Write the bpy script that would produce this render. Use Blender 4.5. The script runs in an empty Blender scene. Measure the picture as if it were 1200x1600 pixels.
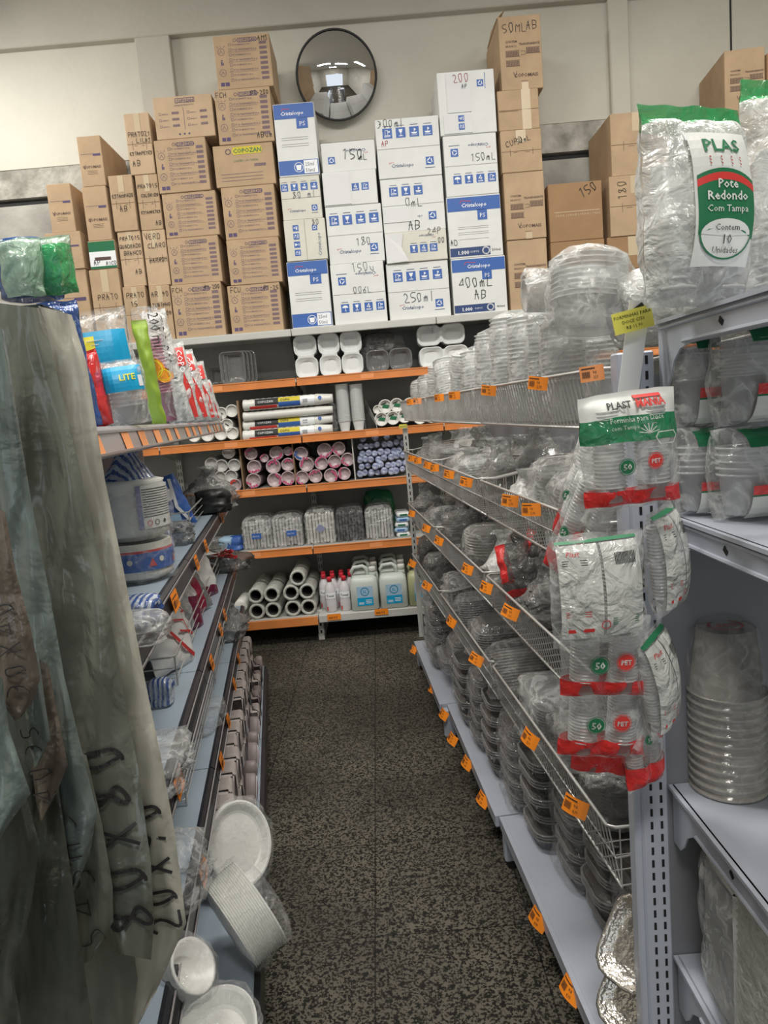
import bpy, math, random
from mathutils import Vector, Matrix, noise
random.seed(11)
S = bpy.context.scene
COL = S.collection
PI = math.pi
R = math.radians

# ------------------------------------------------------------------ camera
EYE = Vector((0, 0, 1.5)); FPX = 1130.0; PITCH = R(8.0); ROLL = R(4.9)
FW = Vector((0, math.cos(PITCH), -math.sin(PITCH)))
R0 = Vector((1, 0, 0)); U0 = R0.cross(FW)
RT = R0 * math.cos(ROLL) - U0 * math.sin(ROLL)
UP = U0 * math.cos(ROLL) + R0 * math.sin(ROLL)
cam = bpy.data.cameras.new('camera'); co = bpy.data.objects.new('camera', cam); COL.objects.link(co)
co.matrix_world = Matrix(((RT.x, UP.x, -FW.x, EYE.x), (RT.y, UP.y, -FW.y, EYE.y), (RT.z, UP.z, -FW.z, EYE.z), (0, 0, 0, 1)))
cam.sensor_fit = 'HORIZONTAL'; cam.sensor_width = 36; cam.lens = 36 * FPX / 1200.0; cam.clip_start = 0.02
S.camera = co
# ------------------------------------------------------------------ world, lights, exposure
S.view_settings.view_transform = 'Standard'; S.view_settings.look = 'None'; S.view_settings.gamma = 1
S.view_settings.use_curve_mapping = False
S.view_settings.exposure = 0.16
S.cycles.transparent_max_bounces = 14
S.cycles.max_bounces = 7
W = bpy.data.worlds.new('daylight'); S.world = W; W.use_nodes = True
W.node_tree.nodes['Background'].inputs[0].default_value = (0.86, 0.93, 1.0, 1)
W.node_tree.nodes['Background'].inputs[1].default_value = 0.9

def area(name, loc, rot, sx, sy, power, col=(1, 0.965, 0.9)):
    l = bpy.data.lights.new(name, 'AREA'); l.shape = 'RECTANGLE'; l.size = sx; l.size_y = sy; l.energy = power; l.color = col
    o = bpy.data.objects.new(name, l); COL.objects.link(o); o.location = loc; o.rotation_euler = rot
    return o
area('lamp_light', (-2.75, 4.15, 3.93), (R(10), R(-38), 0), 0.25, 0.9, 27)
area('lamp_light', (-0.9, 1.9, 4.42), (0, 0, 0), 1.3, 0.35, 75)
area('lamp_light', (0.9, 1.7, 4.42), (0, 0, 0), 1.3, 0.35, 75)
area('lamp_light', (0.0, -1.2, 4.42), (0, 0, 0), 1.3, 0.35, 100)
area('lamp_light', (2.3, 3.1, 4.42), (0, 0, 0), 1.3, 0.35, 30)

# ------------------------------------------------------------------ pixel helpers (1200x1600 frame -> a point in the place)
def ray(x, y): return FW * FPX + RT * (x - 600) - UP * (y - 800)
def at(x, y, Y):
    d = ray(x, y); return EYE + d * (Y / d.y)
def atz(x, y, z):
    d = ray(x, y); return EYE + d * ((z - EYE.z) / d.z)
def onp(x, y, a, b):
    d = ray(x, y); return EYE + d * (a / (d.x - b * d.y))

# ------------------------------------------------------------------ mesh builder
class MB:
    def __init__(s): s.v = []; s.f = []; s.m = []; s.M = Matrix.Identity(4); s.mi = 0
    def addv(s, pts):
        n = len(s.v); M = s.M
        s.v.extend([M @ Vector(p) for p in pts]); return n
    def face(s, idx, mi=None): s.f.append(idx); s.m.append(s.mi if mi is None else mi)
    def box(s, c, d, mi=None, rot=None, bev=0.0):
        x, y, z = d[0] / 2, d[1] / 2, d[2] / 2
        c = Vector(c)
        if bev <= 0:
            pts = [Vector((i * x, j * y, k * z)) for i in (-1, 1) for j in (-1, 1) for k in (-1, 1)]
            if rot is not None: pts = [rot @ p for p in pts]
            n = s.addv([p + c for p in pts])
            for q in ((0, 1, 3, 2), (4, 6, 7, 5), (0, 4, 5, 1), (2, 3, 7, 6), (0, 2, 6, 4), (1, 5, 7, 3)):
                s.face([n + a for a in q], mi)
            return
        b = bev; idx = {}; pts = []
        for i in (-1, 1):
            for j in (-1, 1):
                for k in (-1, 1):
                    idx[(i, j, k)] = len(pts)
                    pts += [Vector((i * x, j * (y - b), k * (z - b))), Vector((i * (x - b), j * y, k * (z - b))), Vector((i * (x - b), j * (y - b), k * z))]
        if rot is not None: pts = [rot @ p for p in pts]
        n = s.addv([p + c for p in pts])
        I = lambda i, j, k, a: n + idx[(i, j, k)] + a
        for i in (-1, 1):
            q = [I(i, -1, -1, 0), I(i, 1, -1, 0), I(i, 1, 1, 0), I(i, -1, 1, 0)]; s.face(q if i > 0 else q[::-1], mi)
            q = [I(-1, i, -1, 1), I(-1, i, 1, 1), I(1, i, 1, 1), I(1, i, -1, 1)]; s.face(q if i > 0 else q[::-1], mi)
            q = [I(-1, -1, i, 2), I(1, -1, i, 2), I(1, 1, i, 2), I(-1, 1, i, 2)]; s.face(q if i > 0 else q[::-1], mi)
            for j in (-1, 1):
                s.face([I(i, j, -1, 0), I(i, j, 1, 0), I(i, j, 1, 1), I(i, j, -1, 1)], mi)
                s.face([I(i, -1, j, 0), I(i, 1, j, 0), I(i, 1, j, 2), I(i, -1, j, 2)], mi)
                s.face([I(-1, i, j, 1), I(1, i, j, 1), I(1, i, j, 2), I(-1, i, j, 2)], mi)
                for k in (-1, 1): s.face([I(i, j, k, 0), I(i, j, k, 1), I(i, j, k, 2)], mi)
    def loft(s, rings, mi=None, cap0=True, cap1=True, close=True):
        n0 = len(rings[0]); base = []
        for r in rings: base.append(s.addv(r))
        mis = mi if isinstance(mi, list) else [mi] * (len(rings) - 1)
        for a in range(len(rings) - 1):
            for k in range(n0 if close else n0 - 1):
                k2 = (k + 1) % n0
                s.face([base[a] + k, base[a] + k2, base[a + 1] + k2, base[a + 1] + k], mis[a])
        if cap0: s.face([base[0] + k for k in range(n0)][::-1], mis[0])
        if cap1: s.face([base[-1] + k for k in range(n0)], mis[-1])
    def lathe(s, prof, n=20, mi=None, cap0=True, cap1=True, wob=None):
        rings = []
        for (r, z) in prof:
            rings.append([(r * math.cos(2 * PI * k / n), r * math.sin(2 * PI * k / n), z) for k in range(n)])
        s.loft(rings, mi, cap0, cap1)
    def tube(s, pts, r, n=5, mi=None, cyc=False, caps=True):
        pts = [Vector(p) for p in pts]; rings = []
        L = len(pts)
        for i, p in enumerate(pts):
            a = pts[i - 1] if (i > 0 or cyc) else p; b = pts[(i + 1) % L] if (i < L - 1 or cyc) else p
            t = (b - a)
            t = t.normalized() if t.length > 1e-9 else Vector((0, 0, 1))
            u = t.cross(Vector((0, 0, 1)))
            if u.length < 1e-3: u = t.cross(Vector((1, 0, 0)))
            u.normalize(); w = t.cross(u); rr = r[i] if isinstance(r, (list, tuple)) else r
            rings.append([p + (u * math.cos(2 * PI * k / n + PI / 4) + w * math.sin(2 * PI * k / n + PI / 4)) * rr for k in range(n)])
        if cyc: rings.append(rings[0]); caps = False
        s.loft(rings, mi, caps, caps)
    def grid(s, nu, nv, fn, mf=None, closeu=False):
        n = s.addv([fn(i / (nu if closeu else nu - 1), j / (nv - 1)) for j in range(nv) for i in range(nu)])
        for j in range(nv - 1):
            for i in range(nu if closeu else nu - 1):
                i2 = (i + 1) % nu
                s.face([n + j * nu + i, n + j * nu + i2, n + (j + 1) * nu + i2, n + (j + 1) * nu + i],
                       mf((i + .5) / nu, (j + .5) / (nv - 1)) if mf else None)
    # flat print: mp maps (x,z) onto the printed surface
    def rect(s, x0, z0, x1, z1, mi, mp, nx=1, nz=1):
        for i in range(nx):
            for j in range(nz):
                a, b = x0 + (x1 - x0) * i / nx, x0 + (x1 - x0) * (i + 1) / nx
                c, d = z0 + (z1 - z0) * j / nz, z0 + (z1 - z0) * (j + 1) / nz
                n = s.addv([mp(a, c), mp(b, c), mp(b, d), mp(a, d)]); s.face([n, n + 1, n + 2, n + 3], mi)
    def poly(s, pts, mi, mp):
        n = s.addv([mp(x, z) for x, z in pts]); s.face([n + i for i in range(len(pts))], mi)
    def disc(s, x, z, r, mi, mp, n=20, rz=None):
        s.poly([(x + r * math.cos(2 * PI * k / n), z + (rz or r) * math.sin(2 * PI * k / n)) for k in range(n)], mi, mp)
    def ring(s, x, z, r, w, mi, mp, n=20):
        s.stroke([(x + r * math.cos(2 * PI * k / n), z + r * math.sin(2 * PI * k / n)) for k in range(n + 1)], w, mi, mp)
    def stroke(s, pts, w, mi, mp):
        for (x0, z0), (x1, z1) in zip(pts, pts[1:]):
            dx, dz = x1 - x0, z1 - z0; L = math.hypot(dx, dz)
            if L < 1e-6: continue
            ex, ez = dx / L * w * .35, dz / L * w * .35; nx, nz = -dz / L * w / 2, dx / L * w / 2
            n = s.addv([mp(x0 - ex + nx, z0 - ez + nz), mp(x0 - ex - nx, z0 - ez - nz), mp(x1 + ex - nx, z1 + ez - nz), mp(x1 + ex + nx, z1 + ez + nz)])
            s.face([n, n + 1, n + 2, n + 3], mi)
    def text(s, body, x, z, size, mi, mp, al='L', ang=0.0, sx=1.0, bold=0.0, slant=0.0):
        vs, fs, wd = font(body, bold)
        off = {'L': 0, 'C': wd / 2, 'R': wd}[al]; ca, sa = math.cos(ang), math.sin(ang)
        pts = []
        for (a, b) in vs:
            a = (a - off + slant * b) * size * sx; b = b * size
            pts.append(mp(x + a * ca - b * sa, z + a * sa + b * ca))
        n = s.addv(pts)
        for q in fs: s.face([n + k for k in q], mi)
    def hand(s, body, x, z, size, w, mi, mp, ang=0.0, jit=.06, sp=.78):
        ca, sa = math.cos(ang), math.sin(ang); cx = 0
        for ch in body:
            if ch in HAND:
                j = random.uniform(-jit, jit); k = random.uniform(.9, 1.1)
                for st in HAND[ch].split():
                    P = [((int(st[i]) / 6.0 * .6 + j * int(st[i + 1]) / 6) * k, int(st[i + 1]) / 6.0 * k) for i in range(0, len(st), 2)]
                    P = [((cx + a) * size, b * size) for a, b in P]
                    for it in range(2):
                        if len(P) > 3:
                            Q = [P[0]]
                            for u0, u1 in zip(P, P[1:]): Q += [(u0[0] * .75 + u1[0] * .25, u0[1] * .75 + u1[1] * .25), (u0[0] * .25 + u1[0] * .75, u0[1] * .25 + u1[1] * .75)]
                            P = Q + [P[-1]]
                    s.stroke([(x + a * ca - b * sa, z + a * sa + b * ca) for a, b in P], w, mi, mp)
            cx += sp
    def build(s, name, mats, parent=None, smooth=False, loc=None, rotz=0):
        me = bpy.data.meshes.new(name); me.from_pydata([tuple(v) for v in s.v], [], s.f)
        if not isinstance(mats, (list, tuple)): mats = [mats]
        for m in mats: me.materials.append(MT[m])
        me.polygons.foreach_set('material_index', s.m)
        if smooth:
            me.polygons.foreach_set('use_smooth', [True] * len(s.f))
        o = bpy.data.objects.new(name, me); COL.objects.link(o)
        if parent is not None: o.parent = parent
        if loc is not None: o.location = loc; o.rotation_euler = (0, 0, rotz)
        if smooth == 'auto':
            me.shade_auto = None if False else None
        return o

_fc = {}
def font(body, bold=0.0):
    k = (body, bold)
    if k not in _fc:
        c = bpy.data.curves.new('lettering', 'FONT'); c.body = body; c.size = 1; c.resolution_u = 1; c.offset = bold
        o = bpy.data.objects.new('lettering', c); me = o.to_mesh()
        vs = [(v.co.x, v.co.y) for v in me.vertices]; fs = [tuple(p.vertices) for p in me.polygons]
        wd = max([v[0] for v in vs] or [0]); o.to_mesh_clear(); bpy.data.objects.remove(o); bpy.data.curves.remove(c)
        _fc[k] = (vs, fs, wd)
    return _fc[k]
# handwriting strokes on a 6x6 grid
HAND = {'0': '3015143646564524130', '1': '153630 ', '2': '05162645430060', '3': '0616454323 2344421000', '4': '4642 460252', '5': '560633345241300 ',
 '6': '461202113041422303', '7': '065620', '8': '33051646354311003142433', '9': '44351615043344 4420', 'A': '002640 0343', 'B': '0006 06365543 0333524100', 'C': '55361504020130 41',
 'D': '00062655514000', 'E': '560600500 0343', 'F': '000656 0343', 'G': '55361503013052 5333', 'H': '0006 0353 5650', 'I': '3036', 'L': '06005', 'M': '0006335650', 'N': '00065056', 'O': '301503150636555230',
 'P': '000646554303', 'Q': '30021526555230 3250', 'R': '000646554303 2350', 'S': '55361605243342301000', 'T': '0656 3630', 'U': '0601104152564', 'V': '063056', 'X': '0056 0650', 'Z': '06560050',
 '-': '1343', 'm': '0003 0213232 20 2344 5340', 'l': '1610', 'r': '1013 12243', 'u': '031020403343 ', 'o': '2003143423120', 't': '2520 1343', ' ': ''}
HAND['0'] = '20030516264643412010 20'; HAND['5'] = '56060333525120 2010'; HAND['L'] = '060050'; HAND['E'] = '56060050 0343'
HAND['C'] = '5536150402013051'; HAND['O'] = '20030526465341 4120'; HAND['U'] = '0601205156'; HAND['m'] = '0003 021324 2420 22334440'; HAND['8'] = '3305164635330110415233'
HAND['r'] = '1013 1224'; HAND['u'] = '03112040 4340'; HAND['o'] = '20021434422 0'.replace(' ', '0')[:12]; HAND['6'] = '461202103042332303'
for k_ in list(HAND):
    HAND[k_] = ' '.join(t[:len(t) // 2 * 2] for t in HAND[k_].split() if len(t) >= 4)

# ------------------------------------------------------------------ naming helpers
def tag(o, label, cat, group=None, kind=None):
    o['label'] = label; o['category'] = cat
    if group: o['group'] = group
    if kind: o['kind'] = kind
    return o
def thing(name, label, cat, loc=(0, 0, 0), rotz=0, group=None, rot=None):
    o = bpy.data.objects.new(name, None); COL.objects.link(o); o.empty_display_size = .05
    o.location = loc; o.rotation_euler = rot if rot is not None else (0, 0, rotz)
    return tag(o, label, cat, group)
def dup(root, label, loc=None, rot=None, scale=None):
    c = root.copy(); COL.objects.link(c); c['label'] = label
    for ch in root.children:
        k = ch.copy(); COL.objects.link(k); k.parent = c
        for g in ch.children:
            q = g.copy(); COL.objects.link(q); q.parent = k
    if loc is not None: c.location = loc
    if rot is not None: c.rotation_euler = rot
    if scale is not None: c.scale = scale
    return c
def struct(o): o['kind'] = 'structure'; return o
NTH = ['first', 'second', 'third', 'fourth', 'fifth', 'sixth', 'seventh', 'eighth', 'ninth', 'tenth', 'eleventh', 'twelfth', 'thirteenth', 'fourteenth', 'fifteenth', 'sixteenth', 'seventeenth', 'eighteenth', 'nineteenth', 'twentieth'] + ['twenty-' + a for a in ('first', 'second', 'third', 'fourth', 'fifth', 'sixth', 'seventh', 'eighth', 'ninth')] + ['thirtieth'] + ['thirty-' + a for a in ('first', 'second', 'third', 'fourth', 'fifth', 'sixth', 'seventh', 'eighth', 'ninth')] + ['fortieth'] + ['forty-' + a for a in ('first', 'second', 'third', 'fourth', 'fifth', 'sixth', 'seventh', 'eighth', 'ninth')]

# ------------------------------------------------------------------ materials
MT = {}
def mat(name, col, rough=.5, metal=0, var=.0, vscale=8, bump=0, bscale=40, spec=.5, col2=None, detail=4, stretch=None, emit=0, sheen=0):
    m = bpy.data.materials.new(name); m.use_nodes = True; MT[name] = m; nt = m.node_tree; N = nt.nodes; L = nt.links
    b = N['Principled BSDF']; b.inputs['Base Color'].default_value = (*col, 1); b.inputs['Roughness'].default_value = rough
    b.inputs['Metallic'].default_value = metal; b.inputs['Specular IOR Level'].default_value = spec
    if emit: b.inputs['Emission Color'].default_value = (*col, 1); b.inputs['Emission Strength'].default_value = emit
    if var or bump:
        tc = N.new('ShaderNodeTexCoord'); mp = N.new('ShaderNodeMapping'); L.new(tc.outputs['Object'], mp.inputs[0])
        if stretch: mp.inputs['Scale'].default_value = stretch
    if var:
        nz = N.new('ShaderNodeTexNoise'); nz.inputs['Scale'].default_value = vscale; nz.inputs['Detail'].default_value = detail
        L.new(mp.outputs[0], nz.inputs['Vector'])
        r = N.new('ShaderNodeValToRGB'); r.color_ramp.elements[0].position = .3; r.color_ramp.elements[1].position = .7
        c2 = col2 or tuple(c * (1 - var) for c in col)
        r.color_ramp.elements[0].color = (*c2, 1); r.color_ramp.elements[1].color = (*(min(1, c * (1 + var * .4)) for c in col), 1)
        L.new(nz.outputs['Fac'], r.inputs[0]); L.new(r.outputs[0], b.inputs['Base Color'])
    if bump:
        nb = N.new('ShaderNodeTexNoise'); nb.inputs['Scale'].default_value = bscale; nb.inputs['Detail'].default_value = 3
        L.new(mp.outputs[0], nb.inputs['Vector'])
        bp = N.new('ShaderNodeBump'); bp.inputs['Strength'].default_value = bump; bp.inputs['Distance'].default_value = .01
        L.new(nb.outputs['Fac'], bp.inputs['Height']); L.new(bp.outputs[0], b.inputs['Normal'])
    return m
def film(name, col, alpha=.25, crease=.35, scale=14, rough=.12, bump=.6, edge=.35, tint=(1, 1, 1), bscale=None, spec=.8):
    """clear or tinted plastic film: see-through, whiter along its creases and where seen edge-on"""
    m = bpy.data.materials.new(name); m.use_nodes = True; MT[name] = m; nt = m.node_tree; N = nt.nodes; L = nt.links
    b = N['Principled BSDF']; out = N['Material Output']; b.inputs['Base Color'].default_value = (*col, 1); b.inputs['Roughness'].default_value = rough
    b.inputs['Specular IOR Level'].default_value = spec
    tr = N.new('ShaderNodeBsdfTransparent'); tr.inputs[0].default_value = (*tint, 1)
    mx = N.new('ShaderNodeMixShader'); L.new(tr.outputs[0], mx.inputs[1]); L.new(b.outputs[0], mx.inputs[2]); L.new(mx.outputs[0], out.inputs[0])
    tc = N.new('ShaderNodeTexCoord')
    nz = N.new('ShaderNodeTexNoise'); nz.inputs['Scale'].default_value = scale; nz.inputs['Detail'].default_value = 3; nz.inputs['Distortion'].default_value = 1.2
    L.new(tc.outputs['Object'], nz.inputs['Vector'])
    # ridge: 1-|2n-1|
    a = N.new('ShaderNodeMath'); a.operation = 'SUBTRACT'; L.new(nz.outputs['Fac'], a.inputs[0]); a.inputs[1].default_value = .5
    c = N.new('ShaderNodeMath'); c.operation = 'ABSOLUTE'; L.new(a.outputs[0], c.inputs[0])
    mr = N.new('ShaderNodeMapRange'); mr.inputs[1].default_value = 0; mr.inputs[2].default_value = .07; mr.inputs[3].default_value = 1; mr.inputs[4].default_value = 0
    L.new(c.outputs[0], mr.inputs[0])
    k = N.new('ShaderNodeMath'); k.operation = 'MULTIPLY_ADD'; L.new(mr.outputs[0], k.inputs[0]); k.inputs[1].default_value = crease; k.inputs[2].default_value = alpha
    lw = N.new('ShaderNodeLayerWeight'); lw.inputs[0].default_value = .35
    e = N.new('ShaderNodeMath'); e.operation = 'MULTIPLY_ADD'; L.new(lw.outputs['Facing'], e.inputs[0]); e.inputs[1].default_value = edge; L.new(k.outputs[0], e.inputs[2])
    e.use_clamp = True
    L.new(e.outputs[0], mx.inputs[0])
    nb = N.new('ShaderNodeTexNoise'); nb.inputs['Scale'].default_value = bscale or scale * 1.6; nb.inputs['Detail'].default_value = 4; nb.inputs['Distortion'].default_value = .8
    L.new(tc.outputs['Object'], nb.inputs['Vector'])
    bp = N.new('ShaderNodeBump'); bp.inputs['Strength'].default_value = bump; bp.inputs['Distance'].default_value = .02
    L.new(nb.outputs['Fac'], bp.inputs['Height']); L.new(bp.outputs[0], b.inputs['Normal'])
    return m

def wall_mat(name, c1, c2, dirt=.4, bump=.25):
    m = mat(name, c1, .75, var=.1, vscale=1.3, bump=bump, bscale=26, col2=c2, detail=8); return m
wall_mat('wall_paint', (.66, .64, .565), (.56, .545, .48))
wall_mat('beam_paint', (.55, .525, .47), (.48, .46, .41))
mat('rough_plaster', (.50, .485, .44), .9, var=.45, vscale=9, bump=.9, bscale=34, col2=(.26, .25, .22), detail=9)
mat('lower_wall', (.44, .435, .40), .9, var=.35, vscale=4, bump=.5, bscale=30, col2=(.30, .29, .27), detail=9)
mat('dark_gap', (.03, .03, .03), .9)
mat('ceiling_paint', (.60, .58, .53), .8)
# granite floor
m = mat('granite_floor', (.1, .09, .08), .42); nt = m.node_tree; N = nt.nodes; L = nt.links; b = N['Principled BSDF']
tc = N.new('ShaderNodeTexCoord')
n1 = N.new('ShaderNodeTexNoise'); n1.inputs['Scale'].default_value = 60; n1.inputs['Detail'].default_value = 4; n1.inputs['Roughness'].default_value = .7; L.new(tc.outputs['Object'], n1.inputs['Vector'])
vo = N.new('ShaderNodeTexVoronoi'); vo.inputs['Scale'].default_value = 190; vo.inputs['Randomness'].default_value = 1; L.new(tc.outputs['Object'], vo.inputs['Vector'])
sp = N.new('ShaderNodeSeparateColor'); L.new(vo.outputs['Color'], sp.inputs[0])
ad = N.new('ShaderNodeMath'); ad.operation = 'MULTIPLY_ADD'; L.new(n1.outputs['Fac'], ad.inputs[0]); ad.inputs[1].default_value = 1.3; 
ms = N.new('ShaderNodeMath'); ms.operation = 'MULTIPLY'; L.new(sp.outputs[0], ms.inputs[0]); ms.inputs[1].default_value = .55; L.new(ms.outputs[0], ad.inputs[2])
r1 = N.new('ShaderNodeValToRGB'); cr = r1.color_ramp; cr.elements[0].position = .70; cr.elements[0].color = (.010, .0095, .007, 1); cr.elements[1].position = 1.0; cr.elements[1].color = (.135, .122, .096, 1)
e_ = cr.elements.new(.88); e_.color = (.026, .0232, .018, 1)
L.new(ad.outputs[0], r1.inputs[0])
n2 = N.new('ShaderNodeTexNoise'); n2.inputs['Scale'].default_value = 1.6; n2.inputs['Detail'].default_value = 4; L.new(tc.outputs['Object'], n2.inputs['Vector'])
r2 = N.new('ShaderNodeMapRange'); r2.inputs[1].default_value = .35; r2.inputs[2].default_value = .65; r2.inputs[3].default_value = .62; r2.inputs[4].default_value = 1.15; L.new(n2.outputs['Fac'], r2.inputs[0])
br = N.new('ShaderNodeTexBrick'); br.offset = 0; br.inputs['Scale'].default_value = 1; br.inputs['Brick Width'].default_value = .45; br.inputs['Row Height'].default_value = .45
br.inputs['Mortar Size'].default_value = .0022; br.inputs['Color1'].default_value = (1, 1, 1, 1); br.inputs['Color2'].default_value = (.86, .86, .86, 1); br.inputs['Mortar'].default_value = (.22, .22, .22, 1)
mpn = N.new('ShaderNodeMapping'); mpn.inputs['Location'].default_value = (.13, .35, 0); L.new(tc.outputs['Object'], mpn.inputs[0]); L.new(mpn.outputs[0], br.inputs['Vector'])
x1 = N.new('ShaderNodeMixRGB'); x1.blend_type = 'MULTIPLY'; x1.inputs[0].default_value = 1; L.new(r1.outputs[0], x1.inputs[1]); L.new(r2.outputs[0], x1.inputs[2])
x2 = N.new('ShaderNodeMixRGB'); x2.blend_type = 'MULTIPLY'; x2.inputs[0].default_value = 1; L.new(x1.outputs[0], x2.inputs[1]); L.new(br.outputs['Color'], x2.inputs[2])
L.new(x2.outputs[0], b.inputs['Base Color']); L.new(r2.outputs[0], b.inputs['Roughness'])
bp = N.new('ShaderNodeBump'); bp.inputs['Strength'].default_value = .15; L.new(n1.outputs['Fac'], bp.inputs['Height']); L.new(bp.outputs[0], b.inputs['Normal'])
b.inputs['Specular IOR Level'].default_value = .3

mat('cardboard', (.51, .36, .225), .8, var=.14, vscale=7, bump=.15, bscale=30)
mat('cardboard_light', (.58, .42, .275), .8, var=.12, vscale=7, bump=.15, bscale=30)
mat('cardboard_dark', (.36, .215, .11), .8, var=.12, vscale=7, bump=.15, bscale=30)
mat('cardboard_edge', (.16, .09, .045), .9)
mat('carton_white', (.76, .77, .76), .6, var=.07, vscale=6, bump=.12, bscale=25)
mat('carton_cream', (.70, .69, .61), .6, var=.1, vscale=6, bump=.12, bscale=25)
mat('carton_seam', (.28, .28, .28), .8)
mat('print_blue', (.035, .12, .42), .5); mat('print_navy', (.02, .05, .17), .5); mat('print_white', (.85, .87, .9), .5)
mat('print_brown', (.10, .055, .05), .7); mat('print_purple', (.10, .07, .16), .7); mat('print_yellow', (.62, .52, .03), .6); mat('print_green', (.01, .15, .06), .5)
mat('print_grey', (.22, .22, .24), .7); mat('print_red', (.62, .04, .035), .5); mat('print_black', (.02, .02, .02), .6)
mat('marker_black', (.03, .028, .03), .6); mat('marker_red', (.42, .06, .06), .6); mat('marker_grey', (.12, .12, .15), .6)
mat('tape', (.62, .50, .34), .25, spec=.7)
mat('paper_white', (.74, .75, .76), .7)
mat('rack_white', (.56, .56, .53), .4, var=.08, vscale=5)
mat('rack_back', (.30, .30, .285), .6, var=.12, vscale=3)
mat('rail_orange', (.72, .25, .07), .35, var=.12, vscale=9)
mat('steel_grey', (.43, .46, .53), .38, var=.05, vscale=5)
mat('steel_shelf', (.40, .45, .52), .42, var=.08, vscale=4)
mat('steel_left', (.36, .43, .50), .42, var=.08, vscale=4)
mat('steel_panel', (.20, .205, .225), .5, var=.08, vscale=3)
mat('slot_black', (.008, .008, .01), .8)
mat('rail_dark', (.022, .023, .028), .28, spec=.6)
mat('rail_clear', (.33, .31, .31), .2, spec=.7)
mat('wire', (.52, .51, .49), .3, metal=.35)
mat('wire_dark', (.30, .30, .31), .3, metal=.5)
mat('label_orange', (.93, .27, .015), .5); mat('label_pale', (.85, .33, .12), .5); mat('label_yellow', (.80, .74, .12), .5)
mat('foam', (.72, .74, .74), .45, bump=.1, bscale=120)
mat('cup_white', (.74, .74, .70), .35)
mat('cap_red', (.62, .03, .05), .35)
mat('jug_plastic', (.55, .60, .56), .35); mat('jug_yellow', (.42, .44, .25), .35)
mat('bottle_plastic', (.62, .60, .62), .3)
mat('core_dark', (.035, .032, .03), .8)
mat('mirror_glass', (.85, .86, .88), .02, metal=1)
mat('rubber_black', (.015, .015, .015), .5)
mat('wood', (.30, .20, .12), .6, var=.2, vscale=12)
mat('alu_foil', (.72, .68, .62), .22, metal=.85, bump=.8, bscale=45)
mat('label_paper', (.68, .69, .66), .45, bump=.15, bscale=20)
# plastics
film('rim_highlight', (.34, .34, .335), .42, .0, 16, .06, .1, .4, spec=1)  # bright highlights along the clear tray rims, put into a lighter rim colour
film('pot_clear', (.70, .71, .72), .50, .04, 20, .1, .1, .3)
film('label_film', (.66, .67, .64), .74, .14, 16, .15, .9, .15)
film('bag_film', (.72, .73, .72), .10, .30, 13, .1, .8, .30)
film('bag_milky', (.72, .73, .71), .42, .30, 16, .16, .8, .3)
film('bag_grey', (.30, .30, .29), .42, .30, 17, .1, 1.0, .3)
film('bag_dark', (.115, .113, .11), .55, .25, 20, .08, 1.0, .3)
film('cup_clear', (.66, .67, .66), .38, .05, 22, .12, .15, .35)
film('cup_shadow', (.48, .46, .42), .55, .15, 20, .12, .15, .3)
film('tray_clear', (.11, .11, .105), .50, .05, 30, .05, .25, .55, spec=1)
film('tray_grey', (.22, .22, .22), .50, .06, 30, .05, .25, .5, spec=1)
film('cellophane', (.70, .70, .70), .05, .16, 18, .05, 1.0, .14, spec=1)
film('film_roll', (.56, .57, .52), .8, .18, 30, .18, .5, .15)
film('green_film', (.05, .38, .13), .62, .25, 14, .15, .7, .25)
film('palegreen_film', (.42, .58, .45), .55, .25, 14, .2, .7, .25)
film('blue_film', (.03, .09, .30), .8, .12, 14, .15, .7, .15)
film('stripe_film', (.10, .17, .42), .55, .3, 11, .12, .8, .3)
film('green_clear', (.02, .22, .09), .8, .15, 16, .15, .5, .2)
film('red_clear', (.68, .03, .03), .85, .12, 16, .15, .5, .15)
film('old_bag_cream', (.45, .44, .375), .93, .07, 5, .22, .35, .05, bscale=9)
film('old_bag_green', (.145, .158, .132), .95, .05, 5, .22, .45, .05, bscale=9)
film('old_bag_blue', (.135, .17, .16), .93, .07, 5, .22, .5, .05, bscale=11)
film('old_bag_brown', (.125, .105, .085), .93, .07, 6, .22, .6, .05, bscale=14)
film('old_bag_dark', (.062, .070, .058), .95, .05, 5, .22, .6, .05, bscale=10)
mat('pack_red', (.60, .02, .04), .35); mat('pack_cyan', (.0, .33, .60), .4); mat('pack_yellow', (.75, .68, .03), .4); mat('pack_orange', (.85, .34, .02), .4)
mat('pack_lime', (.25, .38, .04), .4); mat('pack_pink', (.62, .25, .38), .4); mat('pack_blue', (.04, .12, .40), .4); mat('pack_crimson', (.30, .015, .05), .3)
mat('pack_wine', (.16, .015, .05), .3); mat('pack_skyblue', (.35, .52, .68), .4); mat('napkin_pack', (.47, .42, .40), .35, var=.12, vscale=20, bump=.4, bscale=50)
mat('napkin_side', (.23, .19, .19), .5); mat('pack_lilac', (.25, .27, .42), .4)
mat('cutlery_red', (.55, .05, .05), .3); mat('cutlery_white', (.74, .74, .72), .3); mat('dark_stuff', (.02, .02, .02), .4)
mat('lamp_white', (.8, .8, .8), .5); mat('tube_glow', (1, .97, .92), .5, emit=4)

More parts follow.
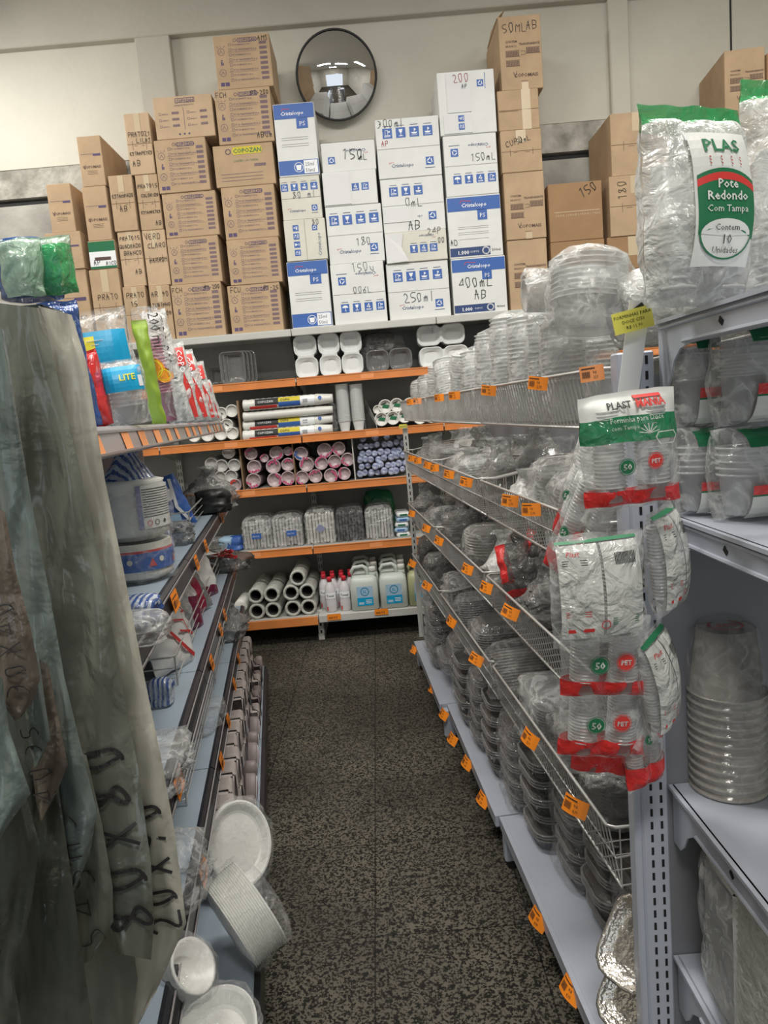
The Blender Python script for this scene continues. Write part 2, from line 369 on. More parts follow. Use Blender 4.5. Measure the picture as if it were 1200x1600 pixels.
nt = MT['stripe_film'].node_tree; N = nt.nodes; L = nt.links
tc = N.new('ShaderNodeTexCoord'); wv = N.new('ShaderNodeTexWave'); wv.inputs['Scale'].default_value = 26; wv.inputs['Distortion'].default_value = 5; wv.inputs['Detail Scale'].default_value = .6; L.new(tc.outputs['Object'], wv.inputs['Vector'])
rp = N.new('ShaderNodeValToRGB'); rp.color_ramp.elements[0].position = .42; rp.color_ramp.elements[0].color = (.05, .11, .36, 1); rp.color_ramp.elements[1].position = .55; rp.color_ramp.elements[1].color = (.55, .60, .68, 1)
L.new(wv.outputs['Fac'], rp.inputs[0]); L.new(rp.outputs[0], N['Principled BSDF'].inputs['Base Color'])
# ================================================================== room
YW = 5.28                      # face of the recessed wall panels
CEIL = 4.5
def slab(name, x0, x1, y0, y1, z0, z1, m, bev=0):
    b = MB(); b.box(((x0 + x1) / 2, (y0 + y1) / 2, (z0 + z1) / 2), (x1 - x0, y1 - y0, z1 - z0), 0, bev=bev)
    return struct(b.build(name, m))
slab('floor', -4.2, 4.6, -4.2, YW + .2, -.1, 0, 'granite_floor')
slab('ceiling', -4.2, 4.6, -4.2, YW + .2, CEIL, CEIL + .1, 'ceiling_paint')
zb = at(600, 25, YW - .06).z            # underside of the wall beam
zg = at(60, 312, YW).z                  # dark gap in the wall
zp = at(60, 262, YW).z                  # top of the rough plaster band
slab('wall_back', -4.2, 4.6, YW, YW + .2, zp, zb, 'wall_paint')
slab('wall_back_lower', -4.2, 4.6, YW, YW + .2, 0, zg - .03, 'lower_wall')
b = MB(); b.box((.2, YW + .1, (zg + zp) / 2 + .01), (8.8, .19, zp - zg - .02), 0)
struct(b.build('trim_1', ['rough_plaster']))
slab('trim_2', -4.2, 4.6, YW + .03, YW + .2, zg - .03, zg, 'dark_gap')
slab('trim_3', -4.2, 4.6, YW - .06, YW + .2, zb, CEIL, 'beam_paint', .006)
xa = at(213, 90, YW - .06).x; xb = at(268, 90, YW - .06).x
slab('trim_4', xa, xb, YW - .06, YW + .01, 0, zb, 'beam_paint', .006)
xa = at(952, 90, YW - .03).x; xb = at(983, 90, YW - .03).x
slab('trim_5', xa, xb, YW - .05, YW + .01, zp - .02, zb, 'wall_paint', .008)
xc = at(1141, 90, YW).x
slab('trim_6', xc, xc + .012, YW - .004, YW + .01, zp, zb, 'dark_gap')
slab('wall_left', -4.2, -4.0, -4.2, YW, 0, CEIL, 'wall_paint')
slab('wall_right', 4.4, 4.6, -4.2, YW, 0, CEIL, 'wall_paint')
slab('wall_rear', -4.2, -2.2, -4.2, -4.0, 0, CEIL, 'wall_paint')
slab('wall_rear_right', 2.6, 4.6, -4.2, -4.0, 0, CEIL, 'wall_paint')
slab('wall_rear_top', -2.2, 2.6, -4.2, -4.0, 3.0, CEIL, 'wall_paint')
# lamps on the ceiling (just outside the picture)
for i, (x, y, z, a, lab) in enumerate([(-.9, 1.9, 4.45, 0, 'above the left shelving'), (.9, 1.7, 4.45, 0, 'above the right shelving'), (0, -1.2, 4.45, 0, 'behind the aisle entrance'), (2.3, 3.1, 4.45, 0, 'near the right wall')]):
    t = thing('ceiling_lamp', 'white fluorescent ceiling lamp ' + lab, 'lamp', (x, y, z), a, 'ceiling lamps')
    b = MB(); b.box((0, 0, .025), (1.35, .2, .05), 0, bev=.01); b.build('housing', 'lamp_white', t)
    for s in (-.05, .05):
        b = MB(); b.tube([(-.6, s, -.012), (.6, s, -.012)], .013, 8); b.build('tube', 'tube_glow', t)

# ================================================================== shelf rack against the back wall
YR = 4.74; RD = .48             # front edge of the shelves, depth
J0 = at(472, 690, YR).x         # joint between the bays
DECK = at(560, 505, YR).z
LEV = [at(560, y, YR).z for y in (588.5, 678, 756)] + [at(560, 853, YR).z]
ZBOT = at(560, 961, YR - .08).z
def rack_bay(name, label, x0, x1, full=True, orange=True):
    t = thing(name, label, 'shelf rack', (x0, YR, 0)); w = x1 - x0
    b = MB()
    b.box((w / 2, RD / 2, DECK - .012), (w - .004, RD, .024), 0); b.box((w / 2, .007, DECK - .024), (w - .004, .018, .044), 0, bev=.004)
    b.build('top_shelf', 'rack_white', t)
    b = MB(); b.box((w / 2, RD - .02, DECK / 2 + .03), (w, .012, DECK - .1), 0); b.build('back_panel', 'rack_back', t)
    for xx in ((0, w) if full == 2 else (0,)):
        b = MB(); b.box((xx, RD - .05, DECK / 2), (.035, .04, DECK), 0)
        for k in range(40):
            for s in (-.008, .008): b.box((xx + s, RD - .0705, .12 + k * .05), (.005, .002, .028), 1)
        b.build('upright', ['rack_white', 'slot_black'], t)
    b = MB(); b.box((0.0, .03, .10), (.04, .02, .2), 0, bev=.003); b.box((0, .2, .02), (.04, .4, .04), 0)
    for k in range(3): b.box((0, .0195, .05 + k * .05), (.012, .001, .02), 1)
    b.build('foot', ['rack_white', 'slot_black'], t)
    if not full: return t
    for i, z in enumerate(LEV):
        b = MB(); b.box((w / 2, RD / 2 + .01, z + .01), (w - .004, RD - .04, .02), 0); s = b.build('shelf', 'rack_white', t)
        b = MB(); b.box((w / 2, -.004, z), (w - .008, .008, .052), 0, bev=.003); b.box((w / 2, -.009, z + .022), (w - .008, .005, .006), 0); b.box((w / 2, -.009, z - .022), (w - .008, .005, .006), 0)
        random.seed(i + int(x0 * 10))
        for k in range(1):
            xx = random.uniform(.4, .8) * w
            b.box((xx, -.0088, z), (.085, .001, .032), 1)
        b.build('price_rail', ['rail_orange', 'label_pale'], s)
        for xx in (.02, w - .02):
            b = MB(); n = b.addv([(xx, 0.03, z - .005), (xx, RD - .05, z - .005), (xx, RD - .05, z - .09), (xx, RD - .1, z - .09), (xx, .03, z - .03)]); b.face([n, n + 1, n + 2, n + 3, n + 4]); b.build('bracket', 'rack_white', t)
    b = MB(); b.box((w / 2, RD / 2 - .04, ZBOT + .005), (w - .004, RD + .06, .03), 0)
    if not orange: b.box((w / 2, -.078, ZBOT - .005), (w - .006, .012, .05), 0, bev=.003)
    s = b.build('bottom_shelf', 'rack_white', t)
    if orange:
        b = MB(); b.box((w / 2, -.084, ZBOT - .012), (w - .008, .01, .06), 0, bev=.003); b.build('price_rail', 'rail_orange', s)
    b = MB(); n = b.addv([(w - .02, .02, DECK - .025), (w - .02, RD - .04, DECK - .025), (w - .02, RD - .04, DECK - .27), (w - .02, RD - .1, DECK - .27)]); b.face([n, n + 1, n + 2, n + 3]); b.build('bracket', 'rack_white', t)
    return t
MW = .93
rack_bay('shelf_rack', 'white shelf rack bay with orange rails holding rolled film', J0 - MW, J0)
rack_bay('shelf_rack', 'white shelf rack bay with jugs on its white bottom shelf', J0, J0 + MW, 1, False)
rack_bay('shelf_rack', 'white shelf rack bay at the far left under brown cartons', J0 - 2 * MW, J0 - MW, 1)
rack_bay('shelf_rack', 'white shelf rack bay behind the baskets under plain brown cartons', J0 + MW, J0 + 2 * MW, 1, False)
rack_bay('shelf_rack', 'white shelf rack bay at the far right end of the wall', J0 + 2 * MW, J0 + 3 * MW, 2, False)
for i, (px, py) in enumerate(((522, 964), (596, 956))):
    p = at(px, py, YR - .09); b = MB(); b.box((0, 0, 0), (.09, .002, .04), 0)
    mp = lambda x, z: (x, -.0015, z)
    for k in range(10): b.rect(-.035 + k * .003, -.012, -.0335 + k * .003, .002, 1, mp)
    b.text('R$', .0, -.01, .02, 1, mp)
    tag(b.build('price_sticker', ['label_orange', 'print_black'], None, loc=p), ('orange price sticker on white bottom shelf edge under red-capped bottles', 'orange price sticker on white bottom shelf edge under the blue-labelled jugs')[i], 'price label', 'stickers on the bottom shelf edge')
# mirror
pm = at(526, 118, YW - .14); mr_ = .262
t = thing('convex_mirror', 'round convex security mirror with black rim on the back wall', 'mirror', pm)
b = MB(); prof = []
RC = .46
for k in range(13):
    r = mr_ * k / 12; prof.append((max(r, 1e-4), math.sqrt(RC * RC - r * r) - math.sqrt(RC * RC - mr_ * mr_)))
b.M = Matrix.Rotation(R(90), 4, 'X'); b.lathe(prof[::-1], 48, 0, False, True)
o = b.build('mirror_face', 'mirror_glass', t, smooth=True)
b = MB(); b.M = Matrix.Rotation(R(90), 4, 'X')
b.lathe([(mr_ - .004, .006), (mr_ + .004, .01), (mr_ + .008, .0), (mr_ + .004, -.012), (mr_ - .06, -.02)], 48, 0, False, True); b.build('rim', 'rubber_black', t, smooth=True)
b = MB(); b.tube([(0, .02, 0), (0, .14, 0)], .02, 8); b.tube([(0, .137, 0), (0, .14, 0)], .05, 12); b.build('mount', 'rubber_black', t)
t.rotation_euler = (R(13), 0, R(4))

# ================================================================== cartons
def carton_mesh(b, w, h, d, bm, seam='h', tape=True):
    bm_i = 0
    b.box((0, d / 2, h / 2), (w, d, h), 0, bev=.003)
    mp = lambda x, z: (x, -.0012, z)
    if seam == 'h': b.rect(-w / 2 + .002, h / 2 - .0012, w / 2 - .002, h / 2 + .0012, 1, mp)
    if seam == 'v': b.rect(-.0012, .002, .0012, h - .002, 1, mp)
    # lid seam and tape on top, a tape tail over the front
    b.rect(-w / 2, d / 2 - .001, w / 2, d / 2 + .001, 1, lambda x, y: (x, y, h + .0006))
    return mp
def rows_print(b, w, h, mp, top, full=True, hand=None):
    P = 2
    z = h * .93
    b.ring(-w * .12, z - h * .03, h * .028, .0022, P, mp, 12)
    x0, x1 = -w * .06, w * .26
    b.stroke([(x0, z), (x1, z), (x1 + .006, z - h * .035), (x1, z - h * .07), (x0, z - h * .07), (x0 - .006, z - h * .035), (x0, z)], .003, P, mp)
    b.text('COPOZAN', (x0 + x1) / 2, z - h * .06, h * .07, P, mp, 'C', bold=.02)
    n = 8
    for i in range(n):
        zz = h * (.80 - i * .094)
        b.stroke([(-w * .24, zz), (-w * .24 + h * .045, zz), (-w * .24 + h * .045, zz + h * .045), (-w * .24, zz + h * .045), (-w * .24, zz)], .0016, P, mp)
        b.text(('PT.100 BRANCO 20 m', 'PT.150 TRANSPARENTE 20 m')[i % 2], -w * .18, zz, h * .048, P, mp, sx=.8)
        for k in range(14):
            b.rect(w * .31 + k * w * .0095, zz - h * .005, w * .31 + k * w * .0095 + w * .0055, zz + h * .05, P, mp)
        b.rect(-w * .27, zz - h * .022, w * .25, zz - h * .0185, P, mp) if i in (1, 3, 5) else None
    for i, zz in enumerate((.70, .50, .31)):
        zz *= h; x = -w * .38
        if i == 1:
            b.rect(x - .006, zz - h * .05, x + .001, zz + h * .02, P, mp); b.disc(x, zz + h * .04, h * .015, P, mp, 8); b.rect(x + .003, zz - h * .05, x + .009, zz, P, mp)
        else:
            b.ring(x, zz, h * .065, .002, P, mp, 14); b.stroke([(x - h * .03, zz - h * .03), (x, zz + h * .03), (x + h * .03, zz - h * .03)], .002, P, mp)
            if i == 0:
                for a in (-.05, 0, .05): b.stroke([(x + a * h, zz + h * .08), (x + a * h * 1.6, zz + h * .11)], .002, P, mp)
    x = -w * .44
    for k in range(2): b.rect(x + k * w * .085, h * .06, x + k * w * .085 + w * .07, h * .13, P, mp)
def icon(b, x, z, s, kind, mp, up=1, rot=0):
    """blue square pictogram"""
    b.rect(x - s / 2, z - s / 2, x + s / 2, z + s / 2, 2, mp)
    Wm = 3; mq = lambda a, c: mp(a, c) if False else Vector(mp(a, c)) + Vector((0, -.0006, 0))
    def q(a, c):
        a, c = a * s * up, c * s * up
        if rot: a, c = -c, a
        return (x + a, z + c)
    if kind == 0:   # umbrella
        b.poly([q(.36 * math.cos(k * PI / 8), .05 + .3 * math.sin(k * PI / 8)) for k in range(9)], Wm, mq); b.stroke([q(0, .05), q(0, -.3), q(.1, -.34)], s * .06, Wm, mq)
    elif kind == 1: # glass
        b.poly([q(-.22, .34), q(.22, .34), q(.12, .02), q(0, -.05), q(-.12, .02)], Wm, mq); b.stroke([q(0, 0), q(0, -.32)], s * .06, Wm, mq); b.stroke([q(-.18, -.32), q(.18, -.32)], s * .07, Wm, mq)
    elif kind == 2: # 4
        n = 0; vs = [q(a, c) for a, c in ((-.08, .38), (.1, .38), (.1, .05), (.2, .05), (.2, -.05), (.1, -.05), (.1, -.15), (0, -.15), (0, -.05), (-.25, -.05), (-.25, .05))]
        b.stroke([q(.06, .36), q(-.2, .0), q(.22, .0)], s * .08, Wm, mq); b.stroke([q(.08, .2), q(.08, -.15)], s * .08, Wm, mq); b.stroke([q(-.3, -.26), q(.3, -.26)], s * .05, Wm, mq); b.stroke([q(-.3, -.36), q(.3, -.36)], s * .05, Wm, mq)
    elif kind == 3: # this way up / stack
        b.stroke([q(-.3, -.2), q(.3, -.2)], s * .06, Wm, mq); b.stroke([q(-.3, -.32), q(.3, -.32)], s * .06, Wm, mq); b.stroke([q(-.22, -.1), q(-.22, .3), q(.05, .3), q(.05, -.1)], s * .05, Wm, mq); b.disc(q(.2, .15)[0], q(.2, .15)[1], s * .1, Wm, mq, 8)
    elif kind == 4: # hand with leaf
        b.poly([q(-.34, -.05), q(.34, -.05), q(.2, -.22), q(-.2, -.22)], Wm, mq); b.stroke([q(0, -.05), q(0, .32)], s * .05, Wm, mq); b.disc(q(.08, .2)[0], q(.08, .2)[1], s * .1, Wm, mq, 8)
        b.stroke([q(-.3, -.34), q(.3, -.34)], s * .04, Wm, mq)
    else:           # recycling triangle
        for k in range(3):
            a = PI / 2 + k * 2 * PI / 3; c = a + 1.4
            b.stroke([q(.32 * math.cos(a), .32 * math.sin(a)), q(.30 * math.cos(c), .30 * math.sin(c))], s * .12, Wm, mq)
    return
def four(b, x, z, s, gap, mp, up=1, kinds=(3, 1, 4, 4)):
    for k, kd in enumerate(kinds):
        xx = x + (k - (len(kinds) - 1) / 2) * gap
        icon(b, xx, z, s, kd, mp, up); b.rect(xx - s * .4, z + up * s * .68, xx + s * .4, z + up * s * .74, 5, mp)
def logo_word(b, x, z, size, mp, up=1, m=5, al='C'):
    b.text('Cristalcopo', x, z, size, m, mp, al, PI if up < 0 else 0, bold=.012, slant=.18)
    w_ = size * 5.2 * (.5 if al == 'C' else 0)
    b.stroke([(x - up * (w_ - size * .1), z + up * size * .75), (x - up * (w_ + size * .12), z + up * size * .95), (x - up * (w_ - size * .9), z + up * size * 1.02)], size * .07, 6, mp)
CM_W = ['carton_white', 'carton_seam', 'print_blue', 'print_white', 'marker_black', 'print_navy', 'print_red', 'marker_red', 'marker_grey']
CM_B = ['cardboard', 'cardboard_edge', 'print_purple', 'print_white', 'marker_black', 'print_yellow', 'tape', 'print_green', 'print_brown']
def carton(style, w, h, d, loc, label, group, hand=(), base=None, yaw=0):
    b = MB(); mats = list(CM_W if style.startswith('c_') else CM_B)
    if base: mats[0] = base
    seam = {'c_icons': 'h', 'c_up': 'h', 'c_half': 'h', 'c_sheet': 'v', 'plainv': 'v', 'plain': 'h', 'tall': 'h', 'c_vert': 'v', 'two': 'h'}.get(style)
    mp = carton_mesh(b, w, h, d, 0, seam)
    if style == 'list': rows_print(b, w, h, mp, 1)
    elif style == 'list_small':
        b.stroke([(-w * .12, h * .84), (w * .2, h * .84), (w * .2, h * .94), (-w * .12, h * .94), (-w * .12, h * .84)], .003, 2, mp); b.text('COPOZAN', w * .04, h * .855, h * .085, 2, mp, 'C', bold=.02)
        b.text('LINHA DE PRODUTOS', w * .02, h * .76, h * .05, 2, mp, 'C')
        for i in range(3):
            for s in (-1, 1):
                x = -w * .42 if s < 0 else w * .06; z = h * (.58 - i * .15)
                b.stroke([(x, z), (x + .012, z), (x + .012, z + .012), (x, z + .012), (x, z)], .0015, 2, mp); b.text('BRANCO', x + .018, z, h * .04, 2, mp)
                for k in range(10): b.rect(x + w * .22 + k * w * .012, z, x + w * .22 + k * w * .012 + w * .007, z + h * .06, 2, mp)
        b.rect(-.001, h * .2, .001, h * .72, 2, mp)
        for k in range(3): b.disc(-w * .1 + k * w * .08, h * .1, h * .025, 2, mp, 8)
    elif style == 'yellow':
        x0, x1, z0, z1 = -w * .16, w * .3, h * .76, h * .94
        b.poly([(x0, z0), (x1, z0), (x1 + .01, (z0 + z1) / 2), (x1, z1), (x0, z1), (x0 - .01, (z0 + z1) / 2)], 5, mp)
        b.text('COPOZAN', (x0 + x1) / 2, z0 + h * .035, h * .145, 7, lambda x, z: (x, -.002, z), 'C', bold=.02)
        b.ring(-w * .25, h * .84, h * .06, .004, 2, mp); b.text('CONTEM 1.000 TAMPAS', -w * .18, h * .58, h * .075, 7, mp, sx=.8)
        for k in range(14): b.rect(w * .17 + k * w * .014, h * .45, w * .17 + k * w * .014 + w * .008, h * .52, 2, mp)
        for z in (.3, .22, .14): b.rect(-w * .4, h * z, w * .3, h * z + .002, 2, mp)
    elif style == 'copomais':
        b.text('COPOMAIS', .0, h * .36, h * .075, 8, mp, 'C', bold=.015); b.stroke([(-w * .36, h * .42), (-w * .31, h * .35), (-w * .27, h * .43)], .003, 8, mp)
        b.rect(w * .1, h * .60, w * .42, h * .645, 2, mp); b.rect(-w * .42, h * .64, w * .1, h * .645, 2, mp)
        for z in (.30, .27, .24): b.rect(-w * .22, h * z, w * .22, h * z + .0016, 8, mp)
    elif style == 'copomais_big':
        b.text('CONTEM:', -w * .36, h * .64, h * .04, 8, mp, bold=.02); b.text('BRANCO', -w * .36, h * .58, h * .04, 8, mp)
        b.text('TRANSPARENTE', w * .46, h * .60, h * .042, 8, mp, 'R', bold=.02)
        for (x, z) in ((-.36, .46), (.13, .49), (-.36, .33)):
            for k in range(16): b.rect(w * x + k * w * .02, h * z, w * x + k * w * .02 + w * .011, h * z + h * .065, 8, mp)
            b.rect(w * x - .002, h * z - .004, w * x + w * .33, h * z - .001, 8, mp); b.rect(w * x - .002, h * z + h * .07, w * x + w * .33, h * z + h * .07 + .002, 8, mp)
        b.stroke([(w * .0, h * .47), (w * .1, h * .47), (w * .1, h * .52), (w * .0, h * .52)], .002, 8, mp)
        b.text('COPOMAIS', w * .1, h * .17, h * .07, 8, mp, 'C', bold=.015); b.stroke([(-w * .2, h * .24), (-w * .16, h * .17), (-w * .12, h * .25)], .003, 8, mp)
        b.rect(-w * .02, h * .0, w * .14, h * .1, 6, mp); b.rect(-w * .03, h * .11, w * .14, h * .115, 8, mp)
    elif style == 'green':
        b.rect(-w * .49, h * .62, w * .49, h * .97, 7, mp); b.rect(-w * .49, h * .02, w * .49, h * .1, 7, mp); b.rect(-w * .3, h * .3, w * .3, h * .42, 8, mp)
        b.rect(-w * .49, h * .1, w * .49, h * .62, 3, lambda x, z: (x, -.001, z))
    elif style in ('tall', 'plain'):
        b.rect(-w * .12, h * .7, w * .12, h * .995, 6, mp)
        for s in (-1, 1): b.stroke([(s * w * .28, h * .40), (s * w * .28, h * .55)], .002, 8, mp); b.stroke([(s * w * .1, h * .47), (s * w * .2, h * .47)], .002, 8, mp)
    elif style == 'two':
        b.rect(0.02, .0, w * .3, h, 6, mp); b.rect(-w * .48, h * .47, .0, h * .48, 1, mp)
    elif style == 'iso':
        for k in range(22): b.text('FRAGIL'[k % 6], -w * .38 + k * w * .038, h * .43, h * .055, 6, mp); 
        b.rect(-w * .4, h * .5, w * .45, h * .512, 6, mp)
    elif style == 'c_blue':
        b.rect(-w * .49, h * .79, w * .49, h * .99, 2, mp); b.text('Cristalcopo', -w * .05, h * .84, h * .07, 3, lambda x, z: (x, -.002, z), 'C', bold=.015, slant=.15)
        b.stroke([(-w * .3, h * .9), (-w * .27, h * .93), (-w * .1, h * .92)], .003, 6, lambda x, z: (x, -.002, z))
        b.rect(w * .04, h * .65, w * .32, h * .80, 2, mp); b.text('PS', w * .18, h * .685, h * .09, 3, lambda x, z: (x, -.002, z), 'C')
        for z in (.53, .5, .44, .41): b.rect(-w * .36, h * z, w * .3, h * z + .0018, 8, mp)
        b.rect(-w * .49, h * .02, w * .49, h * .22, 2, mp); b.rect(w * .13, h * .03, w * .47, h * .21, 3, lambda x, z: (x, -.0016, z))
        b.text('25ml', w * .16, h * .13, h * .075, 4, lambda x, z: (x, -.002, z), sx=.9); b.text('50ml', w * .16, h * .045, h * .075, 4, lambda x, z: (x, -.002, z), sx=.9)
        b.ring(w * .0, h * .12, h * .065, .004, 3, lambda x, z: (x, -.002, z)); b.poly([(-w * .07, h * .15), (w * .07, h * .15), (w * .05, h * .08), (-w * .05, h * .08)], 3, lambda x, z: (x, -.002, z))
    elif style == 'c_band':
        b.rect(-w * .49, h * .76, w * .49, h * .98, 2, mp); b.text('Cristalcopo', w * .0, h * .82, h * .09, 3, lambda x, z: (x, -.002, z), 'C', bold=.015, slant=.15)
        b.stroke([(-w * .26, h * .88), (-w * .23, h * .93), (-w * .05, h * .91)], .003, 6, lambda x, z: (x, -.002, z))
        b.rect(w * .06, h * .60, w * .24, h * .77, 2, mp); b.text('PS', w * .15, h * .64, h * .1, 3, lambda x, z: (x, -.002, z), 'C')
        b.rect(-w * .49, h * .03, w * .26, h * .17, 5, mp); b.text('1.000', -w * .36, h * .06, h * .09, 3, lambda x, z: (x, -.002, z), bold=.02)
        b.text('COPOS', -w * .12, h * .08, h * .045, 3, lambda x, z: (x, -.002, z)); b.ring(w * .18, h * .1, h * .055, .008, 3, lambda x, z: (x, -.002, z))
        b.text('500ml' if '500' in label else '400ml', w * .37, h * .08, h * .06, 4, mp, 'C', bold=.01)
        for z in (.5, .47, .41, .38, .30): b.rect(-w * .32, h * z, w * .25, h * z + .0015, 8, mp) if '500' in label else None
    elif style == 'c_icons':
        four(b, 0 if w > .3 else -w * .02, h * .76, h * .17, h * .24, mp, 1); logo_word(b, -w * .12, h * .18, h * .085, mp); icon(b, w * .32, h * .25, h * .14, 5, mp); b.rect(w * .24, h * .13, w * .4, h * .14, 5, mp)
    elif style == 'c_up':
        icon(b, -w * .3, h * .72, h * .13, 5, mp, -1); logo_word(b, w * .16, h * .84, h * .075, mp, -1); four(b, w * .05, h * .27, h * .14, h * .2, mp, 1, (0, 1, 2, 3)); b.rect(-w * .4, h * .83, -w * .2, h * .84, 5, mp)
    elif style == 'c_low':   # low box, logo upside down
        icon(b, -w * .32, h * .4, h * .24, 5, mp); logo_word(b, w * .15, h * .72, h * .15, mp, -1)
    elif style == 'c_sheet':
        icon(b, w * .1, h * .52, h * .22, 2, mp); icon(b, w * .28, h * .52, h * .22, 3, mp); b.box((-w * .24, -.003, h * .5), (w * .49, .004, h * .93), 9)
    elif style == 'c_vert':
        for k in range(4): icon(b, -w * .22, h * (.8 - k * .2), h * .15, (4, 3, 1, 3)[k], mp, 1, 1)
        b.text('Cristalcopo', w * .36, h * .08, h * .12, 5, mp, 'L', PI / 2, slant=.15); icon(b, w * .24, h * .78, h * .13, 5, mp)
    elif style == 'c_half':
        four(b, -w * .1, h * .76, h * .17, h * .24, mp, 1, (3, 1, 4)); b.box((-w * .27, -.003, h * .33), (w * .44, .004, h * .28), 9); b.text('opo', .02, h * .26, h * .07, 5, mp); icon(b, w * .3, h * .27, h * .15, 5, mp)
    elif style == 'c_torn':
        b.rect(-w * .18, 0.003, w * .49, h * .97, 8, lambda x, z: (x, -.0005, z)) if 0 else None
        logo_word(b, w * .18, h * .86, h * .11, mp, -1); four(b, w * .12, h * .42, h * .26, h * .34, mp, 1, (1, 2, 3)); n = b.addv([(-w * .5, -.004, h * .98), (-w * .2, -.012, h * .97), (-w * .24, -.006, h * .5), (-w * .14, -.014, h * .02), (-w * .5, -.004, .0)]); b.face([n + 4, n + 3, n + 2, n + 1, n], 9)
    elif style == 'c_mix':
        b.box((-w * .14, -.003, h * .66), (w * .42, .004, h * .62), 9); b.box((-w * .18, -.003, h * .17), (w * .5, .004, h * .3), 9)
        icon(b, w * .25, h * .79, h * .11, 5, mp); icon(b, -w * .12, h * .25, h * .1, 2, lambda x, z: (x, -.0065, z), 1, 1); icon(b, -w * .12, h * .12, h * .1, 3, lambda x, z: (x, -.0065, z), 1, 1); b.rect(w * .33, h * .7, w * .34, h * .95, 2, mp)
    if style.startswith('c_'): mats.append('paper_white')
    for (txt, fx, fz, sz, mi, ang) in hand:
        sz = min(sz, w * (.48 - fx) / max(1, len(txt) * .78 - .15)) if ang == 0 else sz
        b.hand(txt, w * fx, h * fz, sz, .0042 if sz > .05 else .003, mi, lambda x, z: (x, -.0075 if style == 'c_mix' else -.0025, z), ang)
    o = b.build('carton', mats, None, loc=loc, rotz=yaw)
    tag(o, label, 'box', group)
    return o
YB = YR + .03
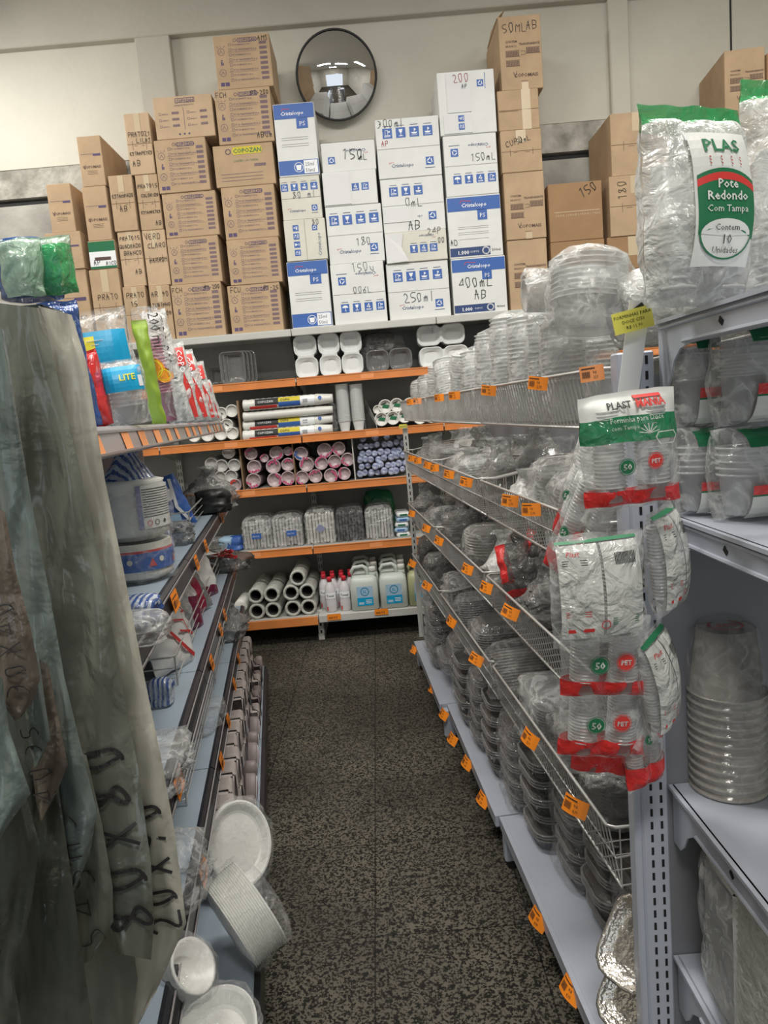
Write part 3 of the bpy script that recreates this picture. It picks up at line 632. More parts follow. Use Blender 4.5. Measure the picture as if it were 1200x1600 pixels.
# style, TL, TR, BL in the photograph, depth, label, handwriting
G1, G2 = 'brown cartons stacked on the top shelf', 'white and blue cartons stacked on the top shelf'
K = 4; RDm = 7; GR = 8
BX = [
 [('copomais', (73, 424), (133, 421), (80, 470), .4, 'brown carton lowest of the leftmost stack, partly behind the green bag', ()),
  ('copomais', (68, 365), (126, 364), (76, 422), .4, 'brown carton in the leftmost stack directly under its top carton', ()),
  ('copomais', (67.5, 287.5), (107, 284), (81, 362.5), .5, 'small brown carton topmost of the leftmost stack', ())],
 [('plain', (139, 422), (187, 419.5), (141, 468), .4, 'brown carton handwritten PRATO CRISTAL 180mm above the plate packs', (('PRATO', -.3, .60, .035, K, 0), ('CRISTAL', -.35, .34, .032, K, 0), ('180mm', -.3, .08, .034, K, 0))),
  ('green', (137, 377), (181, 374.5), (139, 421), .4, 'small carton with green bands and handwriting, second stack from left', (('AP', -.35, .15, .03, K, 0), ('RICO', .1, .12, .025, K, 0))),
  ('copomais', (128, 292), (168, 291), (134, 375), .5, 'tall brown carton on the green-banded carton', ()),
  ('copomais', (117, 213), (156, 211.7), (128, 291), .5, 'tall brown carton topmost of the second stack from left', ())],
 [('tall', (192, 448.7), (229, 447), (197, 521), .4, 'narrow brown carton under the PRATO 15 QUADRADO carton', (('PRATO', -.35, .8, .03, K, 0), ('15', -.2, .65, .03, K, 0))),
  ('tall', (181.5, 362), (219, 360), (191, 448), .4, 'narrow brown carton handwritten PRATO 15 QUADRADO BRANCO', (('PRATO15', -.42, .84, .03, K, 0), ('QUADRADO', -.46, .70, .026, K, 0), ('BRANCO', -.3, .57, .028, K, 0), ('AB', .1, .22, .032, K, 0))),
  ('tall', (168, 274.4), (207, 272.5), (177, 361), .4, 'narrow brown carton marked AB left of the PRATO 15 COLORIDO carton', (('ESTAMPADO', -.42, .6, .022, K, 0), ('AB', -.15, .35, .034, K, 0)))],
 [('tall', (231, 447), (265, 444), (240, 522), .4, 'narrow brown carton at shelf level beside the lowest PT-200 carton', (('AR 90', -.4, .8, .03, K, 0), ('TUBINHO', -.4, .62, .024, K, 0), ('CANECO', -.36, .46, .024, K, 0))),
  ('tall', (220, 360), (257.5, 358.5), (229.5, 446), .4, 'narrow brown carton handwritten VERD CLARO MARROM', (('VERD', -.4, .84, .034, K, 0), ('CLARO', -.3, .68, .03, K, 0), ('MARROM', -.3, .42, .028, K, 0))),
  ('tall', (208.5, 273), (247, 271.5), (219, 359.5), .4, 'narrow brown carton handwritten PRATO 15 COLORIDO', (('PRATO15', -.42, .76, .032, K, 0), ('COLORIDO', -.3, .6, .026, K, 0), ('ESTAMPETES', -.4, .3, .022, K, 0), ('AB', .2, .08, .03, K, 0))),
  ('tall', (193, 177), (234, 175.7), (200.6, 272), .4, 'narrow brown carton handwritten PRATO 21 LILAS, raised above its neighbours', (('PRATO21', -.4, .62, .032, K, 0), ('LILAS', -.1, .52, .03, K, 0), ('ESTAMPETES', -.42, .32, .024, K, 0), ('AB', -.35, .14, .034, K, 0)))],
 [('list', (266, 446), (347, 442), (272, 522), .38, 'brown printed carton handwritten PT-200 on the shelf, left of two', (('FCH', -.47, .86, .03, K, 0), ('PT-200', .18, .88, .034, K, 0))),
  ('list', (259, 373), (341, 368), (267, 445), .38, 'brown printed carton directly on the lowest PT-200 carton', ()),
  ('list', (251, 303), (336, 293), (259, 372), .38, 'brown printed carton third from the bottom, left of the ragged-edged column', ()),
  ('list', (237, 220), (321, 210.6), (246, 302), .38, 'brown printed carton under the wide pinkish carton', ()),
  ('list_small', (237, 153), (331, 147), (244, 217), .4, 'wide pinkish-brown carton topmost left of the tallest brown stack', ())],
 [('list', (354, 447), (438, 443), (360, 516), .38, 'brown printed carton handwritten PT-25 on the shelf beside a blue carton', (('FCU', -.44, .86, .03, K, 0), ('PT-25', .2, .86, .034, K, 0))),
  ('list', (352.5, 375.6), (436, 370), (359, 445), .38, 'brown printed carton directly on the PT-25 carton', ()),
  ('list', (344.5, 293), (430, 291), (350.6, 374.5), .38, 'brown printed carton under the one with the yellow logo', ()),
  ('yellow', (331, 228), (427, 225.6), (336.4, 292), .38, 'brown carton with yellow and green logo', ()),
  ('list', (335, 141), (424.5, 139.4), (339.4, 225), .38, 'brown printed carton handwritten PT-200 second from the top of tallest stack', (('FCH', -.47, .86, .03, K, 0), ('PT-200', .16, .86, .034, K, 0), ('ABum', .2, .08, .034, K, 0))),
  ('list', (334, 56), (424, 55), (336.7, 140.7), .38, 'brown printed carton topmost of the tallest stack, left of the mirror', (('AMS', .3, .86, .03, K, 0),))],
 [('c_blue', (446.5, 409.5), (512, 405), (455.5, 508), .32, 'white carton with blue bands standing on the shelf, beside brown PT-25 carton', ()),
  ('c_vert', (441.5, 345), (508, 343), (448, 409), .32, 'cream carton with sideways icons between blue-banded and 80ml cartons', (('80', .2, .85, .03, GR, 0),)),
  ('c_icons', (436, 277.5), (500, 275.6), (441, 344), .32, 'cream carton handwritten 80ml under the upper blue-banded carton', (('80 ml', -.2, .5, .04, GR, 0),)),
  ('c_blue', (426, 163), (492, 161), (434, 274), .36, 'white carton with blue bands just below left of the mirror', ())],
 [('c_up', (515, 414), (600, 408.7), (522, 503), .4, 'white carton with faint upside-down 150ml, lowest beside the shelf joint', (('150u', -.1, .86, .05, GR, 0), ('006L', -.1, .5, .04, GR, 0))),
  ('c_icons', (507.5, 323.6), (597, 315.7), (514, 413), .4, 'white carton handwritten 180 with four blue icons', (('180', 0, .30, .045, K, 0),)),
  ('c_sheet', (502, 270), (588, 261.5), (506, 323), .4, 'white carton with a blank sheet on its left half', ()),
  ('c_low', (500.5, 223), (587, 219.4), (502, 269), .4, 'low white carton handwritten 150mL directly below the mirror', (('150', -.12, .42, .06, K, -.08), ('mL', .2, .34, .035, K, 0)))],
 [('c_icons', (602.5, 412.5), (701, 405), (608, 496), .4, 'white carton handwritten 250ml on the shelf', (('250ml', -.25, .30, .055, GR, 0),)),
  ('c_torn', (599, 365), (697, 359), (604, 411), .4, 'greyish carton with torn open left flap marked 600', (('600', -.42, .18, .04, RDm, 0), ('24P', .2, .86, .04, K, 0), ('00', .36, .55, .03, K, 0))),
  ('c_half', (592.5, 280.5), (692, 270), (599, 364), .4, 'white carton handwritten 0mL AB with two pasted sheets', (('0mL', -.12, .46, .05, K, 0), ('AB', -.1, .03, .055, K, 0))),
  ('c_icons', (584, 187.5), (686, 180), (592, 279), .4, 'white carton handwritten 300ml right of the mirror, topmost of its stack', (('300ml', -.46, .86, .045, K, 0), ('AP', -.42, .55, .03, RDm, 0)))],
 [('c_band', (704.5, 405), (790.5, 394), (708, 484), .4, 'white carton with blue bands handwritten 400mL AB', (('400mL', -.38, .48, .058, K, 0), ('AB', -.1, .26, .055, K, 0))),
  ('c_band', (698, 308), (784, 302), (701, 403), .4, 'white carton with blue bands marked 500ml, above the 400mL one', (('AD', -.47, .22, .03, K, 0),)),
  ('c_up', (691, 212.6), (776, 204), (697, 308), .4, 'white carton handwritten 150mL beside the brown CUPO 50mL carton', (('150mL', .0, .56, .055, K, 0),)),
  ('c_mix', (679, 114), (771, 108.7), (688, 213), .4, 'white carton handwritten 200 in red, topmost of its stack', (('200', -.22, .82, .045, RDm, 0), ('AP', -.08, .72, .025, GR, 0)))],
 [('copomais_big', (791.7, 375.6), (855, 370), (797.5, 475), .4, 'brown carton with barcodes lowest, right of the 400mL carton', ()),
  ('copomais_big', (785, 271), (850, 269.5), (791.7, 375), .4, 'brown carton with barcodes under the CUPO 50mL carton', ()),
  ('plain', (779.5, 205), (845, 198.5), (785, 270), .4, 'brown carton handwritten CUPO 50mL', (('CUPO', -.36, .60, .035, K, .25), ('50mL', -.1, .66, .03, K, .25))),
  ('two', (776, 142), (842, 136), (779, 204), .38, 'brown carton with a wide strip of tape under the topmost 50mL AB carton', ()),
  ('copomais_big', (777, 25), (845, 19), (784, 141), .46, 'brown carton handwritten 50ML AB topmost near the ceiling beam, open flap', (('50ML', -.4, .78, .05, K, 0), ('AB', .16, .80, .05, K, 0)))],
 [('iso', (859, 378.7), (945, 370), (865, 468), .38, 'brown carton with pale tape line under the carton marked 150', ()),
  ('iso', (855, 287.5), (941, 279), (860, 377.5), .38, 'brown carton handwritten 150 slantwise', (('150', .12, .72, .055, K, .45),))],
 [('plain', (948, 371), (1035, 362), (952, 462), .4, 'plain brown carton lowest behind the clear pot packs', ()),
  ('plain', (950, 276), (1040, 270), (954.6, 368), .4, 'brown carton handwritten 180 sideways', (('180', -.2, .62, .05, K, PI / 2),)),
  ('plain', (953, 177), (1044.7, 172), (956, 272), .55, 'large brown carton right of the wall pilaster, topmost of its stack', ())],
]
rects = []
for ci, colm in enumerate(BX):
    zt = DECK + .001
    for k, (st, tl, tr, bl, d, lab, hd) in enumerate(colm):
        p, c, e = at(*tl, YB), at(*tr, YB), at(*bl, YB)
        x0 = (p.x + e.x) / 2; h = max(.08, p.z - zt)
        rects.append([ci, k, st, x0, x0 + c.x - p.x, zt, zt + h, d, lab, hd]); zt += h
for i, A in enumerate(rects):
    for B in rects[i + 1:]:
        if B[0] != A[0] and min(A[6], B[6]) - max(A[5], B[5]) > .012 and A[4] > B[3] and A[3] < B[4]:
            mid = (A[4] + B[3]) / 2 if A[0] < B[0] else None
            if mid: A[4] = mid; B[3] = mid
for (ci, k, st, x0, x1, z0, z1, d, lab, hd) in rects:
    w, h, x = x1 - x0, z1 - z0, (x0 + x1) / 2
    random.seed(ci * 7 + k)
    base = None
    if st.startswith('c_') and ('cream' in lab): base = 'carton_cream'
    if 'greyish' in lab: base = 'carton_cream'
    if ci >= 11: base = 'cardboard_dark' if (ci == 11 or k == 0) else 'cardboard'
    if st == 'list_small': base = 'cardboard_light'
    if ci in (2, 3): base = 'cardboard_light' if k % 2 else None
    o = carton(st, w - .008, h - .0015, min(d, .47), (x, YB + random.uniform(0, .012), z0), lab, G2 if st.startswith('c_') else G1, hd, base, random.uniform(-.006, .006))
    if 'open flap' in lab:
        f = MB(); n = f.addv([(-w / 2, .02, h), (-w / 2, .40, h), (-w / 2 + .03, .40, h + .10), (-w / 2 + .05, .02, h + .05), (-w / 2 + .004, .02, h), (-w / 2 + .004, .40, h), (-w / 2 + .034, .40, h + .10), (-w / 2 + .054, .02, h + .05)])
        for q in ((0, 1, 2, 3), (7, 6, 5, 4), (0, 3, 7, 4), (1, 5, 6, 2), (3, 2, 6, 7), (0, 4, 5, 1)): f.face([n + i for i in q])
        f.build('flap', 'cardboard', o)
# two cartons higher up on the right
pa = at(1135, 86, YB + .05); pb = at(1186, 74, YB + .05); pz = at(1140, 175, YB + .05).z
carton('copomais_big', .24, pa.z - pz + .02, .46, ((pa.x + pb.x) / 2, YB + .03, pz), 'brown carton high on the right with its printed side showing', G1, (), 'cardboard', R(-6))
pc = at(1215, 80, YB + .02)
carton('plain', .22, pc.z - pz - .01, .4, (pc.x + .04, YB + .02, pz), 'dark brown carton at the right picture edge', G1, (), 'cardboard_dark', R(4))
carton('plain', .40, pz - DECK - .002, .44, ((pa.x + pb.x) / 2 + .12, YB + .02, DECK + .001), 'wide brown carton behind the green-topped pot packs', G1, (), 'cardboard_dark')
# ================================================================== shared goods
def rr(w, d, r, z, n=3, cx=0, cy=0):
    """rounded rectangle ring"""
    r = min(r, w / 2 - 1e-4, d / 2 - 1e-4); P = []
    for (sx, sy, a0) in ((1, 1, 0), (-1, 1, 90), (-1, -1, 180), (1, -1, 270)):
        for k in range(n + 1):
            a = R(a0 + 90 * k / n); P.append((cx + sx * (w / 2 - r) + r * math.cos(a), cy + sy * (d / 2 - r) + r * math.sin(a), z))
    return P
def cups(b, rt, rb, hc, pitch, n, up=True, seg=18, mi=0, lip=.004):
    """n nested cups; returns height"""
    H = hc + pitch * (n - 1); prof = [(rb * .92, .002), (rb, 0)]
    prof.append((rt, hc))
    for i in range(n):
        z = hc + i * pitch
        prof += [(rt + lip, z - pitch * .35), (rt + lip, z - pitch * .05), (rt - .001, z + pitch * .02)]
        if i < n - 1: prof.append((rt - .001, z + pitch * .6))
    prof += [(rt - .006, H - .004), (rb * 1.05, H - hc * .6)]
    if not up: prof = [(r, H - z) for r, z in prof][::-1]
    b.lathe(prof, seg, mi, True, True); return H
def trays(b, w, d, n, pitch, body, inset=.018, rc=.02, mi=0, hollow=True, ribs=0, top=None, rim=None):
    """n nested trays with rims; front to -Y, base z=0"""
    rim = mi if rim is None else rim
    rings = [rr(w - 2 * inset - .01, d - 2 * inset - .01, rc, .002), rr(w - 2 * inset, d - 2 * inset, rc, .006)]
    rings.append(rr(w - .012, d - .012, rc + .006, body - .004)); ms = [mi, mi]
    for i in range(n):
        z = body + i * pitch
        rings += [rr(w, d, rc + .01, z - pitch * .3), rr(w, d, rc + .01, z), rr(w - .010, d - .010, rc + .006, z + pitch * .05)]; ms += [rim, rim, rim]
        if i < n - 1: rings.append(rr(w - .012, d - .012, rc + .006, z + pitch * .6)); ms.append(mi)
    H = body + (n - 1) * pitch
    if hollow:
        rings += [rr(w - .018, d - .018, rc, H - .002), rr(w - 2 * inset - .012, d - 2 * inset - .012, rc, H - body * .7), rr(w * .5, d * .5, rc * .6, H - body * .66)]
    else:
        rings += [rr(w - .03, d - .03, rc, H + .004), rr(w - .05, d - .05, rc, H + .03), rr(w * .5, d * .5, rc * .5, H + .032)]
    ms += [mi, mi, mi]
    b.loft(rings, ms, True, True)
    return H
def blob(b, w, d, h, mi=0, amp=.12, nu=22, nv=15, seed=0, ex=.55, neck=0.0, fr=9):
    """a loose crumpled plastic bag standing on z=0; neck>0 adds a gathered top"""
    off = Vector((seed * 3.1, seed * 1.7, seed * .9))
    def fn(u, t):
        a = 2 * PI * u; ca, sa = math.cos(a), math.sin(a)
        cx = math.copysign(abs(ca) ** ex, ca) * w / 2; cy = math.copysign(abs(sa) ** ex, sa) * d / 2
        if t < .08: k = .75 + .25 * (t / .08); z = h * t * .3
        elif t < .8: k = 1; z = h * (t - .05)
        else:
            q = (t - .8) / .2; k = max(.02, math.cos(q * PI / 2) ** .6); z = h * (.75 + .25 * math.sin(q * PI / 2))
        if neck and t > .62:
            q = (t - .62) / .38; k = (1 - q) ** 1.5 * .75 + .14 + (.30 * max(0, q - .72) / .28); z = h * .6 + (h * .4 + neck) * q
        p = Vector((cx * k, cy * k, z))
        nn = noise.noise(p * fr / max(w, h) * .6 + off) * 1.2 + abs(noise.noise(p * fr * 2.2 / max(w, h) + off)) * .9
        rad = Vector((cx, cy, 0)); rad = rad / (rad.length + 1e-6)
        p += rad * nn * amp * min(w, d) * (.3 + .7 * k)
        p.z = max(0.0, p.z + noise.noise(p * 14 + off) * amp * h * .25 * min(1, t * 5))
        return p
    b.grid(nu, nv, fn, (lambda u, t: mi), closeu=True)
class Pillow:
    """flat sealed pack w x h x d, front to -Y, base z=0; its two faces meet at the sealed edges"""
    def __init__(s, w, h, d, seed=0, ex=.5, amp=.006, seal=.06, lobes=0):
        s.w, s.h, s.d, s.seed, s.ex, s.amp, s.seal, s.lobes = w, h, d, seed, ex, amp, seal, lobes
    def th(s, x, z):
        u = min(1, max(-1, x / (s.w / 2))); t = min(1, max(0, z / s.h))
        e = s.seal
        tz = 0 if t < e * .4 or t > 1 - e else math.sin(PI * (t - e * .4) / (1 - e * 1.4)) ** s.ex
        tx = max(0, 1 - abs(u) ** 3) ** .5
        k = tz * tx
        if s.lobes: k *= .62 + .38 * abs(math.sin(s.lobes * PI * (u + 1) / 2)) ** .6
        o = Vector((s.seed * 2.3, s.seed, 0))
        return s.d / 2 * k + s.amp * (abs(noise.noise(Vector((x * 22, z * 22, 0)) + o)) * 1.6 + noise.noise(Vector((x * 60, z * 40, 3)) + o) * .5) * (.35 + k)
    def f(s, x, z): return (x + s.amp * .9 * noise.noise(Vector((x * 9, z * 30, s.seed))), -s.th(x, z), z + s.amp * noise.noise(Vector((x * 25, z * 9, s.seed + 5))))
    def mp(s, x, z):
        u = min(1, max(-1, x / (s.w / 2))); t = min(1, max(0, z / s.h)); e = s.seal
        tz = 0 if t < e * .4 or t > 1 - e else math.sin(PI * (t - e * .4) / (1 - e * 1.4)) ** s.ex
        k = tz * max(0, 1 - abs(u) ** 3) ** .5
        return (x, -(s.d / 2 * k + s.amp * (1.0 + .5 * noise.noise(Vector((x * 14, z * 14, s.seed)))) * (.45 + k) + .0012), z)
    def build(s, b, mf=None, nu=20, nv=24):
        W, H = s.w, s.h
        b.grid(nu, nv, lambda u, t: s.f((u - .5) * W, t * H), (lambda u, t: mf(u, t)) if mf else None)
        def g(u, t):
            p = s.f((.5 - u) * W, t * H); return (p[0], -p[1] * .999, p[2])
        b.grid(nu, nv, g, (lambda u, t: mf(1 - u, t)) if mf else None)
def single(name, b, mats, label, cat, group=None, loc=(0, 0, 0), rot=None, smooth=True):
    o = b.build(name, mats, None, smooth=smooth, loc=loc)
    if rot is not None: o.rotation_euler = rot
    return tag(o, label, cat, group)

# ================================================================== goods on the wall rack
SH = [z + .021 for z in LEV]       # shelf tops: A, B, C, D
ZB_ = ZBOT + .021
YS = YR + .03
# row A: clear tubs, foam clamshells, clear clamshells
def foam_clam(w, h, n, label, loc, horiz=False, group='open white foam meal boxes on the upper shelf'):
    t = thing('foam_clamshell', label, 'food container', loc, 0, group)
    for k in range(2):
        b = MB(); M = Matrix.Rotation(R(90), 4, 'X')     # tray mouth towards -Y
        L = h / 2 if not horiz else w / 2
        cz = (L / 2 + k * L * 1.0) if not horiz else h / 2
        cx = 0 if not horiz else (-w / 4 + k * w / 2)
        b.M = Matrix.Translation((cx, n * .006 + .05, cz)) @ M
        trays(b, (w if not horiz else w / 2) - .002, (L if not horiz else h) - .004, n, .006, .045, .02, .03, 0, True)
        nm = 'foam_lid' if k else 'foam_base'; b.build(nm, 'foam', t, smooth=True)
    b = MB()
    if not horiz: b.box((0, .02, h / 2), (w * .7, .02, .012), 0)
    else: b.box((0, .02, h / 2), (.012, .02, h * .7), 0)
    b.build('hinge', 'foam', t)
    return t
for i, (cx, x0, x1, y0, y1) in enumerate([(478, 460, 496, 523, 591), (515, 498, 532, 520, 588), (549.5, 533, 567, 517, 585)]):
    p = at(cx, (y0 + y1) / 2, YS + .05); w = at(x1, 550, YS + .05).x - at(x0, 550, YS + .05).x; h = at(cx, y0, YS + .05).z - SH[0]
    foam_clam(w, h, 22, ('leftmost of three open white foam meal boxes standing side by side', 'middle of three open white foam meal boxes standing side by side', 'rightmost of three open white foam meal boxes, beside the clear clamshells')[i], (p.x, YS + .03, SH[0]))
w = at(733, 560, YS).x - at(655, 560, YS).x; p = at(693, 560, YS); hh = (at(693, 503, YS).z - SH[0]) / 2
foam_clam(w, hh - .004, 18, 'lower of two wide white foam meal boxes left of the cup baskets', (p.x + .01, YS + .05, SH[0]), True)
foam_clam(w * .97, hh - .004, 18, 'upper of two wide white foam meal boxes left of the cup baskets', (p.x, YS + .05, SH[0] + hh), True)
p = at(760, 545, YS); foam_clam(.26, .17, 14, 'wide white foam meal box half hidden behind the clear cup stacks', (p.x + .07, YS + .08, SH[0]), True)
p = at(815, 500, YS); foam_clam(.24, .25, 14, 'white foam meal box farthest right on the upper shelf', (p.x + .04, YS + .16, SH[0]), False)
def tubs(name, label, loc, w, h, n, rotx=90, m='tray_grey', d=None):
    t = thing(name, label, 'food container', loc, 0, 'clear containers on the upper shelf')
    for k in range(n):
        b = MB(); b.M = Matrix.Translation((k * .022, .05 + k * .012, h / 2)) @ Matrix.Rotation(R(90), 4, 'X')
        trays(b, w, h, 3, .006, .05, .02, .022, 0, True); b.build('tub', m, t, smooth=True)
    return t
p = at(371, 580, YS); tubs('clear_tub_stack', 'clear rectangular tubs standing on edge at the left of upper shelf', (p.x - .03, YS + .02, SH[0]), .165, .21, 4)
p = at(336, 585, YS); tubs('clear_tub_stack', 'small dark-looking clear tubs left of the rectangular clear tubs', (p.x, YS + .06, SH[0]), .13, .125, 2, m='tray_clear')
p = at(608, 560, YS)
t = thing('clear_clamshell_stack', 'clear two-lobed clamshells wrapped in film between the foam boxes', 'food container', (p.x, YS + .02, SH[0]), 0, 'clear containers on the upper shelf')
for k in range(2):
    b = MB(); b.M = Matrix.Translation((-.075 + k * .15, .1, .07)) @ Matrix.Rotation(R(90), 4, 'X'); trays(b, .148, .14, 8, .01, .05, .02, .03, 0, True); b.build('clamshell_lobe', 'tray_grey', t, smooth=True)
b = MB(); b.M = Matrix.Translation((-.06, .2, .142)); trays(b, .22, .2, 5, .01, .05, .02, .03, 0, False); b.build('wrapped_tray', 'tray_clear', t, smooth=True)
b = MB(); b.M = Matrix.Translation((-.04, .16, 0)); blob(b, .29, .2, .26, 0, .1, 26, 16, 3); b.build('wrapping_film', 'cellophane', t, smooth=True)

# row B: white rolls (ends), horizontal cup sleeves, upright white cups, green-marked cups
def roll_end(label, x, y, r, shelf, group, mats, mark=None, Y=None, depth=.32, hollow=False, cat='cup sleeve', name='cup_sleeve', cups_=True, z=None):
    p = at(x, y, YS if Y is None else Y)
    b = MB(); b.M = Matrix.Rotation(R(-90), 4, 'X')     # axis along +Y, end at y=0
    prof = []
    if hollow: prof = [(r * .55, depth), (r * .55, .0), (r * .96, .0), (r, .006)]
    else: prof = [(r * .02, .012), (r * .82, .010), (r * .86, -.002), (r, -.001), (r, .006)]
    n = 9
    for k in range(1, n): prof += [(r * (1 if k % 2 else .94), depth * k / n)]
    prof += [(r * .9, depth)]
    b.lathe(prof, 16, 0, not hollow, not hollow)
    b.M = Matrix.Identity(4)
    if mark is not None:
        mq = lambda a, c: (a, .009 - .003, c)
        if mark == 'green': b.poly([(-r * .5, -r * .1), (r * .4, -r * .3), (r * .6, r * .15), (-r * .2, r * .3)], 1, mq); b.stroke([(-r * .5, r * .3), (r * .1, r * .5)], r * .15, 2, mq)
        elif mark == 'line': b.stroke([(-r * .2, r * .2), (r * .25, -r * .1)], r * .13, 2, mq)
        else:
            random.seed(int(x * 7 + y)); a = random.uniform(0, 6)
            for q in range(5):
                aa = a + q * .45; rr_ = r * random.uniform(.55, .95); b.disc(rr_ * math.cos(aa), rr_ * math.sin(aa), r * .17, 1, lambda u, v: (u, -.003, v), 7)
    zz = p.z if z is None else z
    return single(name, b, mats, label, cat, group, (p.x, p.y, zz))
WL = [(303, 681), (324, 680), (345, 678), (363, 677), (354, 664), (336, 662), (345, 646), (362, 642)]
for i, (x, y) in enumerate(WL):
    roll_end(NTH[i] + ' white foam cup sleeve in the leftmost pile, counted from its lower left', x, y, .042, 1, 'white cup sleeves piled end-on at the left', ['cup_white', 'print_green', 'print_black'], 'line' if i in (4, 6) else None, Y=YS + .02)
GL = [(596, 655), (614, 653), (602, 635), (620, 633), (632, 650), (641, 632), (656, 652), (674, 650), (590, 640)]
for i, (x, y) in enumerate(GL):
    roll_end(NTH[i] + ' white cup sleeve with printed end, pile right of the upright cups', x, y, .046 if i < 8 else .03, 1, 'printed white cup sleeves piled end-on', ['cup_white', 'print_green', 'print_black'], 'green' if i < 8 else None, Y=YS + .02 + (.02 if i in (7,) else 0))
def sleeve(label, y, r, printed, x0=380, x1=520, dy=0):
    p0 = at(x0, y + 6, YS + dy); p1 = at(x1, y - 6, YS + dy); L = p1.x - p0.x
    t = thing('wrapped_cup_sleeve', label, 'cup sleeve', ((p0.x + p1.x) / 2, YS + dy, y and (p0.z + p1.z) / 2), 0, 'long cup sleeves lying side-on')
    b = MB(); b.M = Matrix.Translation((-L / 2, 0, 0)) @ Matrix.Rotation(R(90), 4, 'Y')
    prof = [(r * .7, 0), (r, .004)]; n = 26
    for k in range(1, n): prof += [(r * (1 if k % 2 else .93), L * .86 * k / n)]
    prof += [(r * .78, L * .97), (r * .74, L)]
    b.lathe(prof, 16, 0)
    b.build('nested_cups', 'cup_white', t, smooth=True)
    if printed:
        b = MB()
        def mp(x, a, rr_=r + .0015): return (x, -rr_ * math.cos(a), rr_ * math.sin(a))
        def band(xa, xb, aa, ab, mi):
            for k in range(5):
                a0 = aa + (ab - aa) * k / 5; a1 = aa + (ab - aa) * (k + 1) / 5
                n = b.addv([mp(xa, a0), mp(xb, a0), mp(xb, a1), mp(xa, a1)]); b.face([n, n + 1, n + 2, n + 3], mi)
        band(-L * .36, -L * .1, -.2, 1.0, 0); band(-L * .1, L * .14, .1, 1.0, 1); band(-L * .1, L * .14, -.8, .1, 2); band(-L * .42, -L * .12, -.9, -.3, 3); band(L * .14, L * .3, -.9, .9, 4)
        b.text('COPOZAN', -L * .33, .005, r * .55, 4, lambda x, z: mp(x, z / r, r + .003)); b.text('COPO', -L * .08, .008, r * .6, 0, lambda x, z: mp(x, z / r, r + .003), bold=.02)
        for k in range(8): b.rect(L * .17 + k * .004, -.012, L * .17 + k * .004 + .002, .01, 0, lambda x, z: mp(x, z / r, r + .003))
        b.disc(L * .36, .01, .012, 2, lambda x, z: mp(x, z / r, r + .003), 10)
        b.build('printed_wrap', ['print_black', 'print_yellow', 'print_blue', 'print_red', 'print_white'], t)
    return t
sleeve('printed cup sleeve lying lowest in the side-on pile', 676, .037, True)
sleeve('printed cup sleeve second from the bottom of side-on pile', 660, .033, True, dy=.035)
sleeve('plain white cup sleeve third from the bottom of side-on pile', 645.5, .03, False, dy=.01)
sleeve('printed cup sleeve topmost of the side-on pile', 628, .037, True)
for i, (x0, x1) in enumerate(((526, 547), (548, 569))):
    p = at((x0 + x1) / 2, 640, YS + .03); b = MB(); zt = at(p.x and (x0 + x1) / 2, 600, YS + .03).z
    hc = .07; n = 30; cups(b, .041, .028, hc, (zt - SH[1] - hc) / (n - 1), n, seg=18); 
    single('foam_cup_stack', b, ['foam'], ('upright white cup stack, left of the pair beside the sleeves', 'upright white cup stack, right of the pair near the wire divider')[i], 'cup stack', 'upright white cup stacks', (p.x, YS + .05, SH[1]), None, False)
p = at(518, 655, YS + .12); b = MB(); blob(b, .09, .12, .2, 0, .2, 18, 14, 9); single('crumpled_bag', b, ['bag_grey'], 'small crumpled clear bag between the long sleeves and upright cups', 'bag', None, (p.x, p.y, SH[1]))
p = at(373, 650, YS); b = MB(); b.box((0, .18, .13), (.012, .36, .26), 0, bev=.002); single('shelf_divider', b, ['wood'], 'thin brown divider left of the long cup sleeves', 'divider', 'shelf dividers', (p.x, YS, SH[1]), smooth=False)
p = at(588, 655, YS); b = MB()
for k in range(3): b.tube([(-.08, .30, .24 - k * .03), (-.005, 0, .03 - k * .01 + .02)], .0025, 4)
b.tube([(-.08, .30, .24), (-.08, .30, 0)], .003, 4); b.tube([(-.005, 0, .06), (0, 0, 0)], .003, 4)
single('wire_divider', b, ['wire'], 'slanting wire divider right of the upright white cups', 'divider', 'shelf dividers', (p.x, YS, SH[1]), smooth=False)

# row C: clear cup sleeves end-on with pink marks, blue bundles
CL = [('pale', 330, 725, 10), ('pale', 346, 728, 10), ('pale', 366, 727, 10), ('pale', 357, 707, 10), ('pale', 361, 744, 10), ('redd', 367, 758, 10), ('pale', 344, 745, 9),
      ('pinkA', 392, 709, 10), ('pinkA', 413, 716, 6.5), ('pinkA', 432, 708, 11), ('pinkA', 450, 705, 7), ('pinkA', 397, 730, 11), ('pinkA', 427, 729, 11.5), ('pinkA', 450, 726, 10.5), ('pinkA', 396, 751, 11.5), ('pinkA', 429, 750, 11.5), ('pinkA', 450, 747, 11),
      ('blueB', 470, 709, 11), ('pinkB', 507, 704, 11.5), ('pinkB', 529, 701, 10.5), ('pinkB', 479, 726, 11.5), ('pinkB', 502, 724, 10.5), ('pinkB', 523, 721, 10.5), ('pinkB', 543, 718, 10.5), ('pinkB', 472, 746, 10.5), ('pinkB', 493, 744, 10.5), ('pinkB', 517, 743, 11), ('pinkB', 538, 740, 10)]
DESC = {'pale': ('plain clear cup sleeve end-on in the left compartment', 'cup sleeves in the left compartment', 'cup_end_a', 0), 'redd': ('red-filled clear cup sleeve lowest in the left compartment', 'cup sleeves in the left compartment', 'cup_end_r', 1),
        'pinkA': ('clear cup sleeve with pink marks in the middle compartment', 'cup sleeves in the middle compartment', 0, 1), 'pinkB': ('clear cup sleeve with pink marks in the right-centre compartment', 'cup sleeves in the right-centre compartment', 0, 1), 'blueB': ('clear cup sleeve with blue rim marks beside the divider', 'cup sleeves in the right-centre compartment', 0, 1)}
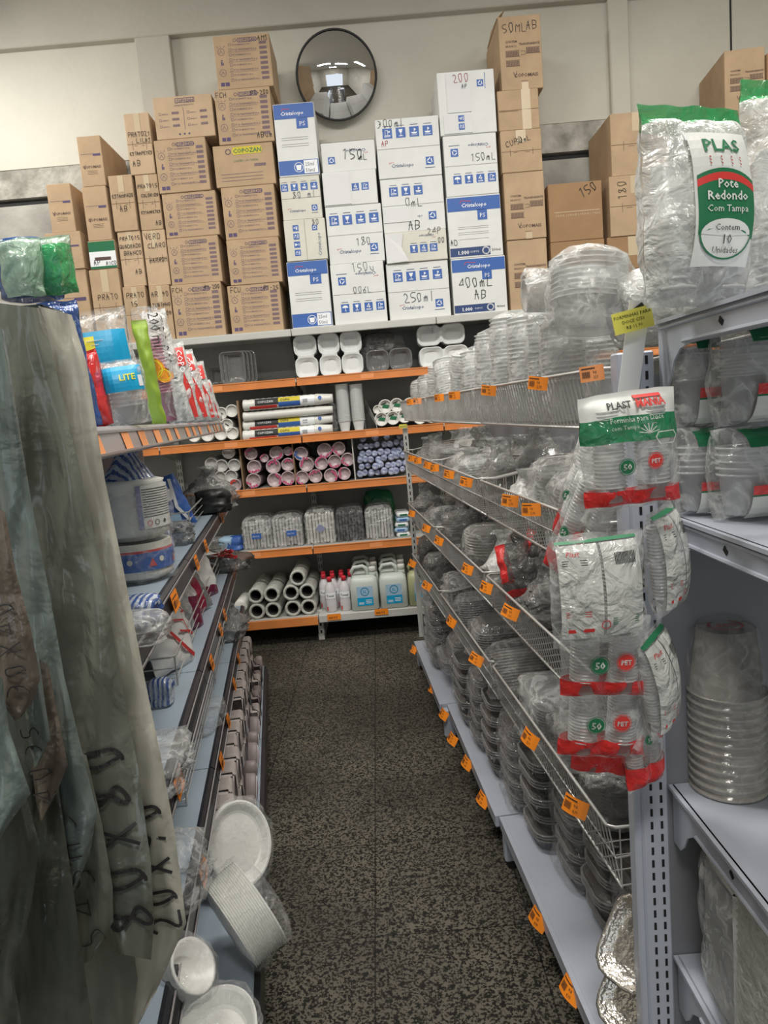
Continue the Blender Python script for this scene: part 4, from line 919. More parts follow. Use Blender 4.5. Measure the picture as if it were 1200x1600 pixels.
mat('cup_end_pale', (.50, .50, .49), .35, var=.25, vscale=60); mat('cup_end_pink', (.50, .40, .42), .35, var=.35, vscale=60); mat('mark_pink', (.55, .08, .2), .4)
cnt = {}
for (kd, x, y, r) in CL:
    d = DESC[kd]; cnt[kd] = cnt.get(kd, 0) + 1
    lab = d[0] + (', ' + NTH[cnt[kd] - 1] + ' counting from top left' if kd not in ('redd', 'blueB') else '')
    roll_end(lab, x, y, r / 1130 * 4.85, 2, d[1], ['cup_end_pale' if kd in ('pale',) else 'cup_end_pink', {'redd': 'print_red', 'blueB': 'print_blue', 'pale': 'cup_end_pale'}.get(kd, 'mark_pink')], 'pink' if kd != 'pale' else None, Y=YS + .02, depth=.34)
for i, x in enumerate((376, 459, 553)):
    p = at(x, 725, YS); b = MB(); b.box((0, .18, .15), (.008, .36, .30), 0, bev=.002); single('shelf_divider', b, ['wood' if i != 2 else 'rack_white'], ('thin brown divider left of the pink-marked cup sleeves', 'thin brown divider between the two compartments of pink-marked cup sleeves', 'pale divider left of the blue-wrapped bundles')[i], 'divider', 'shelf dividers', (p.x, YS + .01, SH[2]), smooth=False)
mat('bundle_white', (.52, .56, .66), .35, var=.35, vscale=50, col2=(.12, .15, .34))
k = 0
random.seed(5)
for row in range(6):
    for c in range(8):
        x = 562 + c * 9.6 + (row % 2) * 4.5 + random.uniform(-1.5, 1.5); y = 740 - row * 10.5 - c * .9 + random.uniform(-1.5, 1.5)
        if x > 634 or (row == 5 and c % 2): continue
        p = at(x, y, YS + .02 + random.uniform(0, .04)); b = MB(); r = random.uniform(.019, .025)
        b.M = Matrix.Rotation(R(-90) + random.uniform(-.25, .25), 4, 'X') @ Matrix.Rotation(random.uniform(-.25, .25), 4, 'Y')
        b.lathe([(r * .2, .004), (r * .8, 0), (r, .008), (r * .92, .03), (r, .06), (r * .9, .16)], 10, 0)
        k += 1
        single('plastic_bundle', b, ['bundle_white'], NTH[c] + ' small blue and white bundle from the left, ' + NTH[row] + ' row up', 'bundle', 'small blue-wrapped bundles', (p.x, p.y, p.z))
# row D: upright packs of plastic bags
PK = [(401, 424, 378, 812, 866, 'clear plastic bag pack with blue label, leftmost on the fourth shelf', 'bag_milky', 'print_blue'), (448, 472, 425, 808, 862, 'clear plastic bag pack with blue label, second on the fourth shelf', 'bag_milky', 'print_blue'),
      (500, 523, 477, 800, 856, 'whitish bag pack with a blue diamond mark', 'cup_white', 'pack_lilac'), (546, 568, 525, 797, 851, 'dark glossy bag pack on the fourth shelf', 'tray_clear', None), (593, 614, 571, 795, 846, 'pale greenish bag pack right of the dark glossy pack', 'film_roll', None)]
mat('bag_inner', (.60, .60, .60), .4, var=.5, vscale=9, stretch=(9, 1, .6), bump=.3, bscale=30); mat('bag_inner_white', (.66, .66, .62), .4, var=.2, vscale=9, stretch=(9, 1, .6)); mat('bag_inner_dark', (.07, .07, .08), .2, var=.5, vscale=14, bump=.9, bscale=25, spec=.9)
for i, (cx, x1, x0, y0, y1, lab, m, mk) in enumerate(PK):
    p0 = at(x0, (y0 + y1) / 2, YS + .02); p1 = at(x1, (y0 + y1) / 2, YS + .02); h = at(cx, y0, YS + .02).z - SH[3]; w = p1.x - p0.x
    t = thing('bag_pack', lab, 'pack of bags', ((p0.x + p1.x) / 2, YS + .05, SH[3]), 0, 'packs of plastic bags on the fourth shelf')
    inner = {3: 'bag_inner_dark', 2: 'bag_inner_white'}.get(i, 'bag_inner')
    b = MB(); random.seed(i)
    for k in range(9): b.box((-w / 2 + w * (k + .5) / 9, .02 + random.uniform(-.012, .012) + .12, h * .47), (w / 9 * .82, .26, h * random.uniform(.86, .96)), 0, bev=.006)
    b.build('folded_bags', inner, t)
    b = MB(); b.M = Matrix.Translation((0, .125, 0)); blob(b, w * 1.03, .31, h * 1.12, 0, .05, 40, 24, i + 200, .25); b.M = Matrix.Identity(4)
    if mk:
        mp = lambda x, z: (x, -.045, z)
        if i == 2: b.poly([(-.03, h * .5), (0, h * .38), (.045, h * .5), (0, h * .64)], 1, mp)
        else: b.rect(-.03 + i * .03, h * .38, .035 + i * .03, h * .56, 1, mp); b.text('SACOS', -.025 + i * .03, h * .44, .015, 2, lambda x, z: (x, -.047, z))
    b.build('wrapper', ['bag_film' if i != 3 else 'cellophane', mk or 'print_blue', 'print_white'], t)
b = MB(); p = at(592, 790, YS + .3); blob(b, .2, .12, .3, 0, .25, 18, 14, 4); single('folded_tarp', b, ['green_clear'], 'dark green plastic bundle behind the pale bag packs', 'bag', None, (p.x, YS + .38, SH[3]))
for i in range(5):
    p = at(629, 838 - i * 8.5, YS + .02); b = MB(); b.M = Matrix.Translation((0, .12, 0)) @ Matrix.Rotation(random.uniform(-.15, .15), 4, 'Z'); b.box((0, 0, .015), (.09, .2, .032), 0, bev=.010); b.box((-.0, -.1005, .015), (.05, .002, .012), 1)
    single('small_folded_pack', b, ['pack_skyblue' if i % 2 else 'paper_white', 'pack_blue' if i % 2 else 'print_green'], NTH[i] + ' small blue and white pack from the bottom, beside the green-grey bag packs', 'pack', 'small stacked packs at the right end of fourth shelf', (p.x, YS + .02, SH[3] + i * .034), smooth=False)
for i, (x, y, c, lab) in enumerate([(352, 832, 'pack_skyblue', 'light blue crumpled pack left of the clear bag packs'), (366, 838, 'pack_blue', 'small darker blue pack left of the clear bag packs'), (340, 822, 'bag_grey', 'grey crumpled bag at the left end of fourth shelf')]):
    p = at(x, y, YS + .1); b = MB(); blob(b, .11, .12, .1, 0, .2, 16, 12, i + 20); single('crumpled_pack', b, [c], lab, 'pack', None, (p.x, YS + .12, SH[3]))
# row E: film rolls, bottles, jugs
ER = [(402, 958, 'lower left of the four-roll bundle'), (427, 955, 'lower right of the four-roll bundle'), (400, 934, 'upper left of the four-roll bundle'), (425, 931, 'upper right of the four-roll bundle'),
      (458, 951, 'lower left of the five-roll pile'), (482, 946, 'lower right of the five-roll pile'), (455, 927, 'middle left of the five-roll pile'), (480, 924, 'middle right of the five-roll pile'), (465, 901, 'topmost of the five-roll pile')]
for i, (x, y, lab) in enumerate(ER):
    p = at(x, y, YR - .04); r = .0535; b = MB(); b.M = Matrix.Rotation(R(-90), 4, 'X')
    zz = {0: ZB_ + r, 1: ZB_ + r, 2: ZB_ + 3 * r, 3: ZB_ + 3 * r, 4: ZB_ + r, 5: ZB_ + r, 6: ZB_ + 3 * r, 7: ZB_ + 3 * r, 8: ZB_ + 4.8 * r}[i]
    t = thing('film_roll', 'roll of clear plastic film, ' + lab, 'plastic roll', (p.x, YR - .05, zz), 0, 'rolls of plastic film on the bottom shelf')
    b.lathe([(r * .68, .03), (r * .7, 0), (r * .96, .0), (r, .005)] + [(r * (.985 if k % 2 else 1), .04 * k) for k in range(1, 12)] + [(r * .96, .46), (r * .7, .46), (r * .68, .43)], 24, 0, False, False)
    b.build('wound_film', 'film_roll', t, smooth=True)
    b = MB(); b.M = Matrix.Rotation(R(-90), 4, 'X'); b.lathe([(r * .60, .46), (r * .62, .015), (r * .70, .012), (r * .70, .45)], 20, 0, True, False); b.build('cardboard_core', 'core_dark', t, smooth=True)
b = MB(); p = at(383, 940, YR); b.M = Matrix.Rotation(R(-90), 4, 'X'); b.lathe([(.001, 0), (.04, 0), (.045, .01), (.045, .3)], 16, 0); single('paper_roll', b, ['cup_white'], 'pale roll left of the four-roll film bundle', 'roll', None, (p.x - .03, YR - .02, ZB_ + .09))
def bottle(label, x, Y, s=1.0):
    t = thing('plastic_bottle', label, 'bottle', (x, Y, ZB_), 0, 'red-capped bottles on the bottom shelf'); t.scale = (s, s, s)
    b = MB(); b.lathe([(.030, 0), (.034, .006), (.035, .06), (.033, .075), (.035, .09), (.035, .12), (.030, .15), (.018, .175), (.013, .185), (.013, .195)], 16, 0); b.build('bottle_body', 'bottle_plastic', t, smooth=True)
    b = MB(); b.lathe([(.0150, .186), (.0150, .212), (.013, .215)], 12, 0); b.build('cap', 'cap_red', t, smooth=True)
    b = MB(); mp = lambda x, z: (.0356 * math.sin(x / .0355), -.0356 * math.cos(x / .0355), z)
    b.rect(-.035, .086, .035, .122, 0, mp, 6, 1); b.text('Tomat', 0, .097, .018, 1, lambda x, z: (.0362 * math.sin(x / .0355), -.0362 * math.cos(x / .0355), z), 'C', bold=.02); b.rect(-.03, .01, -.02, .035, 2, lambda x, z: mp(x, z))
    b.build('label', ['print_white', 'print_black', 'print_red'], t)
    return t
for i, (x, y, Y) in enumerate([(519, 957, YR - .02), (541, 955, YR - .02)]):
    bottle(('front left bottle with red cap', 'front right bottle with red cap, next to the jug')[i], at(x, y, Y).x, Y + .02, 1.1)
for i in range(8):
    p = at(508 + (i % 4) * 14, 930, YR + .1 + .09 * (i // 4)); bottle(NTH[i] + ' red-capped bottle standing behind the front pair', p.x, YR + .1 + .09 * (i // 4), 1.1)
def jug(label, x, Y, m='jug_plastic', lab=True):
    t = thing('plastic_jug', label, 'jug', (x, Y, ZB_), 0, 'five-litre jugs on the bottom shelf')
    w, d, h = .185, .13, .23
    b = MB(); rings = [rr(w - .02, d - .02, .02, 0, 4), rr(w, d, .028, .01, 4), rr(w, d, .028, h * .62, 4), rr(w - .004, d - .004, .028, h * .8, 4), rr(w - .014, d - .02, .03, h * .93, 4), rr(w - .05, d - .05, .03, h, 4)]
    b.loft(rings, 0); b.build('jug_body', m, t, smooth=True)
    b = MB(); pts = [(-.075, 0, h - .03), (-.078, 0, h + .03), (-.06, 0, h + .055), (0, 0, h + .06), (.022, 0, h + .045), (.03, 0, h - .01)]
    b.tube(pts, [.012, .012, .013, .013, .014, .016], 8); b.build('handle', m, t, smooth=True)
    b = MB(); b.lathe([(.026, 0), (.024, .03), (.02, .035)], 14, 0); b.M = Matrix.Identity(4)
    for v in b.v: v.x += .062; v.z += h - .015
    b.build('neck', m, t, smooth=True)
    b = MB(); b.lathe([(.024, 0), (.024, .03), (.022, .034)], 14, 0)
    for v in b.v: v.x += .062; v.z += h + .018
    b.build('cap', 'cup_white', t, smooth=True)
    if lab:
        b = MB(); mp = lambda x, z: (x, -d / 2 - .0015, z); mq = lambda x, z: (x, -d / 2 - .0025, z)
        b.rect(-.05, .035, .055, .165, 2, mp); b.rect(-.05, .035, .055, .09, 0, mq); b.ring(.003, .13, .026, .005, 0, mq, 18); b.text('5L', .003, .12, .026, 0, mq, 'C', bold=.02)
        for k in range(12): b.rect(-.04 + k * .0028, .045, -.04 + k * .0028 + .0015, .06, 1, lambda x, z: (x, -d / 2 - .003, z)); 
        for k in range(3): b.rect(.005, .05 + k * .01, .045, .054 + k * .01, 1, lambda x, z: (x, -d / 2 - .003, z))
        b.build('label', ['pack_cyan', 'print_white', 'pack_skyblue'], t)
    return t
JX = [(570, YR - .03, 'front left white jug with blue label', 'jug_plastic'), (615.5, YR - .03, 'front right white jug with blue label', 'jug_plastic'), (572, YR + .13, 'white jug behind the front left jug', 'jug_plastic'), (616, YR + .13, 'white jug behind the front right jug', 'jug_plastic'), (570, YR + .29, 'rearmost white jug at left', 'jug_plastic'), (616, YR + .29, 'rearmost white jug at right', 'jug_plastic'), (660, YR - .03, 'yellowish jug half hidden by the clear trays', 'jug_yellow')]
for (x, Y, lab, m) in JX: jug(lab, at(x, 930, YR - .03).x, Y + .03, m)
# ================================================================== right gondola
PA, PB_ = (.50, -.085), (.447, -.0725)      # front planes X = a + b*Y of upper and lower tiers
TIER = [(1.435, PA), (1.155, PA), (.865, PA), (.562, PA)]   # basket floors
def fr(pl, Y, off=0.0, z=0.0, side=1):
    a, b = pl; L = math.hypot(1, b); n = (side / L, -side * b / L)
    return Vector((a + b * Y + off * n[0], Y + off * n[1], z))
def rang(pl): return math.atan2(-1, -pl[1])
def lang(pl): return math.atan2(1, pl[1])
def dist(pl, y0, y1): return abs(y1 - y0) * math.hypot(1, pl[1])
G0, G1_, GM = 4.05, 1.26, .93
SHZ = .165
t = thing('gondola_shelving', 'light grey gondola shelving on the right with feet and white front shelf', 'gondola shelving', fr(PB_, G0), rang(PB_))
LG = dist(PB_, G0, G1_)
for k in range(3):
    x0, x1 = LG * k / 3, LG * (k + 1) / 3; sh = -.045 if k == 0 else (-.012 if k == 1 else 0)
    b = MB(); b.box(((x0 + x1) / 2, .22 + sh, SHZ - .012), (x1 - x0 - .006, .44, .02), 0); b.box(((x0 + x1) / 2, .008 + sh, SHZ - .022), (x1 - x0 - .006, .016, .042), 0, bev=.004)
    b.build('bottom_shelf', 'steel_grey', t)
    b = MB(); b.box(((x0 + x1) / 2, .455, .85), (x1 - x0 - .01, .012, 1.35), 0); b.build('back_panel', 'steel_panel', t)
for k in range(4):
    x = LG * k / 3
    b = MB(); b.box((x, .47, .78), (.05, .03, 1.56), 0)
    for q in range(28): b.box((x - .008, .4545, .2 + q * .048), (.005, .002, .026), 1); b.box((x + .008, .4545, .2 + q * .048), (.005, .002, .026), 1)
    b.build('upright', ['steel_grey', 'slot_black'], t)
    sh = -.04 if k < 2 else 0
    b = MB(); xx = x + (.02 if k < 3 else -.02)
    b.box((xx, .03 + sh, .085), (.035, .05, .13), 0, bev=.006); b.box((xx, .24, .10), (.03, .42, .06), 0); b.tube([(xx, .035 + sh, .0), (xx, .035 + sh, .02)], .02, 10, 1)
    b.build('foot', ['steel_grey', 'rubber_black'], t, smooth=False)
# wire baskets
def basket(name, label, pl, Ya, Yb, z, h, dep=.36, dx=.021, tilt=.02):
    p = fr(pl, Ya, 0, z); t = thing(name, label, 'wire basket', p, rang(pl), 'wire baskets of the right gondola'); L = dist(pl, Ya, Yb) - .012
    b = MB(); n = int(L / dx)
    for k in range(n + 1):
        x = .004 + (L - .008) * k / n
        b.tube([(x, -tilt, h), (x, 0, 0)], .0015, 4, caps=False)
    b.build('front_wires', 'wire', t)
    b = MB(); n = int(L / .045)
    for k in range(n + 1):
        x = .004 + (L - .008) * k / n; b.tube([(x, 0, 0), (x, dep, 0)], .0016, 4, caps=False)
    for y in (.0, dep * .33, dep * .66, dep): b.tube([(0, y, -.002), (L, y, -.002)], .0022, 4)
    b.build('floor_wires', 'wire', t)
    b = MB()
    r = .0035
    b.tube([(0, dep, h + .05), (0, .03, h), (0, -tilt + .012, h + .002), (.014, -tilt, h), (L - .014, -tilt, h), (L, -tilt + .012, h + .002), (L, .03, h), (L, dep, h + .05)], r, 6)
    b.tube([(0, 0, 0), (L, 0, 0)], .003, 5); b.tube([(0, -tilt / 2, h / 2), (L, -tilt / 2, h / 2)], .0018, 4) if h > .11 else None
    b.build('rim', 'wire', t, smooth=True)
    for x in (.001, L - .001):
        b = MB()
        for k in range(13): b.tube([(x, dep * k / 12, 0), (x, dep * k / 12, h + .05 * k / 12)], .0015, 4, caps=False)
        b.tube([(x, -tilt * .5, h * .5), (x, dep, h * .5 + .02)], .0018, 4)
        b.build('end_wires', 'wire', t)
    return t
TN = ['top', 'second', 'third', 'lowest']
HB = [.102, .112, .108, .122]
for ti, (z, pl) in enumerate(TIER):
    for k in range(3):
        Ya = 4.03 - k * GM; Yb = Ya - GM + .012
        basket('wire_basket', ('far', 'middle', 'near')[k] + ' wire basket of the ' + TN[ti] + ' tier on the right', pl, Ya, Yb, z, HB[ti])
# white post with yellow label at the far end
p = fr(PA, 4.08, .0); b = MB(); b.box((0, 0, 0.62), (.028, .02, 1.24), 0); 
for q in range(20): b.box((0, -.0105, .5 + q * .035), (.006, .002, .02), 1)
t = thing('end_post', 'white slotted post at the far end of the right baskets', 'post', (p.x + .005, p.y + .02, .17)); b.build('post', ['rack_white', 'slot_black'], t)
p = at(630, 666, 4.06); b = MB(); b.box((0, 0, 0), (.045, .002, .022), 0); b.text('PROMO', -.018, -.006, .011, 1, lambda x, z: (x, -.0018, z)); single('yellow_tag', b, ['label_yellow', 'print_black'], 'small yellow label on the white post under the top basket', 'price label', None, (p.x, 4.07, p.z), smooth=False)

# ---- price tags
def price_tag(label, p, rz, s=1.0, tilt=0, big=False, group='orange price tags on the right gondola', m='label_orange', rx=0):
    b = MB(); w, h = .062 * s, .040 * s
    def f(x, z): return (x, -.010 * s * math.cos(x / w * PI) * .9 + .010 * s, z)
    nx = 6
    b.grid(nx + 1, 3, lambda u, t_: f((u - .5) * w, (t_ - 1) * h)); 
    b.grid(nx + 1, 3, lambda u, t_: (lambda q: (q[0], q[1] + .0012, q[2]))(f((.5 - u) * w, (t_ - 1) * h)))
    mp = lambda x, z: (f(x, z)[0], f(x, z)[1] - .0012, z)
    b.rect(-w * .44, -h * .2, w * .1, -h * .13, 1, mp, 3); 
    for k in range(9): b.rect(-w * .42 + k * w * .035, -h * .75, -w * .42 + k * w * .035 + w * .02, -h * .35, 1, mp)
    b.text('R$', w * .0, -h * .5, h * .22, 1, mp); b.text(random.choice(['4,99', '12,90', '7,50', '9,80', '3,45', '15,9']), w * .0, -h * .85, h * .3, 1, mp, sx=.62)
    o = single('price_tag', b, [m, 'print_black'], label, 'price tag', group, p, (rx, tilt, rz), smooth=False)
    return o
TG = [(0, [(640, 622), (651, 621), (684, 616), (708, 611), (763, 607), (840, 594)]),
      (1, [(643, 714), (651, 716), (667, 722), (677, 725), (700, 730), (727, 737), (794, 747), (826, 755)]),
      (2, [(641, 777), (664, 798), (684, 819), (728, 856), (757, 884), (797, 926)]),
      (3, [(643, 858), (666, 885), (704, 943), (743, 992), (828, 1131), (899, 1232)])]
random.seed(3)
for ti, L_ in TG:
    pl = TIER[ti][1]
    for k, (x, y) in enumerate(L_):
        q = onp(x, y, pl[0] - .044, pl[1]); zz = TIER[ti][0] + HB[ti] + .003
        pale = (ti == 0 and k == 1)
        price_tag(NTH[k] + (' pale' if pale else '') + ' orange price tag from the far end on the ' + TN[ti] + ' basket tier', (q.x, q.y, zz), R((-30, -42, -52, -56)[ti] + random.uniform(-10, 10)), (.66, .72, .80, .88)[ti], R(random.uniform(-4, 10) + (2, 3, 8, 12)[ti]), rx=R((0, -6, -16, -22)[ti]), m='label_pale' if pale else 'label_orange')
for k, (x, y) in enumerate([(648, 1009), (678, 1069), (696, 1109), (710, 1147), (733, 1184), (758, 1240), (846, 1425), (898, 1535)]):
    q = atz(x, y, SHZ - .003); q.x -= .006
    price_tag(NTH[k] + ' orange price tag from the far end along the right bottom shelf edge', (q.x, q.y, SHZ - .003), R(-66), 1.0, R(10 if k > 1 else 4), rx=R(-30))

# ---- goods in the baskets
def cup_pack(label, p, rz, rt, rb, hc, pitch, n, m, tiltx=0, tilty=0, film_='cellophane', up=True, cat='cup stack', group=None, seed=0, wrapped=True):
    t = thing('cup_stack', label, cat, p, 0, group, rot=(tiltx, tilty, rz))
    b = MB(); H = cups(b, rt, rb, hc, pitch, n, up, 18); b.build('nested_cups', m, t, smooth=True)
    if wrapped:
        b = MB(); blob(b, rt * 2.25, rt * 2.25, H + .02, 0, .07, 20, 14, seed, .9); b.build('plastic_wrap', film_, t, smooth=True)
    return t
def lid_pack(label, p, rz, w, d, h, m, film_, seed, tiltx=0, tilty=0, group=None, ribs=True, neck=0):
    t = thing('container_pack', label, 'pack of containers', p, 0, group, rot=(tiltx, tilty, rz))
    n = max(3, int((h - .03) / .009)); b = MB(); trays(b, w * .9, d * .9, n, .009, .035, .014, .03 if seed % 2 else .05, 0, seed % 3 != 0, rim=1)
    b.build('nested_trays', [m, 'rim_highlight'], t, smooth=True)
    b = MB(); blob(b, w * 1.02, d * 1.02, h * 1.1 + .01, 0, .10, 24, 16, seed, .6, neck); b.build('plastic_wrap', film_, t, smooth=True)
    return t
random.seed(21)
# tier 1: upright clear cups, (pixel x, pixel top, radius, tilt)
T1 = [(641, 603, .035, 0, 'cup_white'), (654, 597, .040, 4, 'cup_clear'), (668, 588, .045, -6, 'cup_clear'), (683, 572, .045, 8, 'cup_clear'), (700, 556, .048, -18, 'cup_clear'), (722, 549, .048, 12, 'cup_clear'), (742, 545, .045, -5, 'cup_clear'),
      (764, 520, .045, 3, 'cup_clear'), (792, 496, .046, 0, 'cup_clear'), (822, 494, .046, 0, 'cup_clear'), (852, 490, .044, 2, 'cup_clear'), (880, 500, .044, -3, 'cup_clear')]
for k, (x, y, r, tl, m) in enumerate(T1):
    q = onp(x, y, PA[0] + .075, PA[1]); q.y = min(3.95, max(q.y, 1.34)); h = max(.11, q.z - TIER[0][0] - .005)
    hc = min(.09, h * .5); n = max(2, int((h - hc) / .011) + 1)
    cup_pack((NTH[k] + ' stack of clear cups from the far end of the top basket tier') if m != 'cup_white' else 'small white cup stack at the far end of the top basket tier', fr(PA, q.y, .075, TIER[0][0] + .005), rang(PA), r, r * .72, hc, .011, n, m, 0, R(tl), 'bag_film', True, group='cups in the top basket tier', seed=k)
    if k in (2, 4, 5, 7, 8, 9, 10):
        h2 = h * random.uniform(.75, .98); n2 = max(2, int((h2 - hc) / .011) + 1)
        cup_pack('clear cup stack behind the ' + NTH[k] + ' one of the top basket tier', fr(PA, q.y - .03, .19, TIER[0][0] + .005), rang(PA), r * 1.02, r * .75, hc, .011, n2, 'cup_clear', 0, R(-tl * .5), 'bag_film', True, group='cups in the top basket tier', seed=k + 40)
# lying stacks on top near the camera
p = at(826, 462, 1.62); cup_pack('clear cup stack lying sideways on top of the upright cups', (p.x - .01, p.y, p.z), 0, .045, .035, .09, .012, 7, 'cup_clear', R(0), R(88), 'bag_film', True, seed=60)
p = at(905, 520, 1.42); cup_pack('large tilted clear cup stack above the near basket', (p.x + .015, p.y, p.z), 0, .068, .058, .06, .0095, 9, 'cup_clear', R(-4), R(6), 'bag_film', True, seed=61)
p = at(945, 495, 1.40); cup_pack('large clear cup stack leaning against the hanging packs, high on the right', (p.x + .02, p.y, p.z), 0, .060, .05, .07, .0095, 8, 'cup_clear', R(0), R(80), 'bag_milky', True, seed=62)
# tiers 2-4
random.seed(8)
def tier_goods(ti, L_, what):
    z, pl = TIER[ti]; k = 0
    for (x, y, kind, w, d, h, off, tl, m, fm) in L_:
        q = onp(x, y, pl[0] + off * .5, pl[1]); q.y = min(3.93, max(q.y, 1.37)); k += 1
        P = fr(pl, q.y, off, z + .006); nm = NTH[k - 1] + ' from the far end in the ' + TN[ti] + ' basket tier'
        g = what + ' in the ' + TN[ti] + ' basket tier'
        if kind == 'lids': lid_pack('film-wrapped pack of clear lids, ' + nm, P, rang(pl), w, d, h, m, fm, k + ti * 13, R(random.uniform(-4, 4)), R(tl), g)
        elif kind == 'bag':
            t = thing('filled_bag', 'knotted clear bag of containers, ' + nm, 'bag', P, rang(pl), g, rot=(0, R(tl), rang(pl)))
            b = MB(); cups(b, w * .38, w * .3, h * .5, .010, max(2, int(h * .3 / .01)), seg=14); b.build('containers', m, t, smooth=True)
            b = MB(); blob(b, w, d, h, 0, .16, 26, 18, k * 3 + ti, .7, h * .35); b.build('bag_film', fm, t, smooth=True)
        elif kind == 'side':
            cup_pack('sleeve of clear cups lying down, ' + nm, P + Vector((0, .5 * h, w / 2 + .004)), rang(pl), w / 2, w / 2 * .8, h * .4, .012, max(3, int(h * .6 / .012)), m, 0, R(90 + tl), fm, True, 'cup stack', g, k + 7 * ti)
        elif kind == 'up':
            cup_pack('upright sleeve of clear containers, ' + nm, P, rang(pl), w / 2, w / 2 * .8, h * .45, .011, max(3, int(h * .55 / .011)), m, 0, R(tl), fm, True, 'cup stack', g, k + 7 * ti)
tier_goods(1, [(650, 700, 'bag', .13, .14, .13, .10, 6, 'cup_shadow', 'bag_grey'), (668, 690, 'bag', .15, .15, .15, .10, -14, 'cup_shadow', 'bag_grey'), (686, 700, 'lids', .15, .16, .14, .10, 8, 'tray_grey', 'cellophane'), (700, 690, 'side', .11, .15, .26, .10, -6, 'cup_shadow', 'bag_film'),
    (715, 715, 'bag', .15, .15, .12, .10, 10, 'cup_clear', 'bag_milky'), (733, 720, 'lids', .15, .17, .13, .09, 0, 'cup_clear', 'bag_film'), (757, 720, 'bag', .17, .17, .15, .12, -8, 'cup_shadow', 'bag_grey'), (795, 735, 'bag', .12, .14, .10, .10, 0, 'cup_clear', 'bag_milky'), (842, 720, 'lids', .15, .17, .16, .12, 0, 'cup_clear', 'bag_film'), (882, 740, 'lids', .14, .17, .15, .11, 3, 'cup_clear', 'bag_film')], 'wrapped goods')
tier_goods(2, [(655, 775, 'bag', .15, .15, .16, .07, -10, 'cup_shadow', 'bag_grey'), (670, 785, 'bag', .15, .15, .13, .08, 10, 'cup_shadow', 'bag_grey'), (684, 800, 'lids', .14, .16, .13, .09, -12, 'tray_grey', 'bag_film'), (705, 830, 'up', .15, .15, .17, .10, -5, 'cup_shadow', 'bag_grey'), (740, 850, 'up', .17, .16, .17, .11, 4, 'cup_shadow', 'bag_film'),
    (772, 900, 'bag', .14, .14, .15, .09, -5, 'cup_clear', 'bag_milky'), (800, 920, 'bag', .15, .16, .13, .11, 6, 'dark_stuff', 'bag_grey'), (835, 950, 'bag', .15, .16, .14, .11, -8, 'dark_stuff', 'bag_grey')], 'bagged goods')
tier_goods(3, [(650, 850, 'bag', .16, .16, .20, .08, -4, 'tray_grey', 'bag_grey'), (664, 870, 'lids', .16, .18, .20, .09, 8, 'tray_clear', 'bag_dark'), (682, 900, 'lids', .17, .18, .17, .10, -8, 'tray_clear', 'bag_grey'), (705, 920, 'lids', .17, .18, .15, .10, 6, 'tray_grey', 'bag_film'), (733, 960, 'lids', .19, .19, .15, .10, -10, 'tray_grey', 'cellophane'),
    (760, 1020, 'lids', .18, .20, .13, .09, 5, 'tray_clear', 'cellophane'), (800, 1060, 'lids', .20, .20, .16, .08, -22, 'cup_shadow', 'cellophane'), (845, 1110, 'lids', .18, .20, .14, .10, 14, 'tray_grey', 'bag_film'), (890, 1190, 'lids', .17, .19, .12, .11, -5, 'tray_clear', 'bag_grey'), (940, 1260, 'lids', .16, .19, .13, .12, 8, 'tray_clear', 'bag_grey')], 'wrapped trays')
# red-marked packs in the near third tier
for k, (x, y) in enumerate(((800, 865), (838, 905))):
    q = onp(x, y, PB_[0] + .12, PB_[1]); P = fr(PB_, q.y, .18 - .1 * k, TIER[2][0] + .05 + .02 * k); pk = Pillow(.11, .16, .045, k + 2, amp=.008)
    b = MB(); pk.build(b, lambda u, t_: 1 if (u < .3 and t_ > .3) or t_ < .12 else 0); single('cutlery_pack', b, ['bag_dark', 'red_clear'], ('dark clear pack with red edge beside the bagged cups', 'dark clear pack with red edge next to the hanging packs')[k], 'pack', 'dark red-edged packs', P, (R(-15), R(12 - 30 * k), R(-35)))
# trays on the bottom shelf
TRG = 'tray stacks on the right bottom shelf'
def tray_stack(label, P, rz, w, d, n, m, wrap, seed, tilty=0, pitch=.016, body=.04, name='tray_stack'):
    t = thing(name, label, 'tray stack', P, 0, TRG, rot=(0, tilty, rz)); random.seed(seed)
    for k in range(n):
        b = MB(); z = k * (pitch * 2 + body * .6); b.M = Matrix.Translation((random.uniform(-.008, .008), random.uniform(-.008, .008), z)) @ Matrix.Rotation(random.uniform(-.05, .05), 4, 'Z')
        trays(b, w, d, 3, pitch * .55, body, .016, .035, 0, k == n - 1 and seed % 2 == 0, rim=1)
        b.build('tray_set', [m, 'rim_highlight'], t, smooth=True)
    H = n * (pitch * 2 + body * .6)
    if wrap:
        b = MB(); blob(b, w * 1.08, d * 1.08, H * 1.12 + .02, 0, .05, 26, 18, seed, .45); b.build('plastic_wrap', wrap, t, smooth=True)
    return t
YT = [(3.86, .20, .21, 6, 'tray_grey', 'cellophane', .0), (3.62, .20, .22, 6, 'tray_clear', 'cellophane', .0), (3.14, .2, .24, 5, 'tray_clear', 'cellophane', .03), (2.92, .2, .24, 5, 'tray_clear', None, .01),
      (2.70, .2, .25, 5, 'tray_clear', 'cellophane', .03), (2.48, .2, .26, 5, 'tray_clear', None, .03), (2.26, .2, .26, 5, 'tray_grey', 'cellophane', .05), (2.05, .19, .26, 5, 'tray_clear', None, .06), (1.85, .19, .26, 5, 'tray_clear', 'cellophane', .10), (1.65, .18, .26, 5, 'tray_clear', None, .11), (1.45, .18, .26, 5, 'tray_clear', 'cellophane', .12), (1.30, .12, .24, 3, 'tray_clear', None, .13)]
for k, (Y, w, d, n, m, wr, off) in enumerate(YT):
    tray_stack(NTH[k] + ' stack of clear trays from the far end along the right bottom shelf', fr(PB_, Y, off + d / 2, SHZ + .001), rang(PB_), w, d, n, m, wr, k + 3, 0)
